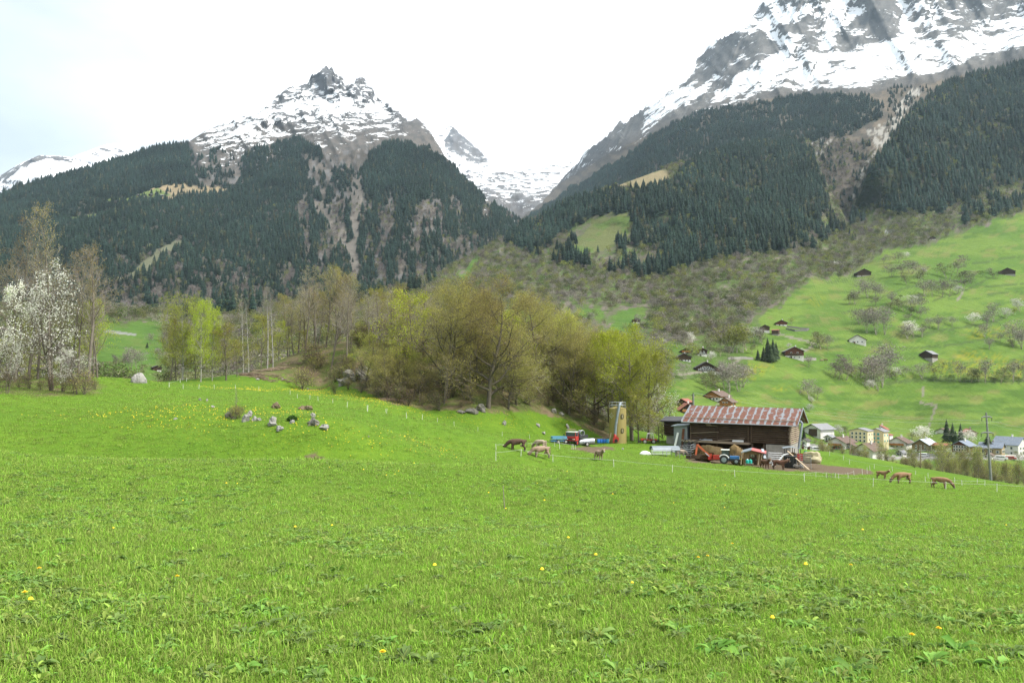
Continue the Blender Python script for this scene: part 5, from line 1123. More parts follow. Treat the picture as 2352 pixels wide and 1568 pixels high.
blow=empty('feed_blower',hit(*((2050+1415/5.47)*.6125,1016.))if False else Vector((pc(1415,965,126.3))),0,'red feed blower with a long grey pipe leaning up the front of the silo','feed blower')
o0=blow.location.copy()
b=MB();b.tube([pc(1405,820,126.4)-o0,pc(1420,620,126.4)-o0,pc(1455,400,126.4)-o0,pc(1490,215,126.4)-o0,pc(1505,190,126.6)-o0,pc(1520,175,127.)-o0,pc(1530,190,127.6)-o0],[.20,.20,.20,.20,.21,.2,.18],14);b.build('pipe',M_tin,blow,smooth=True)
b=MB()
for x,y in((1470,345),(1432,570)):b.ring(pc(x,y,126.4)-o0,(.15,0,1),.21,.02,16,5)
b.build('pipe_clamp',M_steel,blow)
b=MB();c=pc(1420,910,126.3)-o0;b.cyl(c+Vector((0,-.22,0)),c+Vector((0,.22,0)),.46,20);b.tube([c+Vector((-.1,0,.2)),pc(1398,805,126.4)-o0],[.26,.2],10);b.box(c+Vector((-.3,0,-.2)),(.35,.4,.6));b.build('housing',M_redp,blow,smooth=True)
b=MB();b.cyl(c+Vector((.0,-.23,-.2)),c+Vector((.0,-.25,-.2)),.26,16);b.build('intake',M_black,blow)
b=MB();b.beam(pc(1285,960,126.6),pc(1322,778,126.9),.16,.04);o=b.build('leaning_plank',W_plank,label='single plank leaning against the left side of the silo',cat='plank')
for k,(x,l) in enumerate([(1062,'leftmost'),(1117,'second from the left'),(1182,'third from the left'),(1250,'lighter blue, rightmost')]):
    q=pc(x,980,127.2);b=MB();b.tube([(0,0,0),(0,0,.1),(0,0,.12),(0,0,.42),(0,0,.44),(0,0,.56)],[.225,.235,.245,.245,.235,.225],16)
    o=b.build('blue_barrel',M_bluebar if k<3 else paint('light_blue_drum',(.05,.34,.68),.4),label='short blue plastic barrel beside the silo, '+l+' of the four',cat='barrel',group='blue barrels by the silo',smooth=True);o.location=q-Vector((0,0,.02))
b=MB();b.box((0,0,0),(2.0,1.2,.06),.1);b.box((1.0,.3,.12),(1.2,.6,.08),.3);o=b.build('board_stack',W_grey,label='low stack of boards lying behind the blue barrels',cat='boards');o.location=pc(1100,895,128.6)
# ---------------- vehicles
M_rim=paint('wheel_rim',(.36,.35,.33),.6)
def wheel(par,c,r,w,ax=(0,1,0),rimmat=None,name='wheel',rim=.58):
    ax=Vector(ax).normalized();c=Vector(c);b=MB();n=22
    prof=[(-.5,.80),(-.5,.93),(-.34,1.),(.34,1.),(.5,.93),(.5,.80)];u=ax.orthogonal().normalized();v=ax.cross(u);vs=[];fs=[]
    for i in range(n):
        a=2*math.pi*i/n;k=1 if i%2 else .965
        for x,y in prof:vs.append(c+ax*x*w+(u*math.cos(a)+v*math.sin(a))*(r*y*(k if y>.95 else 1)))
    m=len(prof)
    for i in range(n):
        for j in range(m-1):fs.append((i*m+j,i*m+j+1,((i+1)%n)*m+j+1,((i+1)%n)*m+j))
    b.add(vs,fs);b.cyl(c-ax*w*.47,c+ax*w*.47,r*.81,20);o=b.build(name,M_tyre,par);rimmat=rimmat or M_rim
    b=MB();b.tube([c-ax*w*.53,c-ax*w*.49,c+ax*w*.49,c+ax*w*.53],[r*.3,r*rim,r*rim,r*.3],16);b.build('rim',rimmat or M_whitep,o)
    return o
def vehicle(name,loc,rz,label,cat,sc=1):
    return empty(name,loc,rz,label,cat,None,sc)
# red truck: local +X forward
tl=hit(*((2050+470/5.47)*.6125,1016.0));tl=pt((2050+560/5.47)*.6125,1018.5,130)
tl=hit(1322,1020.5);tk=vehicle('farm_truck',tl,R(-118),'red cab-over farm truck with white roof and dark flat bed left of the silo','truck',.9)
tk['_']=0;del tk['_']
b=MB();b.box((1.35,0,.98),(1.15,1.75,.72));b.build('cab',M_redp,tk,bevel=.06)
b=MB();b.box((1.33,0,1.98),(1.02,1.66,.10));b.build('cab_roof',M_whitep,tk,bevel=.04)
b=MB()
for sx in(.86,1.83):
    for sy in(-.78,.78):b.beam((sx,sy,1.32),(sx-.04*(sx>1),sy*.98,1.95),.09)
b.build('cab_pillar',M_redp,tk)
b=MB();b.box((1.86,0,1.62),(.03,1.5,.52));b.build('windscreen',M_glass,tk)
for sy in(-1,1):
    b=MB();b.box((1.34,.80*sy,1.62),(.85,.03,.52));b.build('side_window',M_glass,tk)
    b=MB();b.box((1.36,.885*sy,1.0),(.78,.03,.62));b.build('door',M_redp if sy>0 else M_dkmetal,tk)
    for dy in(.46,.66):
        b=MB();b.cyl((1.93,dy*sy,.92),(1.96,dy*sy,.92),.075,12);b.build('headlight',M_lamp,tk)
    b=MB();b.box((1.95,1.02*sy,1.55),(.05,.14,.3));b.build('mirror',M_black,tk)
b=MB();b.box((1.94,0,.94),(.03,.6,.16));b.build('grille',M_dkmetal,tk)
b=MB();b.box((1.95,0,.60),(.14,1.8,.16));b.build('bumper',M_dkmetal,tk)
b=MB();b.box((-.4,0,.62),(4.0,.7,.2));b.build('chassis',M_dkmetal,tk)
b=MB();b.box((-.95,0,.98),(3.2,1.9,.12));
for sy in(-.93,.93):b.box((-.95,sy,1.22),(3.2,.05,.36))
b.box((.63,0,1.22),(.05,1.9,.4));b.build('flat_bed',M_dkmetal,tk)
for x in(1.25,-1.5):
    for sy in(-.75,.75):wheel(tk,(x,sy,.36),.40,.26,rimmat=M_redp)
b=MB()
for _r in(.40,.33):b.tube([(-.28,0,0),(.28,0,0)],_r,20,0,False)
for _x in(-.28,.28):b.ring((_x,0,0),(1,0,0),.365,.045,20,6)
o=b.build('concrete_ring',M_steel,label='round pipe ring lying on the dark bed of the red truck',cat='pipe ring');o.rotation_euler=(0,0,R(-60));o.location=tk.location+Matrix.Rotation(R(-118),3,'Z')@Vector((-1.7,.1,1.48))
b=MB();b.tube([(-.5,0,0),(-.1,.1,.05),(.6,-.1,-.02)],.05,6);b.box((-.5,0,.02),(.3,.4,.12));o=b.build('roof_beam',W_grey,label='odd boards lying on the white cab roof of the red truck',cat='boards');o.location=tk.location+Matrix.Rotation(R(-118),3,'Z')@Vector((1.3,0,2.08))
# silver tank
q=hit((2050+800/5.47)*.6125,1023.5)
tn=vehicle('slurry_tank',q,R(28),'silver cylindrical slurry tank on a wheel axle in front of the red truck','tank')
b=MB();L=1.25
b.tube([(-L-.08,0,.55),(-L,0,.55),(L,0,.62),(L+.12,0,.62)],[.3,.42,.42,.25],20);b.build('barrel',M_steel,tn,smooth=True)
b=MB()
for x in(-.6,.6):b.ring((x,0,.58),(1,0,0),.425,.02,20,5)
b.build('hoop',M_tin,tn);b=MB();b.cyl((L+.05,0,.75),(L+.22,0,.78),.2,14);b.build('manhole',M_dkmetal,tn)
for sy in(-.5,.5):wheel(tn,(-.1,sy,.27),.28,.18)
b=MB();b.beam((-.6,0,.18),(2.,0,.18),.1);b.build('drawbar',M_dkmetal,tn)
# blue trailer
q=hit((2050+250/5.47)*.6125,1017.5)
tr=vehicle('flat_trailer',q,R(8),'faded blue flat trailer parked left of the red truck','trailer',.85)
b=MB();b.box((0,0,.72),(2.3,1.5,.1));
for sy in(-.74,.74):b.box((0,sy,.92),(2.3,.05,.34))
for sx in(-1.14,1.14):b.box((sx,0,.92),(.05,1.5,.34))
b.build('bed',M_ltblue,tr);b=MB();b.box((-.1,-.6,.42),(2.5,.12,.16));b.box((-.1,.6,.42),(2.5,.12,.16));b.build('frame',M_bluep,tr)
for x in(-.2,1.0):
    for sy in(-.65,.65):wheel(tr,(x,sy,.27),.29,.18)
# red mower tractor
q=at((2050+2085/5.47)*.6125,128.5)
mt=vehicle('slope_tractor',q,R(176),'small red slope tractor with a white roll frame parked right of the silo','tractor',.92)
b=MB();b.box((.75,0,.62),(1.3,.85,.34));b.box((-.75,0,.6),(1.1,.9,.28));b.box((0,0,.5),(.7,.8,.16));b.build('body',M_redp,mt,bevel=.06)
b=MB()
F_=[(.42,.46,.7),(.25,.44,1.62),(-.65,.44,1.62),(-.8,.46,.7)]
for sy in(1,-1):
    P=[Vector((x,y*sy,z)) for x,y,z in F_];b.tube(P,.05,6);b.tube([(-.38,.44*sy,1.6),(-.45,.46*sy,.7)],.035,6)
b.tube([(.25,-.44,1.62),(.25,.44,1.62)],.045,6);b.tube([(-.65,-.44,1.62),(-.65,.44,1.62)],.045,6);b.box((-.2,0,1.66),(.95,.95,.05));b.build('roll_frame',M_whitep,mt)
b=MB();b.box((-.3,0,.78),(.4,.5,.14));b.box((-.5,0,1.0),(.12,.5,.4));b.build('seat',M_black,mt,bevel=.04)
b=MB();b.tube([(.35,0,.75),(.15,0,1.02)],.025,6);b.ring((.13,0,1.03),(-.5,0,.8),.17,.018,16,5);b.build('steering_wheel',M_black,mt)
for x in(.72,-.72):
    for sy in(-.62,.62):wheel(mt,(x,sy,.33),.36,.30,rim=.66)
b=MB();b.box((1.55,0,.3),(.5,1.4,.22));b.build('mower_bar',M_dkmetal,mt)
b=MB();b.box((-1.4,0,.45),(.35,.7,.3));b.build('rear_hitch',M_dkmetal,mt)
# blue tractor
kb=lambda x,y:((2500+x/6.03)*.6125,(1500+y/6.03)*.6125)
q=hit(*kb(1370,1432));q=pt(*kb(1400,1430),107.5)
bt=vehicle('blue_tractor',q,R(-16),'blue tractor with a white cab roof between two hay heaps before the barn','tractor',.80)
b=MB();b.box((.95,0,1.0),(1.5,.62,.5));b.build('bonnet',M_bluep,bt,bevel=.06)
b=MB();b.box((1.72,0,.95),(.06,.56,.42));b.build('grille',M_whitep,bt);b=MB();b.box((.6,0,.62),(2.3,.5,.34));b.build('chassis',M_dkmetal,bt)
b=MB();b.box((-.55,0,.95),(1.15,1.0,.5));b.build('cab_base',M_bluep,bt)
b=MB();b.box((-.5,0,2.2),(1.35,1.3,.12));b.build('cab_roof',M_whitep,bt,bevel=.05)
b=MB()
for sx in(-1.05,-.35,.08):
    for sy in(-.58,.58):b.beam((sx,sy,1.15),(sx+.04,sy,2.15),.07)
b.build('cab_frame',M_dkmetal,bt)
b=MB();b.box((-.7,.57,1.67),(.6,.02,.9));b.box((-.7,-.57,1.67),(.6,.02,.9));b.box((-.15,-.57,1.67),(.35,.02,.9));b.box((-.15,.57,1.67),(.35,.02,.9));b.box((.1,0,1.67),(.02,1.1,.9));b.build('cab_window',M_glass,bt)
for sy in(-.72,.72):
    wheel(bt,(-.7,sy,.66),.70,.38,name='rear_wheel',rimmat=M_tin);wheel(bt,(1.2,sy*.9,.42),.44,.28,name='front_wheel',rimmat=M_tin)
    b=MB();b.tube([(-.7+.8*math.cos(a),sy,.66+.8*math.sin(a)) for a in [R(20+16*k) for k in range(9)]],[.08]*9,6);b.build('mudguard',M_whitep,bt)
    b=MB();b.cyl((1.75,sy*.3,1.08),(1.78,sy*.3,1.08),.08,10);b.build('headlight',M_lamp,bt)
b=MB();b.tube([(.9,.2,1.2),(.9,.2,1.95)],.035,6);b.build('exhaust',M_dkmetal,bt)
b=MB();b.box((1.9,0,.75),(.25,.5,.2));b.build('front_weight',paint('yellow_paint',(.6,.42,.03),.5),bt)
# orange dung loader
dK=109.5
lo=empty('dung_loader',pt(*kb(1010,1335),dK),0,'orange red hinged loader arm standing left of the blue tractor','loader');o0=lo.location.copy()
k_=lambda x,y,d=dK:pt(*kb(x,y),d)-o0
b=MB();b.beam(k_(655,1240),k_(690,1000),.22,.2);b.build('upright',M_orangep,lo)
b=MB();b.beam(k_(690,1000),k_(830,1130),.28,.26);b.beam(k_(830,1130),k_(1000,1260),.22,.2);b.build('boom',M_orangep,lo)
b=MB();b.tube([k_(870,1190,dK-.2),k_(960,1270,dK-.2)],.06,8);b.build('ram',M_steel,lo)
b=MB();b.beam(k_(960,1250),k_(970,1340),.4,.3);b.beam(k_(960,1330),k_(1150,1325),.25,.2);b.box(k_(1115,1285),(.9,.7,.55));b.beam(k_(1000,1205),k_(1010,1300),.16);b.build('base',M_redp,lo)
# heaps
def heap(vx,vy,w,h,d,mat,label,seed,name):
    q=pt(vx,vy,d);s=d/F;b=MB();g=random.Random(seed)
    b.blob((0,0,h*s*.3),(w*s*.46,w*s*.36,h*s*.62),seed,22,12,.3)
    for k in range(22):
        a=g.uniform(0,6.28);r=g.uniform(.1,.42);z=h*s*.9*(1-r*1.7);b.blob((math.cos(a)*r*w*s,math.sin(a)*r*w*s*.8,max(.1,z)),(w*s*.09,w*s*.08,h*s*.10),seed+k,7,5,.5)
    o=b.build(name,mat,smooth=True,label=label,cat='heap');o.location=q
    gg=np.random.default_rng(seed);u=gg.normal(size=(700,3));u/=np.linalg.norm(u,axis=1,keepdims=True);u[:,2]=abs(u[:,2]);c=u*np.array([w*s*.49,w*s*.39,h*s*.88])
    v,f=quads_at(c,np.full(700,.5),gg,0,.06);mobj('straw',npmesh('straw',v,f,None,[M_hay]),o);return o
heap(*kb(940,1300),84,30,111.5,M_dung,'dark brown dung heap behind the orange loader arm',5,'dung_heap')
heap(*kb(1600,1400),46,38,111.,M_hay,'tall loose hay heap right of the blue tractor',6,'hay_heap')
b=MB();b.box((0,0,.3),(4.2,.15,.6),R(-6));o=b.build('retaining_board',W_dark,label='low brown board wall in front of the dung heap',cat='board wall');o.location=pt(*kb(800,1325),110)
# small shed
ks=lambda x,y:((2750+x/5.2275)*.6125,(1500+y/5.2275)*.6125)
q=pt(*ks(380,1245),107.5);sh=empty('small_shed',q,R(-18),'small board shed with a faded red roof in front of the barn','shed')
sc=107.5/F*.6125/5.2275
W2=170*sc;H2=270*sc;b=MB();b.add([(-W2,-1,-.1),(W2,-1,-.1),(W2,1.4,-.1),(-W2,1.4,-.1),(-W2*.95,-1,H2*.78),(W2*.95,-1,H2*.78),(W2*.95,1.4,H2*.78),(-W2*.95,1.4,H2*.78),(-.1,-1,H2*1.02),(-.1,1.4,H2*1.02)],[(0,1,5,8,4),(3,7,9,6,2),(1,2,6,9,8,5),(0,4,8,9,7,3)]);b.build('board_wall',W_brown,sh)
b=MB();b.add([(-.1,-1.5,H2*1.05),(W2*1.5,-1.5,H2*.84),(W2*1.5,1.7,H2*.88),(-.1,1.7,H2*1.09),(-.1,-1.5,H2*1.0),(W2*1.5,-1.5,H2*.79),(W2*1.5,1.7,H2*.83),(-.1,1.7,H2*1.04)],[(0,1,2,3),(7,6,5,4),(0,4,5,1),(1,5,6,2),(2,6,7,3),(3,7,4,0)]);b.build('roof',paint('faded_red_roof',(.42,.12,.11),.6,0,.15,2),sh)
b=MB();b.add([(-.1,-1.5,H2*1.06),(-W2*1.2,-1.5,H2*.86),(-W2*1.2,1.7,H2*.90),(-.1,1.7,H2*1.10),(-.1,-1.5,H2*1.01),(-W2*1.2,-1.5,H2*.81),(-W2*1.2,1.7,H2*.85),(-.1,1.7,H2*1.05)],[(0,1,2,3),(7,6,5,4),(0,4,5,1),(1,5,6,2),(2,6,7,3),(3,7,4,0)]);b.build('roof',M_tin,sh,label='pale tin roof half')
b=MB();b.box((.1,-1.03,H2*.35),(.9,.04,H2*.72));d=b.build('door',W_black,sh);b=MB();b.box((.45,-1.06,H2*.35),(.04,.03,.12));b.build('handle',M_steel,d)
b=MB();b.box((.02,-1.05,H2*.63),(.42,.04,.28));f=b.build('window',W_plank,sh);b=MB();b.box((.02,-1.075,H2*.63),(.3,.03,.18));b.build('pane',M_glass,f)
for x,y0,y1 in((-1.25,0,1.9),(.85,0,1.4),(1.2,0,1.5)):
    b=MB();b.beam((x-.15,-1.45,y0),(x+.05,-1.06,y1),.1,.04);b.build('leaning_pole',W_plank,sh)
b=MB();b.beam(ks(0,0) and pt(*ks(620,1140),106.2),pt(*ks(565,955),107.0),.34,.12);o=b.build('white_chute',M_tin,label='pale tin chute leaning against the right side of the small shed',cat='chute')
for x,l,m in((275,'left teal milk can with a silver lid on the bench before the small shed',M_steel),(337,'right teal milk can with a green lid on the bench before the small shed',M_greenp)):
    c=pt(*ks(x,1240),106);b=MB();b.tube([(0,0,0),(0,0,.05),(0,0,.40),(0,0,.47)],[.19,.215,.215,.15],16);o=empty('milk_can',c,0,l,'milk can','teal milk cans');b.build('body',M_teal,o,smooth=True);b=MB();b.tube([(0,0,.46),(0,0,.52),(0,0,.6)],[.11,.13,.06],12);b.build('lid',m,o)
o=empty('bench',pt(*ks(310,1290),106),R(-10),'low wooden bench carrying the teal milk cans','bench');hb=sc*48
b=MB();b.box((0,0,hb),(1.1,.5,.05));b.build('seat',W_grey,o)
for x in(-.45,.45):
    b=MB();b.box((x,0,hb/2-.1),(.06,.4,hb+.1));b.build('leg',W_grey,o)
# gates and hurdles
def gate(a,c,h,label,n=5,group='metal hurdles of the farm yard',name='metal_gate',r=.03):
    a=Vector(a);c=Vector(c);o=empty(name,a,0,label,'gate',group);d=c-a;b=MB()
    for k in range(n):b.tube([(0,0,.18+(h-.18)*k/(n-1)),d+Vector((0,0,.18+(h-.18)*k/(n-1)))],r*.8,6)
    b.build('rails',M_steel,o)
    m=max(2,int(d.length/1.6)+1)
    for k in range(m):
        b=MB();q=d*(k/(m-1));b.tube([q-Vector((0,0,.15)),q+Vector((0,0,h+.02))],r,6);b.build('upright',M_steel,o)
    return o
G_=lambda x,y,d:pt(*ks(x,y),d)
gate(G_(685,1250,106.5),G_(960,1260,106.8),1.45,'long metal gate between the small shed and the black tub',6)
gate(G_(620,1225,107.5),G_(680,1250,106.6),1.4,'short metal gate at the right side of the small shed',6)
gate(G_(1310,1310,104.5),G_(1525,1320,104),1.5,'metal gate right of the black tub, under the sloping planks',6)
gate(G_(1240,1290,106),G_(1310,1310,104.6),1.6,'metal gate behind the sloping planks',6)
kp=lambda x,y:K3(x,y)
gate(pt(*kp(125,905),110.5),pt(*kp(350,905),111),.95,'metal hurdle along the front of the tin animal shelter',5)
gate(pt(*kp(350,905),111),pt(*kp(560,915),109.5),1.0,'metal hurdle right of the tin animal shelter',4)
gate(pt(*kp(560,915),109.5),pt(*kp(610,893),112),1.5,'tall hurdle end beside the orange loader upright',5)
gate(pt(*kp(440,880),113.5),pt(*kp(600,868),113.5),1.0,'rear hurdle of the animal pen',4)
# tin shelter (half barrel)
q=pt(*kp(272,905),112.3);s=112.3/F*.6125/2.94
o=empty('animal_shelter',q,R(4),'low half-round tin animal shelter on legs left of the barn','shelter')
b=MB();w=150*s;vs=[];n=12;Hh=60*s;dpt=2.2
for x in(-w,w):
    for off in(0,.04):
        for k in range(n+1):
            a=math.pi*k/n;vs.append((x,-math.cos(a)*(dpt/2-off),Hh+math.sin(a)*(48*s-off)))
m=n+1;fs=[]
for k in range(n):fs+=[(k,k+1,2*m+k+1,2*m+k),(m+k+1,m+k,3*m+k,3*m+k+1),(k+1,k,m+k,m+k+1),(2*m+k,2*m+k+1,3*m+k+1,3*m+k)]
b.add(vs,fs);b.build('tin_roof',M_tin,o,smooth=True)
for x in(-w+.1,0,w-.1):
    for y in(-dpt/2+.05,dpt/2-.05):
        b=MB();b.tube([(x,y,-.3),(x,y,Hh+.03)],.04,6);b.build('leg',M_steel,o)
# pale calf in pen
cow('graze',pt(*kp(450,912),111.6),R(5),'pale','pale cow standing in the pen behind the metal hurdles',.78,12,horns=False)
# white bale
q=hit(1482,1044.5);b=MB();b.blob((0,0,.12),(.72,.5,.42),4,20,12,.12);o=b.build('covered_heap',M_whitep,smooth=True,label='small white plastic covered heap in the grass left of the animal shelter',cat='covered heap');o.location=q
# old hay wheel and cart on the deck end
q=pt(*kb(430,1060),111.5);b=MB();b.ring((0,0,.4),(.3,1,0),.62,.05,24,6);
for k in range(8):
    a=math.pi*k/4;b.tube([(0,0,.4),(.6*math.cos(a),-.15*math.cos(a),.4+.6*math.sin(a))],.02,5)
b.ring((.5,.6,.4),(.3,1,0),.62,.05,24,6);b.tube([(0,0,.4),(.5,.6,.4)],.04,6);b.tube([(.2,.3,.45),(2.6,-.2,1.2)],.04,6);b.tube([(.5,.6,.45),(2.9,.2,1.2)],.04,6);o=b.build('hay_rake',M_dkmetal,label='old iron wheeled hay rake under the left end of the barn',cat='hay rake');o.location=q
# bale roof feeder, tub, planks, tarp heap, green drums
q=G_(1140,1180,107.5);o=empty('hay_feeder',q,R(-10),'hay feeder frame with a curved grey tin roof at the right corner of the barn','feeder');s=107.5/F*.6125/5.2275
b=MB();vs=[];n=10
for y in(-.9,.9):
    for off in(0,-.04):
        for k in range(n+1):
            u=k/n;vs.append((-165*s+u*345*s,y,(225+50*math.sin(math.pi*(.12+.8*u)))*s+off+ (u*-18*s)))
m=n+1;fs=[]
for k in range(n):fs+=[(k,k+1,2*m+k+1,2*m+k),(m+k+1,m+k,3*m+k,3*m+k+1),(k+1,k,m+k,m+k+1),(2*m+k,2*m+k+1,3*m+k+1,3*m+k)]
b.add(vs,fs);b.build('curved_roof',M_tin,o,smooth=True)
for x in(-110*s,40*s,150*s):
    for y in(-.8,.8):
        b=MB();b.tube([(x,y,-1.4),(x,y,240*s)],.045,6);b.build('post',M_dkmetal,o)
b=MB();b.blob((.1,0,.2),(1.4,.75,.7),9,16,9,.35);b.build('hay',M_hay,o)
b=MB();b.box((.9,-.95,.55),(.7,.05,.9));b.build('red_panel',M_redp,o)
q=G_(1120,1320,105);s=105/F*.6125/5.2275;o=empty('black_tub',q,0,'round tub wrapped in black plastic beside the two dark brown cows','tub');b=MB();n=26;vs=[]
for z,r in((-.15,100),(0,104),(130,116),(225,122),(232,112)):
    for k in range(n):
        a=2*math.pi*k/n;rr=r*s*(1+.045*math.sin(7*a)+.03*math.sin(11*a+z));vs.append((rr*math.cos(a),rr*.9*math.sin(a),z*s))
fs=[(j*n+k,j*n+(k+1)%n,(j+1)*n+(k+1)%n,(j+1)*n+k) for j in range(4) for k in range(n)]+[tuple(4*n+k for k in range(n))];b.add(vs,fs);b.build('plastic_wrap',M_black,o)
b=MB();b.ring((0,0,.228*s*1000/1000+226*s),(0,0,1),.117*1000*s/1000*1000/1000 if False else 117*s,.03,26,5);b.build('rim',M_dkmetal,o)
b=MB();b.beam(G_(880,1200,105.4),G_(985,1075,105.6),.36,.06);b.beam(G_(985,1070,105.6),G_(1075,1048,106.),.36,.06);o=b.build('white_trough_sheet',M_whitep,label='bent white sheet lying between the metal gate and the black tub',cat='sheet')
b=MB();b.beam(G_(1062,995,105.6),G_(1490,1365,102.6),.2,.06);b.beam(G_(1075,1000,105.9),G_(1470,1368,102.9),.14,.05);o=b.build('sloping_planks',W_plank,label='two long pale planks sloping from the feeder down to the ground',cat='planks')
q=G_(1540,1225,107);b=MB();b.blob((0,0,.55),(1.3,1.0,.85),21,26,14,.35,flat=-.6);o=b.build('tarp_heap',M_tarp,smooth=True,label='heap under a tan tarpaulin at the right end of the yard',cat='tarpaulin heap');o.location=q
for x,y,l in((1415,1085,'tall green drum standing behind the tan tarpaulin heap'),(1590,1090,'small green drum at the right edge of the tan tarpaulin heap')):
    b=MB();h=(95 if x<1500 else 30)*sc;b.tube([(0,0,-.7),(0,0,h*.9),(0,0,h)],[.2,.2,.14],12);o=b.build('green_drum',M_greenp,label=l,cat='drum',smooth=True);o.location=G_(x,y,108.5)
b=MB();b.blob((0,0,.1),(.3,.2,.2),3,10,7,.2);o=b.build('white_sack',M_whitep,label='white sack on the ground left of the black tub',cat='sack');o.location=G_(790,1290,104.5)
for k,(x,y,l) in enumerate([(1230,1320,'rubble heap at the foot of the black tub')]):
    b=MB();g=random.Random(3)
    for i in range(16):b.blob((g.uniform(-.9,.9),g.uniform(-.4,.4),g.uniform(0,.35)),(.22,.18,.14),i,8,6,.5)
    o=b.build('rubble_heap',M_mason,label=l,cat='rubble');o.location=G_(x,y,104.8)
# ---------------- poles and lines
M_conc=paint('pole_concrete',(.20,.205,.20),.9,0,.15,1.)
q=at(2269,128);q.z=float(ray(2269,1113)[1])*128
pole=empty('power_pole',q,0,'tall dark power pole with three crossarms at the right edge of the meadow','power pole')
top=pt(2265,947,128)-q
b=MB();b.tube([(0,0,-.8),top],[.215,.12],12);b.build('shaft',M_conc,pole,smooth=True)
arms=[]
for y,w in((957,24),(993,28.5),(1029,24.5)):
    c=pt(2266.3+(y-950)*.02,y,128)-q;h=w*128/F/2;b=MB();b.tube([c+Vector((-h,0,-.13)),c+Vector((-h*.5,0,.02)),c,c+Vector((h*.5,0,.02)),c+Vector((h,0,-.13))],[.07,.12,.16,.12,.07],8);a_=b.build('crossarm',M_conc,pole,smooth=True)
    for sg in(-1,1):
        b=MB();e=c+Vector((sg*h*.95,0,-.13));b.tube([e+Vector((0,0,-.5)),e],[.05,.04],6);b.build('insulator',M_dkmetal,a_);arms.append(q+e+Vector((0,0,-.5)))
def pole2(vx,yt,yb,d,r,label,arm=None):
    q=pt(vx,yb,d);q.z=min(q.z,float(gz(q.x,q.y)));o=empty('utility_pole',q,0,label,'utility pole');t_=pt(vx-(yb-yt)*.012,yt,d)-q;b=MB();b.tube([(0,0,-.5),t_],[r*1.4,r],10);b.build('shaft',M_conc if arm else W_grey,o,smooth=True)
    b=MB();b.box(t_+Vector((0,0,-.3)),(.9 if arm else .4,.12,.12));b.build('crossarm',M_dkmetal,o)
    b=MB();b.tube([t_+Vector((0,0,-.1)),t_+Vector((0,0,.25))],.05,6);b.build('insulator',M_dkmetal,o);return q+t_
pA=pole2(1593,904,975,150,.17,'grey pole with a lamp bracket behind the left part of the barn roof',True)
pB=pole2(2115,1022,1092,150,.09,'thin grey pole in the riverside thicket left of the tall power pole')
pC=pole2(1953,1000,1056,160,.08,'thin dark wooden pole at the edge of the field below the white village chalet')
def line(pts,label,r=.011):
    b=MB();o0=Vector(pts[0])
    for a,c in zip(pts[:-1],pts[1:]):
        a=Vector(a);c=Vector(c);L=(c-a).length;P=[a.lerp(c,i/14)-Vector((0,0,4*L*.018*(i/14)*(1-i/14)))-o0 for i in range(15)];b.tube(P,r,4,0,False)
    o=b.build('power_line',M_dkmetal if False else M_wire,label=label,cat='power line',group='power lines');o.location=o0
for k,(yl,yr,e,lb) in enumerate([(893,1052,0,'topmost wire running from the tall power pole over the valley'),(908,1074,2,'second wire from the tall power pole over the barn roof'),(960,1108,4,'lowest left wire of the tall power pole')]):
    A=arms[[0,2,4][k]];far=pt(1640,yl+8,215);line([far,A,pt(2480,yr-40,108)],lb)
    if k<2:
        A=arms[[1,3][k]];line([pt(1700,yl-2,230),A,pt(2480,yr-55,110)],lb+', farther strand')
line([pA+Vector((0,0,.2)),pt(2300,968,230)],'wire from the grey pole behind the barn to the right')
line([pA+Vector((0,0,-.1)),pt(1450,925,190)],'short wire from the grey pole behind the barn to the left')
# ============================================================ VILLAGE AND HILLSIDE
def roofmat(name,col):
    t=NT(name);oc=t.coord();n=t.noise(oc,1.2,5,.65);n2=t.noise(oc,7,3,.6)
    c=t.mix(t.rng(n,.3,.7,0,1),tuple(x*.75 for x in col),tuple(x*1.2 for x in col));c=t.mix(t.rng(n2,.5,.8,0,.35),c,tuple(x*.6 for x in col));return t.bsdf(c,.8,0,t.bump(n2,.4,.05),.2)
RF={'grey':roofmat('grey_roof',(.24,.24,.25)),'dark':roofmat('dark_roof',(.085,.078,.075)),'brown':roofmat('brown_roof',(.15,.105,.085)),'red':roofmat('red_roof',(.30,.12,.085)),'pale':roofmat('pale_blue_roof',(.45,.50,.55)),'blue':roofmat('slate_blue_roof',(.20,.23,.28))}
WL={'white':M_white,'yellow':paint('yellow_render',(.68,.57,.36),.9,0,.06,.4),'beige':paint('beige_render',(.55,.42,.32),.9,0,.07,.4),'tan':woodmat('tan_board',(.22,.15,.085),(.30,.21,.125)),'black':W_black,'red':W_red,'orange':W_orange,'dark':W_dark,'stone':M_mason,'olive':paint('ochre_render',(.34,.27,.15),.9,0,.08,.4)}
M_frame=paint('window_frame',(.75,.74,.7),.6);M_shut=paint('red_shutter',(.32,.07,.05),.7);M_tealw=paint('teal_glass',(.06,.30,.30),.2)
HOUSES=[]
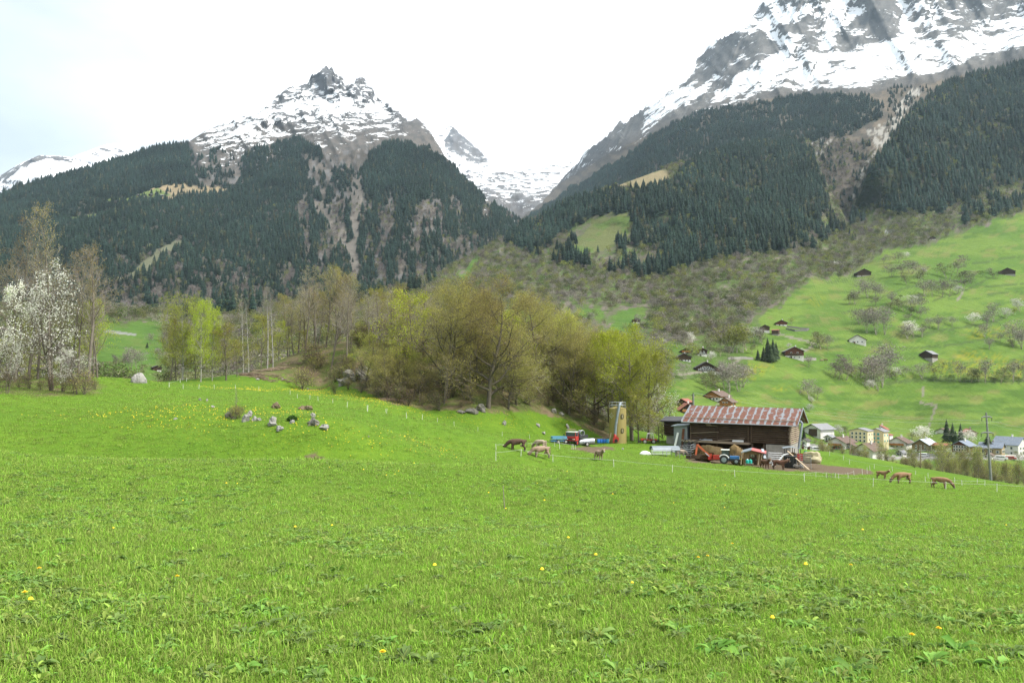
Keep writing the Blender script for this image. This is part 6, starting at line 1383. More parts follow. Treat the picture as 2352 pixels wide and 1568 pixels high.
def house(name,label,cat,vx,yb,wpx,hpx,yaw,base,wall,roof,bh=.35,depth=1.2,rise=.32,win=(),swin=0,over=.7,cut=0,balcony=False,chim=True,shutter=False,winmat=None,short=None,dadd=0,baseW=None):
    """vx,yb: foot of the front in the picture; wpx,hpx: front width and total height; yaw: turn of the ridge from the line of sight"""
    d=float(SV.D(np.array([float(vx)]),np.array([float(yb)]))[0])+dadd;q=pt(vx,yb,d);s=d/F
    yawr=R(yaw)-math.atan2(q.x,q.y)
    w=wpx*s;H=hpx*s;L=w*depth;o=empty(name,q,yawr,label,cat);HOUSES.append((vx,yb-hpx/2,short or label.split(',')[0]))
    rz_=w/2*rise*2;zw=H-rz_;zb=zw*bh
    if bh>0:
        b=MB();b.box((0,L/2,(zb-2.5)/2),(w,L,zb+2.5));b.build('base',WL[base],o)
    b=MB();e=.12 if bh>0 else 0;x=w/2+e
    vs=[(-x,-e,zb),(x,-e,zb),(x,L+e,zb),(-x,L+e,zb),(-x,-e,zw),(x,-e,zw),(x,L+e,zw),(-x,L+e,zw),(0,-e,H-.12),(0,L+e,H-.12)]
    if bh==0:vs=[(a,c,(-2.5 if k<4 else z)) for k,(a,c,z) in enumerate(vs)]
    b.add(vs,[(0,1,5,8,4),(2,3,7,9,6),(1,2,6,5),(3,0,4,7)]);b.build('wall',WL[wall],o)
    b=MB();th=.22;ov=over
    sl=(H-zw)/(w/2)
    for sg in(-1,1):
        x1=sg*(w/2+ov);z1=H-sl*(w/2+ov);P=[(0,-ov,H),(x1,-ov,z1),(x1,L+ov,z1),(0,L+ov,H)]
        b.add([(a,c,z+.02) for a,c,z in P]+[(a,c,z+.02+th) for a,c,z in P],[(0,1,2,3),(7,6,5,4),(0,4,5,1),(1,5,6,2),(2,6,7,3),(3,7,4,0)])
    rf=b.build('roof',RF[roof],o)
    if chim:
        b=MB();b.box((w*.13,L*.45,H+.45),(.6,.6,1.3));b.box((w*.13,L*.45,H+1.12),(.75,.75,.1));b.build('chimney',M_white if base=='white' else M_mason,rf)
    for (f,n,ww,wh,span) in win:
        z=f*zw
        for k in range(n):
            xx=((k+.5)/n-.5)*w*span;yy=-.14 if z>zb else -.02
            b=MB();b.box((xx,yy-.03,z),(ww+.28,.09,wh+.28));fr=b.build('window',M_frame,o);b=MB();b.box((xx,yy-.085,z),(ww,.06,wh));b.build('pane',winmat or M_glass,fr)
            if shutter:
                for sg in(-1,1):b=MB();b.box((xx+sg*(ww*.5+.3),yy-.05,z),(ww*.5,.06,wh+.1));b.build('shutter',M_shut,fr)
    for k in range(swin):
        for sg in(-1,1):
            yy=L*(k+.5)/swin
            for z in ((zw*.3,zw*.72) if zw>4.5 else (zw*.55,)):
                b=MB();b.box((sg*(w/2+e+.02),yy,z),(.08,1.2,1.3));fr=b.build('window',M_frame,o);b=MB();b.box((sg*(w/2+e+.06),yy,z),(.06,.9,1.05));b.build('pane',winmat or M_glass,fr)
    b=MB();b.box((-w*.18,-.05,1.0),(1.,.12,2.0));b.build('door',W_red if wall in('white','yellow') else W_dark,o)
    if balcony:
        b=MB();z=zw*.52;b.box((0,-.75,z),(w*.8,1.3,.12));b.box((0,-1.38,z+.5),(w*.8,.06,.9));b.build('balcony',W_orange if wall!='red' else W_dark,o)
    return o
w1=[(.6,2,.8,.9,.7)]
for vx,yb,w_,h_,yw,rf,l in [(1902,1013,17,14,-25,'grey','small white house between the byre and the lowest left chalet'),(1952,1031,15,13,-20,'brown','small white house left of the yellow block, below its ochre wing'),(2082,1026,17,14,-28,'grey','small white house between the wide grey gable and the pale blue roof'),(2146,1033,15,14,-20,'red','narrow white house right of the timber house with the pale blue roof'),(2250,1035,20,15,-16,'grey','small white house just left of the tall power pole'),(2010,1051,20,11,70,'brown','low white outbuilding below the yellow block'),(2066,1046,16,11,-30,'grey','tiny white house below the wide grey gable'),(2268,1052,18,12,-10,'brown','low white house at the foot of the tall power pole')]:
    house('cottage',l,'house',vx,yb,w_,h_,yw,'white','white',rf,0,1.1,.28,w1,1,.6,chim=False)
X5=lambda x:2107+x*.11717
Y5=lambda y:943.25+y*.11717
w2=[(.72,4,.8,1.0,.8),(.42,4,.8,1.0,.8)]
house('cow_byre','white cow byre with a grey roof, just right of the log barn','byre',1866,1001,44,27,-38,'white','white','grey',0,1.1,.24,[],0,.9,chim=False,short='white cow byre')
by=bpy.data.objects['cow_byre'];_d=float(SV.D(np.array([1866.]),np.array([1001.]))[0])/F;_w=44*_d;byh=17*_d;b=MB();b.box((.05*_w,-.14,byh*.5),(_w*.5,.2,byh*.95));b.build('board_front',W_dark,by);b=MB();b.box((-_w*.5-.1,_w*.42,byh*.5),(.2,_w*.5,byh*.85));b.build('shaded_opening_panel',W_black,by)  # left-side panel is dark to stand for shade inside the open byre
house('barn','dark timber barn with a red roof behind the white byre','barn',1893,990,26,19,30,'stone','dark','red',.3,1,.2,[],0,.6,chim=False,dadd=25)
house('chalet','white chalet with a broad brown roof and red shutters, lowest left of the village','chalet',1921,1031,40,27,-28,'white','white','brown',.4,1.2,.26,[(.62,2,.9,1.0,.6),(.25,3,.9,1.,.7)],2,1.,shutter=True,balcony=True,short='white chalet with red shutters')
ya=house('apartment_block','yellow apartment block with a pale grey roof, widest building of the village','apartment block',2013,1021,33,37,-24,'yellow','yellow','grey',0,.8,.2,[(.80,2,1.1,1.1,.62),(.5,2,1.2,1.1,.62),(.2,2,1.,1.,.62)],2,.6,winmat=M_tealw,short='yellow apartment block')
house('apartment_wing','ochre and yellow left wing of the apartment block, with the same grey roof','apartment block',1972,1017,40,33,-20,'olive','yellow','grey',.05,.9,.14,[(.80,4,.8,1.,.9),(.5,4,.8,1.,.9),(.2,4,.8,1.,.9)],2,.5,dadd=8,chim=False)
house('chalet','brown chalet with a red tiled gable peeping over the yellow block','chalet',2021,1000,28,23,-8,'white','red','red',.3,1,.3,[(.7,2,.8,.9,.7)],0,.8,dadd=35)
house('chalet','low house with a wide grey brown roof below the yellow block','house',1983,1043,44,24,-30,'white','white','brown',.4,1.2,.3,[(.55,3,.8,.9,.8)],1,1.,dadd=-15)
house('chalet','white house with a wide grey gable right of the yellow block','house',2060,1029,40,25,-14,'white','white','brown',.4,1.1,.28,[(.7,2,1.,.9,.6),(.3,3,.9,.9,.8)],1,1.1,balcony=True)
house('garage','small white garage between the yellow block and the wide grey gable','garage',2037,1014,14,17,-30,'white','white','red',0,1,.15,[],0,.3,chim=False)
house('chalet','timber house with a pale blue roof and lit wooden front, centre of the village','chalet',2115,1036,38,27,-24,'white','tan','pale',.2,1.1,.3,[(.75,3,.7,.9,.8),(.4,3,.7,.9,.8)],2,1.)
house('house','tall white house half hidden by the village spruces','house',2163,1014,26,30,-26,'white','white','brown',.3,1.1,.25,[(.75,2,.8,1.,.7),(.4,2,.8,1.,.7)],2,.7,dadd=35,shutter=True)
house('house','beige house with a broad gable right of the village spruces','house',2229,1017,28,31,14,'beige','beige','red',.0,1.1,.28,[(.7,2,.8,1.,.7),(.4,2,.8,1.,.7)],1,.8,dadd=35)
house('chalet','red brown chalet with two rows of white framed windows on a white base','chalet',2205,1045,34,32,-22,'white','red','blue',.28,1.15,.28,[(.86,5,.7,.9,.86),(.55,5,.7,.9,.86),(.14,3,.8,.8,.8)],2,.9,short='red brown chalet with two window rows')
house('barn','low annex with a rust red roof left of the red brown chalet','annex',2178,1034,22,15,60,'stone','dark','red',.2,1.4,.2,[],0,.4,chim=False,dadd=12)
house('chalet','brown timber house with a long slate roof and dormer, right of the power pole','house',2304,1050,30,32,78,'stone','olive','blue',.1,1.5,.3,[(.6,3,.8,1.,.8)],3,.7,short='brown house with the long slate roof')
house('house','white house with a slate roof cut by the right photo edge','house',2350,1049,46,44,66,'white','white','blue',.2,1.2,.34,[(.7,3,.9,1.,.8),(.35,3,.9,1.,.8)],2,.7)
house('hut','small white double gabled hut with a blue stripe behind the barn corner','hut',1846,1035,11,12,-6,'white','white','grey',0,1.3,.3,[],0,.3,chim=False)
house('hut','white hut with a low gable right of the double gabled one','hut',1860,1036,12,11,-6,'white','white','grey',0,1.3,.3,[],0,.3,chim=False)
house('house','white house corner showing right behind the barn, above the huts','house',1847,1024,13,16,-30,'white','white','dark',0,1.1,.3,[(.6,1,.8,.9,.4)],0,.5,chim=False)
def van(vx,yb,label,mat,L=5.2,H=2.3,rz=0):
    d=float(SV.D(np.array([float(vx)]),np.array([float(yb)]))[0]);q=pt(vx,yb,d);o=empty('parked_van',q,rz-math.atan2(q.x,q.y),label,'van','vehicles parked in the village')
    b=MB();b.box((-.4,0,H*.55),(L*.78,1.9,H*.78));b.box((L*.38,0,H*.38),(L*.22,1.85,H*.42));b.build('body',mat,o,bevel=.12)
    b=MB();b.box((-.3,-.97,H*.72),(L*.6,.04,H*.22));b.box((L*.33,0,H*.74),(.06,1.6,H*.25));b.build('window',M_glass,o)
    for x in(-L*.28,L*.3):
        for sy in(-.85,.85):wheel(o,(x,sy,.3),.34,.22)
van(1876,1037,'white camper parked with a blue stripe awning right of the huts',M_whitep)
van(1887,1038,'white van parked right of the camper by the village huts',M_whitep,4.6,2.0)
van(2103,1046,'pale car parked below the timber house with the pale blue roof',M_tin,4.2,1.5)
van(2122,1049,'white van parked below the timber house with the pale blue roof',M_whitep,4.6,1.9)
van(2300,1056,'white van in front of the brown house with the long slate roof',M_whitep,4.8,2.0)
van(2322,1055,'red car in front of the brown house with the long slate roof',M_redp,4.2,1.5)
XC=lambda x:1519+x*.10548
YC=lambda y:790.1+y*.10548
house('chalet','brown chalet with a white lower floor directly above the barn roof','chalet',1636,918,40,20,-30,'white','orange','brown',.5,1.1,.26,[(.25,4,.8,.8,.8)],1,.9,short='brown chalet above the barn roof')
house('chalet','orange fronted chalet with a balcony and white base above the barn ridge','chalet',1666,940,26,27,-22,'white','orange','brown',.5,1.1,.34,[(.8,2,.8,.9,.6),(.35,2,.8,.9,.6)],1,.9,balcony=True,short='orange fronted chalet')
house('shed','small brown roofed shed just over the barn ridge','shed',1630,950,22,14,-25,'stone','dark','brown',.3,1,.3,[],0,.5,chim=False)
house('barn','dark grey timber barn with a reddish roof beside the blossoming tree','barn',1566,935,24,19,-28,'stone','black','red',.2,1.1,.26,[],0,.6,chim=False)
house('chalet','dark chalet with pale shutters left of the grey pole behind the barn','chalet',1580,951,34,24,12,'white','black','red',.2,1.1,.36,[(.7,3,.7,.9,.7),(.35,3,.7,.9,.8)],1,.9,balcony=True,short='dark chalet by the grey pole')
house('chalet','big dark chalet with four rows of white windows on the slope behind the barn','chalet',1622,856,46,25,8,'white','black','dark',.3,.9,.27,[(1.0,3,.9,.7,.36),(.80,4,.9,.7,.6),(.55,5,1.,.7,.85),(.15,2,.8,.7,.6)],1,.9,short='big dark chalet with white windows')
house('barn','low side wing on the right of the big dark chalet','annex',1649,858,20,13,4,'white','red','grey',.4,1,.15,[],0,.5,chim=False)
house('chalet','brown barn chalet with white arched base, lowest left of the upper hamlet','chalet',1571,829,32,17,10,'white','dark','dark',.32,.9,.24,[(.15,4,.7,.7,.85)],0,.8,short='brown barn chalet')
house('chalet','dark chalet with a wooden balcony at the top left of the upper hamlet','chalet',1576,812,25,13,4,'white','black','dark',.1,.9,.27,[(.5,3,.7,.8,.8)],0,.8,balcony=True)
house('chalet','tall dark chalet on a white base at the top right of the upper hamlet','chalet',1613,818,21,19,6,'white','black','brown',.33,.95,.25,[(.7,2,.7,.8,.7),(.42,3,.7,.8,.7)],1,.7)
house('chalet','large reddish brown chalet on a white base right of the spruce clump','chalet',1825,824,40,28,8,'white','red','grey',.42,1.0,.24,[(.75,2,.9,.8,.7),(.2,3,.8,.8,.8)],1,1.,balcony=True,short='large red brown chalet')
house('chalet','red brown chalet with a white base, highest of the three in the walled paddock','chalet',1795,748,24,13,6,'white','red','dark',.4,.9,.24,[(.2,2,.8,.7,.6)],0,.8)
house('barn','grey barn on a white base left of the walled paddock','barn',1757,764,20,18,6,'white','dark','dark',.42,1,.26,[],0,.7,chim=False)
house('shed','small brown shed with a rusty flat roof between the barn and the paddock','shed',1789,770,18,13,82,'stone','dark','red',.25,.8,.1,[],0,.4,chim=False)
house('barn','lone black barn on a stone base, highest in the middle of the green slope','barn',1985,635,30,18,16,'stone','black','dark',.3,.95,.26,[],0,.8,chim=False,short='lone black barn in mid slope')
house('barn','lone black barn at the upper right of the green slope near the photo edge','barn',2314,632,32,17,12,'stone','black','dark',.25,1,.24,[],0,.8,chim=False,short='upper right black barn')
house('barn','lone dark barn with a white right side in the dandelion slope','barn',2127,826,28,21,-24,'stone','black','grey',.3,1.0,.28,[],0,.8,chim=False,short='dark barn in the dandelion slope')
house('chalet','dark gabled house with white front behind a blossoming bush on the green slope','house',1970,790,36,21,8,'white','white','dark',.0,.9,.3,[(.5,3,.9,1.,.8)],0,.9,chim=False,short='dark gabled house behind blossom')
house('hut','dark hut at the left of the small clearing above the knoll','hut',1333,737,13,12,8,'stone','black','dark',.15,1,.25,[],0,.5,chim=False)
house('hut','dark hut on a white base in the bright triangular clearing','hut',1462,742,17,12,8,'white','black','dark',.3,1,.25,[],0,.5,chim=False)
house('hut','tiny dark hut high on the right, below the spruce slope','hut',2237,511,18,8,10,'stone','black','dark',.2,1,.2,[],0,.5,chim=False)
house('hut','tiny dark hut above the green slope near the torrent','hut',2142,551,13,8,10,'white','black','dark',.3,1,.2,[],0,.5,chim=False)
house('hut','dark hut at the upper right photo edge below the spruces','hut',2332,482,22,11,10,'stone','black','dark',.2,1,.2,[],0,.5,chim=False)
house('hut','dark hut on a white base low in the left valley meadow','hut',361,852,18,12,10,'white','black','dark',.3,1,.2,[],0,.5,chim=False)
for k,(vx,vy) in enumerate([(318,451),(330,456),(346,450),(360,447),(372,452)]):
    d=float(SG.D(np.array([float(vx)]),np.array([float(vy)]))[0]);q=pt(vx,vy,d);o=empty('alpine_hut',q,.3*k-math.atan2(q.x,q.y),'tiny alpine hut on the tan pasture ledge of the left mountain','hut','huts on the mountain pasture');b=MB();b.box((0,0,1.3),(8,7,4.6));b.build('wall',W_black,o);b=MB();b.prism([Vector((-5,-4.5,3.4)),Vector((5,-4.5,3.4)),Vector((0,-4.5,5.6))],(0,-4.5,0),(0,4.5,0));b.build('roof',RF['grey'],o)
for k,(vx,vy,m,hd,l) in enumerate([(1888,830,'fawn',180,'tan cow grazing on the far slope right of the large red brown chalet'),(1896,829,'red',0,'dark cow beside the tan one on the far slope'),(1939,832,'fawn',170,'tan cow grazing alone on the far slope above the dark bushes')]):
    cow('graze',SV.p(vx,vy),R(hd),m,l,1.3,30+k,'cows on the far slope',horns=False)
# ---------------- walls
def drystone(pts,h,label,w=.6,mat=None):
    b=MB();P=[SV.p(*q) for q in pts];o0=P[0].copy()
    for a,c in zip(P[:-1],P[1:]):
        n=max(2,int((c-a).length/6))
        for i in range(n):
            u=a.lerp(c,i/n)-o0;v=a.lerp(c,(i+1)/n)-o0;hh=h*random.uniform(.8,1.1);b.beam(u+Vector((0,0,hh*.3)),v+Vector((0,0,hh*.3)),w,hh*1.4)
    o=b.build('dry_stone_wall',mat or M_mason,label=label,cat='wall',group='field walls');o.location=o0
drystone([(1808,752),(1835,755),(1858,757),(1852,760),(1825,761),(1805,756)],1.3,'grey stone wall of the small paddock beside the highest chalet',.6,paint('dark_wall',(.14,.135,.13),.95))
drystone([(1730,826),(1700,824),(1672,826)],1.6,'pale stone wall left of the spruce clump on the green slope')
drystone([(1840,827),(1874,827)],1.6,'grey wall below the large red brown chalet')
drystone([(2085,1045),(2160,1046),(2240,1047),(2352,1049)],1.0,'long pale roadside wall along the lower edge of the village',.5,paint('pale_wall',(.5,.49,.46),.95))
# ---------------- spruces near the houses
N_sp=[]
for sd in(501,502,503):
    V,T,Q,nT=conifer(sd,16,13);N_sp.append((npmesh('trunk',V,Q,None,[M_fbark]),npmesh('crown',V,None,T,[M_needle2])))
def spruce(vx,yb,hpx,label,group=None,wide=1.1,k=0):
    q=SV.p(vx,yb);h=hpx*q.y/F;o=empty('spruce_tree',q,k*1.7,label,'spruce',group);o.scale=(h*wide,h*wide,h);mobj('trunk',N_sp[k%3][0],o);mobj('crown',N_sp[k%3][1],o)
for k,(vx,yb,h,l) in enumerate([(2175.5,1020,60,'tallest spruce of the village trio, in front of the tall white house'),(2189,1020,52,'second spruce of the village trio, right beside the tallest'),(2207,1017,47,'slim spruce right of the village trio, left of the beige house'),(2196,1020,34,'short spruce between the taller village spruces')]):spruce(vx,yb,h,l,'spruces in the village',1.15,k)
spruce(2270,1042,50,'broad dark spruce behind the tall power pole',None,1.7,1)
for k,(vx,yb,h,l) in enumerate([(1764,831,58,'left tall spruce of the dense clump on the green slope'),(1776,831,57,'right tall spruce of the dense clump on the green slope'),(1754,830,36,'shorter spruce at the left of the dense clump on the green slope'),(1741,828,28,'lowest spruce at the left end of the dense clump'),(1783,829,46,'spruce at the right edge of the dense clump on the green slope'),(1770,833,46,'front spruce of the dense clump on the green slope')]):spruce(vx,yb,h,l,'dense spruce clump on the green slope',1.25,k)
spruce(1847,1012,30,'dark spruce just right of the barn gable',None,1.2,2);spruce(1898,998,16,'small dark spruce right of the white cow byre',None,1.5,1);spruce(338,800,16,'small dark spruce in the left valley meadow',None,1.3,0)
# ---------------- single trees and bushes on the slopes
FT={}
def fartree_parts(seed,mat,twig,n,lsz):
    me=fartree(seed,mat,twig,n,lsz);nq=len(me.polygons);mi=np.zeros(nq,np.int32);me.polygons.foreach_get('material_index',mi)
    V=np.zeros(len(me.vertices)*3,np.float32);me.vertices.foreach_get('co',V);V=V.reshape(-1,3);L=np.zeros(nq*4,np.int32);me.loops.foreach_get('vertex_index',L);Q=L.reshape(-1,4)
    def sub(q,nm,m):
        u,inv=np.unique(q,return_inverse=True);return npmesh(nm,V[u],inv.reshape(-1,4),None,[m])
    return sub(Q[mi==0],'trunk',twig),sub(Q[mi==1],'crown',mat)
for kk,(m,tw,n,ls) in {'g':(F_grey,M_twigw,760,.062),'o':(F_olive,M_twig,800,.066),'w':(F_white,M_twig,1000,.06),'y':(F_yg,M_twigw,800,.064),'d':(F_green,M_twigd,800,.066),'l':(F_lilac,M_twig,760,.062)}.items():FT[kk]=[fartree_parts(600+ord(kk)+i,m,tw,n,ls) for i in range(3)]
KN={'g':('grey leafless tree','bare_tree'),'l':('brownish leafless tree','bare_tree'),'o':('olive green bushy tree','bushy_tree'),'w':('white blossoming tree','blossom_tree'),'y':('yellow green tree','leafing_tree'),'d':('dark green bush','green_bush')}
seenlab={}
def slope_tree(vx,yb,hpx,k,wide=1.0,i=0):
    q=SV.p(vx,yb);h=hpx*q.y/F
    hx=min(HOUSES,key=lambda H:math.hypot(H[0]-vx,(H[1]-yb)*1.3));dx,dy=vx-hx[0],yb-hpx/2-hx[1]
    rel=('left of' if dx<0 else 'right of') if abs(dx)>abs(dy)*1.4 else ('above' if dy<0 else 'below') if abs(dy)>abs(dx)*1.4 else (('upper ' if dy<0 else 'lower ')+('left' if dx<0 else 'right')+' of')
    size='tall ' if hpx>34 else 'small ' if hpx<16 else '';far='' if math.hypot(dx,dy)<45 else 'well ' if math.hypot(dx,dy)<110 else 'far '
    base=f"{size}{KN[k][0]} {far}{rel} the {hx[2]}";base=' '.join(base.split()[:16])
    o=empty(KN[k][1],q,i*2.1,base,'tree','trees on the valley slopes: '+base);wd=wide*1.5;o.scale=(h*wd,h*wd,h)
    tr,cr=FT[k][i%3];mobj('trunk',tr,o);mobj('crown',cr,o)
CB=lambda x,y:(1898.75+x*.1953,581.9+y*.1953)
LB="90,185,85,w;940,60,70,w;1165,240,70,w;1530,480,100,w;1010,655,150,w;1040,995,190,w;1710,835,130,w;2110,765,115,w;2285,690,150,w;490,1600,110,w;820,1450,100,w;2300,1120,200,w;660,120,90,l;840,110,120,l;760,280,150,l;860,270,160,l;1000,240,150,l;1100,285,140,l;950,370,110,o;1060,355,140,o;1430,300,190,o;1520,250,200,l;1560,340,130,o;1690,335,130,l;1815,280,75,d;1915,232,60,l;1150,505,180,g;1250,515,200,g;1350,515,200,l;1440,490,180,l;1600,420,130,l;250,605,130,o;330,595,150,g;430,460,160,g;480,525,180,g;580,505,150,g;640,525,130,g;150,298,75,d;400,835,180,l;480,940,270,g;580,955,290,g;680,955,300,g;590,810,160,o;870,525,40,d;920,690,160,o;1110,690,210,g;1000,725,90,d;950,795,80,l;1080,765,120,l;1210,875,110,g;1310,895,150,g;1480,855,110,g;1960,805,200,g;1880,865,160,g;2190,725,85,y;1860,985,140,g;1910,1125,120,g;2040,1045,110,g;2190,1095,280,g;2290,1125,240,g;2200,1110,90,o;950,1005,160,g;1120,985,130,g;130,1490,230,l;220,1490,190,l;330,1470,160,o;430,1550,290,l;540,1570,340,g;650,1565,410,g;740,1460,380,g;600,1610,260,g;800,1490,120,o;930,1455,130,g;1120,1475,170,g;1310,1490,200,o;1570,1505,230,g;1690,1515,150,o;1860,1515,260,g;1800,1508,150,o;2040,1515,180,o;2190,1505,240,g;2290,1505,270,l;1260,1500,70,d;1420,1495,60,d;1480,1500,70,d;1620,1510,70,d;1750,1515,70,d;1930,1515,60,d;1980,1515,70,d;2110,1515,70,d;2250,1515,60,d;720,690,120,o;760,600,130,g;860,650,110,o;560,620,110,l;1990,300,90,o"
for i,s_ in enumerate(LB.split(';')):
    x,y,h,k=s_.split(',');vx,vy=CB(float(x),float(y));slope_tree(vx,vy,float(h)*.1953*1.08,k,1.15 if float(h)<200 else .8,i)
CA=lambda x,y:(1500.6+x*.18229,673.75+y*.18229)
LA="980,745,370,y;1120,745,330,y;1050,745,310,y;900,725,210,y;830,700,190,y;1180,720,250,o;1270,625,190,w;500,645,150,w;720,850,120,w;960,1255,360,g;1070,1235,340,g;900,1205,290,g;1120,1180,300,l;690,1235,180,o;800,1205,210,o;600,1135,130,o;560,1100,90,d;760,1150,160,o;60,985,260,y;150,995,260,y;220,985,230,y;20,960,240,o;2040,720,130,d;2120,705,210,o;2180,705,190,l;1960,925,140,g;1700,690,65,w;1960,1335,240,g;2010,1390,90,w;1960,1490,100,w;2060,1330,160,l;1740,385,75,y;2270,1055,260,l;380,640,180,l;300,680,160,g;170,640,150,g;240,600,200,o;1340,620,190,g;1380,640,160,o;870,1000,150,g;760,790,110,o;1000,900,110,g;940,790,130,l;1430,470,60,d;1860,760,70,w;600,760,60,d;60,780,130,g;350,960,90,g;1230,760,120,o"
for i,s_ in enumerate(LA.split(';')):
    x,y,h,k=s_.split(',');vx,vy=CA(float(x),float(y));slope_tree(vx,vy,float(h)*.18229*1.05,k,.95,i+1)
for i,(vx,vy,h,k) in enumerate([(2113,1014,38,'w'),(2226,1019,30,'w'),(1933,1002,26,'w'),(1946,1000,20,'o'),(2092,1010,20,'o'),(1935,1040,18,'o'),(1965,1046,20,'o'),(2010,1040,16,'o'),(2065,1046,22,'o'),(2140,1050,24,'o'),(2160,1052,22,'g'),(2235,1052,26,'o'),(2255,1056,22,'o'),(2100,1056,20,'o'),(1900,1040,14,'o'),(1872,1022,14,'y'),(1860,1012,10,'y'),(2345,1060,24,'o'),(2180,1060,26,'o'),(2010,1056,20,'g'),(2040,1058,22,'o'),(1985,1056,20,'o'),(300,850,52,'g'),(318,855,55,'g'),(290,850,40,'g'),(268,848,36,'l'),(345,790,26,'l'),(372,800,34,'l')]):slope_tree(vx,vy,h,k,1.1 if vx>500 else .7,i)
# ============================================================ FOREGROUND MEADOW
G_blade=leafmat('grass_blades',(.225,.36,.048),.35,.42,.02,.55);G_blade2=leafmat('grass_blades_pale',(.30,.39,.08),.3,.42,.02,.55);G_dock=leafmat('dock_leaves',(.13,.235,.045),.3,.30,.015,.45);G_dock2=leafmat('dock_leaves_pale',(.175,.285,.06),.25,.30,.015,.45);G_yel=paint('dandelion_yellow',(.80,.58,.02),.7,0,.15,40);G_stalk=leafmat('reddish_stalks',(.20,.12,.05),.3,.2,.02)
def tuft(seed,n,h,rad,w,mats):
    g=np.random.default_rng(seed);V=[];Q=[];T=[];mq=[];mt=[];o=0
    for k in range(n):
        a=g.uniform(0,6.28);r=rad*math.sqrt(g.random());p=np.array([r*math.cos(a),r*math.sin(a),-.02]);az=g.uniform(0,6.28);L=h*g.uniform(.45,1.15);ln=g.uniform(.1,.9);u=np.array([math.cos(az),math.sin(az),0]);s=np.array([-u[1],u[0],0])*w*g.uniform(.6,1.3)
        q1=p+np.array([0,0,L*.5])+u*L*.12*ln;q2=p+np.array([0,0,L*(.92-.25*ln)])+u*L*.45*ln;q3=p+np.array([0,0,L*(1.05-.55*ln)])+u*L*.85*ln
        V+=[p-s,p+s,q1-s*.9,q1+s*.9,q2-s*.6,q2+s*.6,q3];Q+=[(o,o+1,o+3,o+2),(o+2,o+3,o+5,o+4)];T.append((o+4,o+5,o+6));m=int(g.random()<.3);mq+=[m,m];mt.append(m);o+=7
    return npmesh('grass_tuft',V,Q,T,mats,mq+mt)
def rosette(seed,n,L,w,mats,rise=.5,wave=.18):
    "broad leaved plant: arched, folded, wavy leaves round a root"
    g=np.random.default_rng(seed);V=[];Q=[];mi=[];o=0
    for k in range(n):
        az=k*2.4+g.uniform(-.4,.4);l=L*g.uniform(.55,1.15);ww=w*g.uniform(.7,1.2)*l/L;el=g.uniform(rise*.5,rise*1.6);u=np.array([math.cos(az),math.sin(az),0]);s=np.array([-u[1],u[0],0]);tw=g.uniform(-.5,.5);m=int(g.random()<.55)
        N=7;p=np.array([0,0,-.01])+u*.01;ang=el
        for i in range(N+1):
            f=i/N;prof=(.10 if f<.18 else max(.03,math.sin(math.pi*min(1,(f-.12)/.9))**.75));wi=ww*.5*prof*(1+wave*math.sin(i*2.3+k))
            c=math.cos(ang);z=np.array([0,0,1.]);sd=s*math.cos(tw)+z*math.sin(tw)*.6
            fold=np.array([0,0,wi*.45])
            V+=[p-sd*wi+fold,p-np.array([0,0,wi*.1]),p+sd*wi+fold];p=p+(u*c+z*math.sin(ang))*l/N;ang-=g.uniform(.10,.34)
            if i:
                a=o+(i-1)*3;Q+=[(a,a+1,a+4,a+3),(a+1,a+2,a+5,a+4)];mi+=[m,m]
        o+=(N+1)*3
    return V,Q,mi
def rosette_mesh(name,*a,**k):
    V,Q,mi=rosette(*a,**k);me=npmesh(name,V,Q,None,a[4],mi,smooth=True);return me
TU=[tuft(s,24,.075,.11,.0030,[G_blade,G_blade2]) for s in range(5)]+[tuft(9,9,.16,.09,.0026,[G_blade2,G_blade])]
def field(n,d0,d1,pw,seed,keep=None,xm=.72):
    "points of the near meadow, density falling with distance"
    g=np.random.default_rng(seed);u=g.random(n);e=2-pw
    d=(d0**e+(d1**e-d0**e)*u)**(1/e) if abs(e)>1e-6 else d0*(d1/d0)**u
    x=(g.random(n)*2-1)*(xm*d+3.2);P=np.stack([x,d,gz(x,d)],1)
    if keep is not None:P=P[keep(P[:,0],P[:,1],g)]
    return P,g
P1,g=field(145000,3.,115,1.62,701)
def nomud(P):
    a=np.clip(((P[:,0]-GX[0])/.8).astype(int),0,nx-1);b_=np.clip(((P[:,1]-GY[0])/.8).astype(int),0,ny-1);return P[mud[b_,a]<.25]
P1=nomud(P1)
n=len(P1);hs=(.75+.5*fbm(P1[:,0]/1.3,P1[:,1]/1.3,3,702))*(.75+.5*g.random(n))
scatter_obj('meadow_grass',P1,TU,hs,g.random(n)*6.28,g.choice(6,n,p=[.19]*5+[.05]),1.0+np.minimum(P1[:,1],60)/28.,g.normal(size=n)*.15,label='dense green grass of the foreground meadow')
WE=[rosette_mesh('weed',s,10,.14,.045,[G_dock,G_dock2],.7) for s in (1,2)]+[rosette_mesh('weed',s,11,.12,.04,[G_dock2,G_blade2],.9) for s in (3,4)]+[rosette_mesh('weed',7,9,.19,.055,[G_dock,G_dock2],.6)]
clump=lambda x,y:fbm(x/2.6,y/2.6,3,711)
P2,g=field(40000,3.,62,1.5,703,lambda x,y,g:g.random(len(x))<(.13+.75*sst(.47,.63,clump(x,y)))*(1-.7*sst(20,58,y)))
n=len(P2);scatter_obj('meadow_weeds',P2+np.array([0,0,.035]),WE,(.3+.6*g.random(n)),g.random(n)*6.28,g.choice(5,n,p=[.22,.22,.24,.24,.08]),None,g.normal(size=n)*.12,label='broad leaved weeds mixed through the foreground grass')
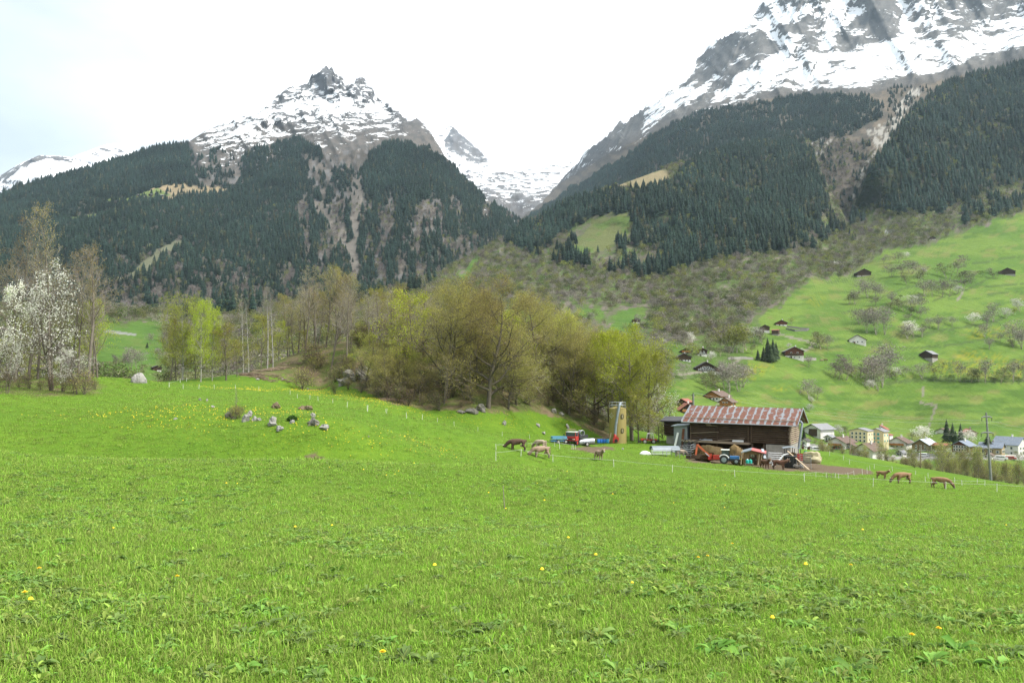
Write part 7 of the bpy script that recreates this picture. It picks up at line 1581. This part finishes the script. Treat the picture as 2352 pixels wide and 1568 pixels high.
# the large dock plants one can count, individually
DK=[]
for s in range(5):
    parts=rosette(40+s,19+2*s,.21,.066,[G_dock,G_dock2],.62,.32);DK.append(npmesh('dock_plant',*parts[:2],None,[G_dock,G_dock2],parts[2],smooth=True))
dk=[(270,1285,.9),(400,1300,1.1),(330,1310,.8),(205,1290,.7),(1330,1175,.8),(1390,1185,.7),(840,1170,.8),(900,1165,.7),(560,1235,.7),(1040,1240,.8),(960,1250,.8),(1180,1285,.9),(1110,1300,.8),(590,1408,1.0),(640,1412,.8),(700,1470,.9),(760,1330,.8),(500,1340,.7),(1430,1370,.9),(1480,1372,.8),(1250,1345,.8),(1560,1405,1.),(1620,1360,.9),(1590,1360,.7),(1760,1355,.9),(1915,1405,1.1),(1885,1420,.8),(2120,1430,1.),(2170,1435,.9),(2060,1380,.8),(2280,1370,.9),(1370,1470,1.2),(1410,1480,.9),(1290,1395,.8),(1120,1450,1.),(1160,1440,.8),(1080,1460,.9),(930,1520,1.1),(980,1530,.9),(820,1490,.8),(1640,1500,1.4),(1690,1510,1.),(1560,1455,1.),(1500,1540,1.),(1850,1505,.9),(1920,1500,1.2),(2010,1510,1.0),(2080,1490,1.1),(2140,1530,1.3),(2200,1500,1.2),(2320,1510,1.3),(2290,1540,1.2),(1420,1550,1.),(1180,1550,.9),(600,1530,.8),(380,1480,.8),(120,1480,.9),(90,1540,1.),(260,1430,.8),(40,1340,.8),(150,1360,.7),(2250,1290,.7),(2180,1330,.7),(1980,1300,.7),(1850,1280,.7),(1700,1270,.7),(450,1270,.8),(60,1260,.7),(1800,1545,1.1),(1960,1550,1.2),(720,1555,.8),(2345,1440,1.),(2230,1445,.9)]
for k,(vx,vy,s) in enumerate(dk):
    p=hit(vx,vy,2.5,60);row='in the nearest rows of the meadow' if vy>1440 else 'in the middle rows of the foreground meadow' if vy>1320 else 'in the far rows of the foreground meadow'
    sd='left' if vx<800 else 'right' if vx>1560 else 'centre'
    o=mobj('dock_plant',DK[k%5],label=f"broad leaved dock plant {row}, {sd} of the photo",cat='dock plant',group=f"dock plants {row} {sd}");o.location=p+Vector((0,0,.02));o.rotation_euler=(random.uniform(-.15,.15),random.uniform(-.15,.15),k*1.9);o.scale=(s*.74,s*.74,s*.74)
def dandelion():
    b=MB();b.tube([(0,0,-.02),(.006,0,.07),(.0,.004,.15)],[.0022,.002,.002],5);st=b
    g=np.random.default_rng(5);V=[];Q=[];o=0
    for ring,(r,z,n) in enumerate(((.019,.002,22),(.014,.006,18),(.008,.010,12))):
        for k in range(n):
            a=2*math.pi*k/n+ring*.2;u=np.array([math.cos(a),math.sin(a),0]);s=np.array([-u[1],u[0],0])*.0022;c=np.array([0,.004,.15])
            V+=[c+s*.5,c-s*.5,c+u*r-s+np.array([0,0,z]),c+u*r+s+np.array([0,0,z])];Q.append((o,o+1,o+2,o+3));o+=4
    return b,npmesh('flower_head',V,Q,None,[G_yel])
db,dh=dandelion();dstem=None
for k,(vx,vy,l) in enumerate([(55,1409,'at the left photo edge'),(880,1560,'at the bottom edge, left of the middle'),(2097,1511,'larger left one of the two at the lower right'),(2157,1494,'right one of the two at the lower right'),(1625,1308,'in the middle right of the foreground'),(405,1365,'in the left of the foreground'),(88,1346,'far left, above the one at the edge'),(1683,1275,'small one right of the middle, high in the foreground'),(1605,1312,'left one of the pair right of the middle'),(1955,1330,'small one in the right of the foreground')]):
    p=hit(vx,vy,2.5,60);o=empty('dandelion',p,k,'single yellow dandelion flower '+l,'dandelion','dandelions in the foreground',1.25)
    if dstem is None:x=db.build('stem',G_blade,o);dstem=x.data
    else:mobj('stem',dstem,o)
    mobj('flower_head',dh,o)
# many small dandelions farther off
DF=[npmesh('dandelion_dot',[(.03*math.cos(a)*r,.03*math.sin(a)*r,z) for r,z in ((1,.10),(.5,.125)) for a in [k*math.pi/4 for k in range(8)]],[(k,(k+1)%8,8+(k+1)%8,8+k) for k in range(8)]+[(8,9,10,11),(8,11,12,15),(12,13,14,15)],None,[G_yel])]
u=np.clip(((_gx-GX[0])/.8).astype(int),0,nx-1)
wgt=(blur(flow,3)*(.2+sst(.45,.6,fbm(_gx/5,_gy/5,3,720)))*(_gy>35)).ravel();gg=np.random.default_rng(8);k=gg.choice(len(wgt),3600,p=wgt/wgt.sum())
X=_gx.ravel()[k]+gg.uniform(-.4,.4,3600);Y=_gy.ravel()[k]+gg.uniform(-.4,.4,3600)
P3=np.stack([X,Y,gz(X,Y)],1);P4,g2=field(70,7,45,1.2,705);P3=np.concatenate([P3,P4]);n=len(P3)
scatter_obj('dandelion_patches',P3,DF,np.where(P3[:,1]>45,1.15,.8)*(.7+.6*gg.random(n)),gg.random(n)*6.28,np.zeros(n,int),label='yellow dandelions strewn over the farther meadow')
# low tussocks that roughen the middle distance
P5,g=field(30000,30,130,1.1,706,lambda x,y,g:(g.random(len(x))<.2+.8*sst(.45,.6,fbm(x/4,y/4,3,712)))&(abs(x)<170)&~((x>45)&(x-y*.42>-.5)&(y>118)))
uu=np.clip(((P5[:,0]-GX[0])/.8).astype(int),0,nx-1);vv=np.clip(((P5[:,1]-GY[0])/.8).astype(int),0,ny-1);P5=P5[(litter[vv,uu]<.3)&(mud[vv,uu]<.3)]
n=len(P5);scatter_obj('meadow_tussocks',P5,[tuft(20+s,22,.17,.22,.008,[G_blade,G_blade2]) for s in range(3)],(.6+.7*g.random(n)),g.random(n)*6.28,g.integers(0,3,n),1.3+0*g.random(n),None,label='rough grass tussocks over the middle of the meadow')
# ============================================================ LIGHT, SKY, AIR
SUN_EL,SUN_AZ=R(50),R(112)          # azimuth from +Y (view) clockwise: light comes from the right, a little behind
w=bpy.data.worlds.new('World');scene.world=w;w.use_nodes=True
nt=w.node_tree;nt.nodes.clear()
o=nt.nodes.new('ShaderNodeOutputWorld');bg=nt.nodes.new('ShaderNodeBackground');sky=nt.nodes.new('ShaderNodeTexSky')
sky.sky_type='NISHITA';sky.sun_disc=False;sky.sun_elevation=SUN_EL;sky.sun_rotation=SUN_AZ;sky.air_density=1.2;sky.dust_density=3.0;sky.altitude=900
tc=nt.nodes.new('ShaderNodeTexCoord');mp=nt.nodes.new('ShaderNodeMapping');mp.inputs['Scale'].default_value=(1,1,2.2)
nz=nt.nodes.new('ShaderNodeTexNoise');nz.inputs['Scale'].default_value=1.5;nz.inputs['Detail'].default_value=6;nz.inputs['Roughness'].default_value=.5
nt.links.new(tc.outputs['Generated'],mp.inputs[0]);nt.links.new(mp.outputs[0],nz.inputs['Vector'])
cr=nt.nodes.new('ShaderNodeValToRGB');cr.color_ramp.elements[0].position=.12;cr.color_ramp.elements[0].color=(5.7,6.4,6.7,1);cr.color_ramp.elements[1].position=.45;cr.color_ramp.elements[1].color=(12.5,12.8,13.0,1)
sx=nt.nodes.new('ShaderNodeSeparateXYZ');nt.links.new(tc.outputs['Generated'],sx.inputs[0])
ml=nt.nodes.new('ShaderNodeMath');ml.operation='MULTIPLY_ADD';ml.inputs[1].default_value=.75;nt.links.new(sx.outputs[0],ml.inputs[0]);nt.links.new(nz.outputs[0],ml.inputs[2])
nt.links.new(ml.outputs[0],cr.inputs[0])
mx=nt.nodes.new('ShaderNodeMix');mx.data_type='RGBA';mx.inputs[0].default_value=.93
nt.links.new(sky.outputs[0],mx.inputs[6]);nt.links.new(cr.outputs[0],mx.inputs[7])
nt.links.new(mx.outputs[2],bg.inputs[0]);bg.inputs[1].default_value=.088;nt.links.new(bg.outputs[0],o.inputs[0])
sl=bpy.data.lights.new('sun','SUN');sl.energy=3.5;sl.angle=R(5);sl.color=(1,.96,.90)
so=bpy.data.objects.new('sun',sl);COL.objects.link(so)
dv=Vector((math.sin(SUN_AZ)*math.cos(SUN_EL),math.cos(SUN_AZ)*math.cos(SUN_EL),math.sin(SUN_EL)))
so.rotation_euler=dv.to_track_quat('Z','Y').to_euler();so.location=dv*200
HAZE=3.3e-5
if HAZE:
    b=MB();b.box((0,4600,1350),(15000,9800,2950));hz=b.build('haze',[],kind='stuff')
    hm=bpy.data.materials.new('haze_air');hm.use_nodes=True;ht=hm.node_tree;ht.nodes.clear()
    ho=ht.nodes.new('ShaderNodeOutputMaterial');pv=ht.nodes.new('ShaderNodeVolumePrincipled')
    pv.inputs['Color'].default_value=(.62,.80,1,1);pv.inputs['Density'].default_value=HAZE;pv.inputs['Anisotropy'].default_value=.2
    ht.links.new(pv.outputs[0],ho.inputs['Volume']);hz.data.materials.append(hm)
vs=scene.view_settings;vs.view_transform='Standard';vs.look='None';vs.exposure=.68;vs.gamma=1;vs.use_curve_mapping=False
cy=scene.cycles
cy.max_bounces=6;cy.diffuse_bounces=4;cy.glossy_bounces=2;cy.transmission_bounces=4;cy.volume_bounces=1;cy.transparent_max_bounces=8
cy.use_denoising=True;cy.denoising_input_passes='RGB_ALBEDO_NORMAL';cy.denoising_prefilter='NONE';cy.use_adaptive_sampling=False
try:cy.denoiser='OPENIMAGEDENOISE'
except Exception:pass
cy.caustics_reflective=False;cy.caustics_refractive=False
cy.sample_clamp_indirect=6
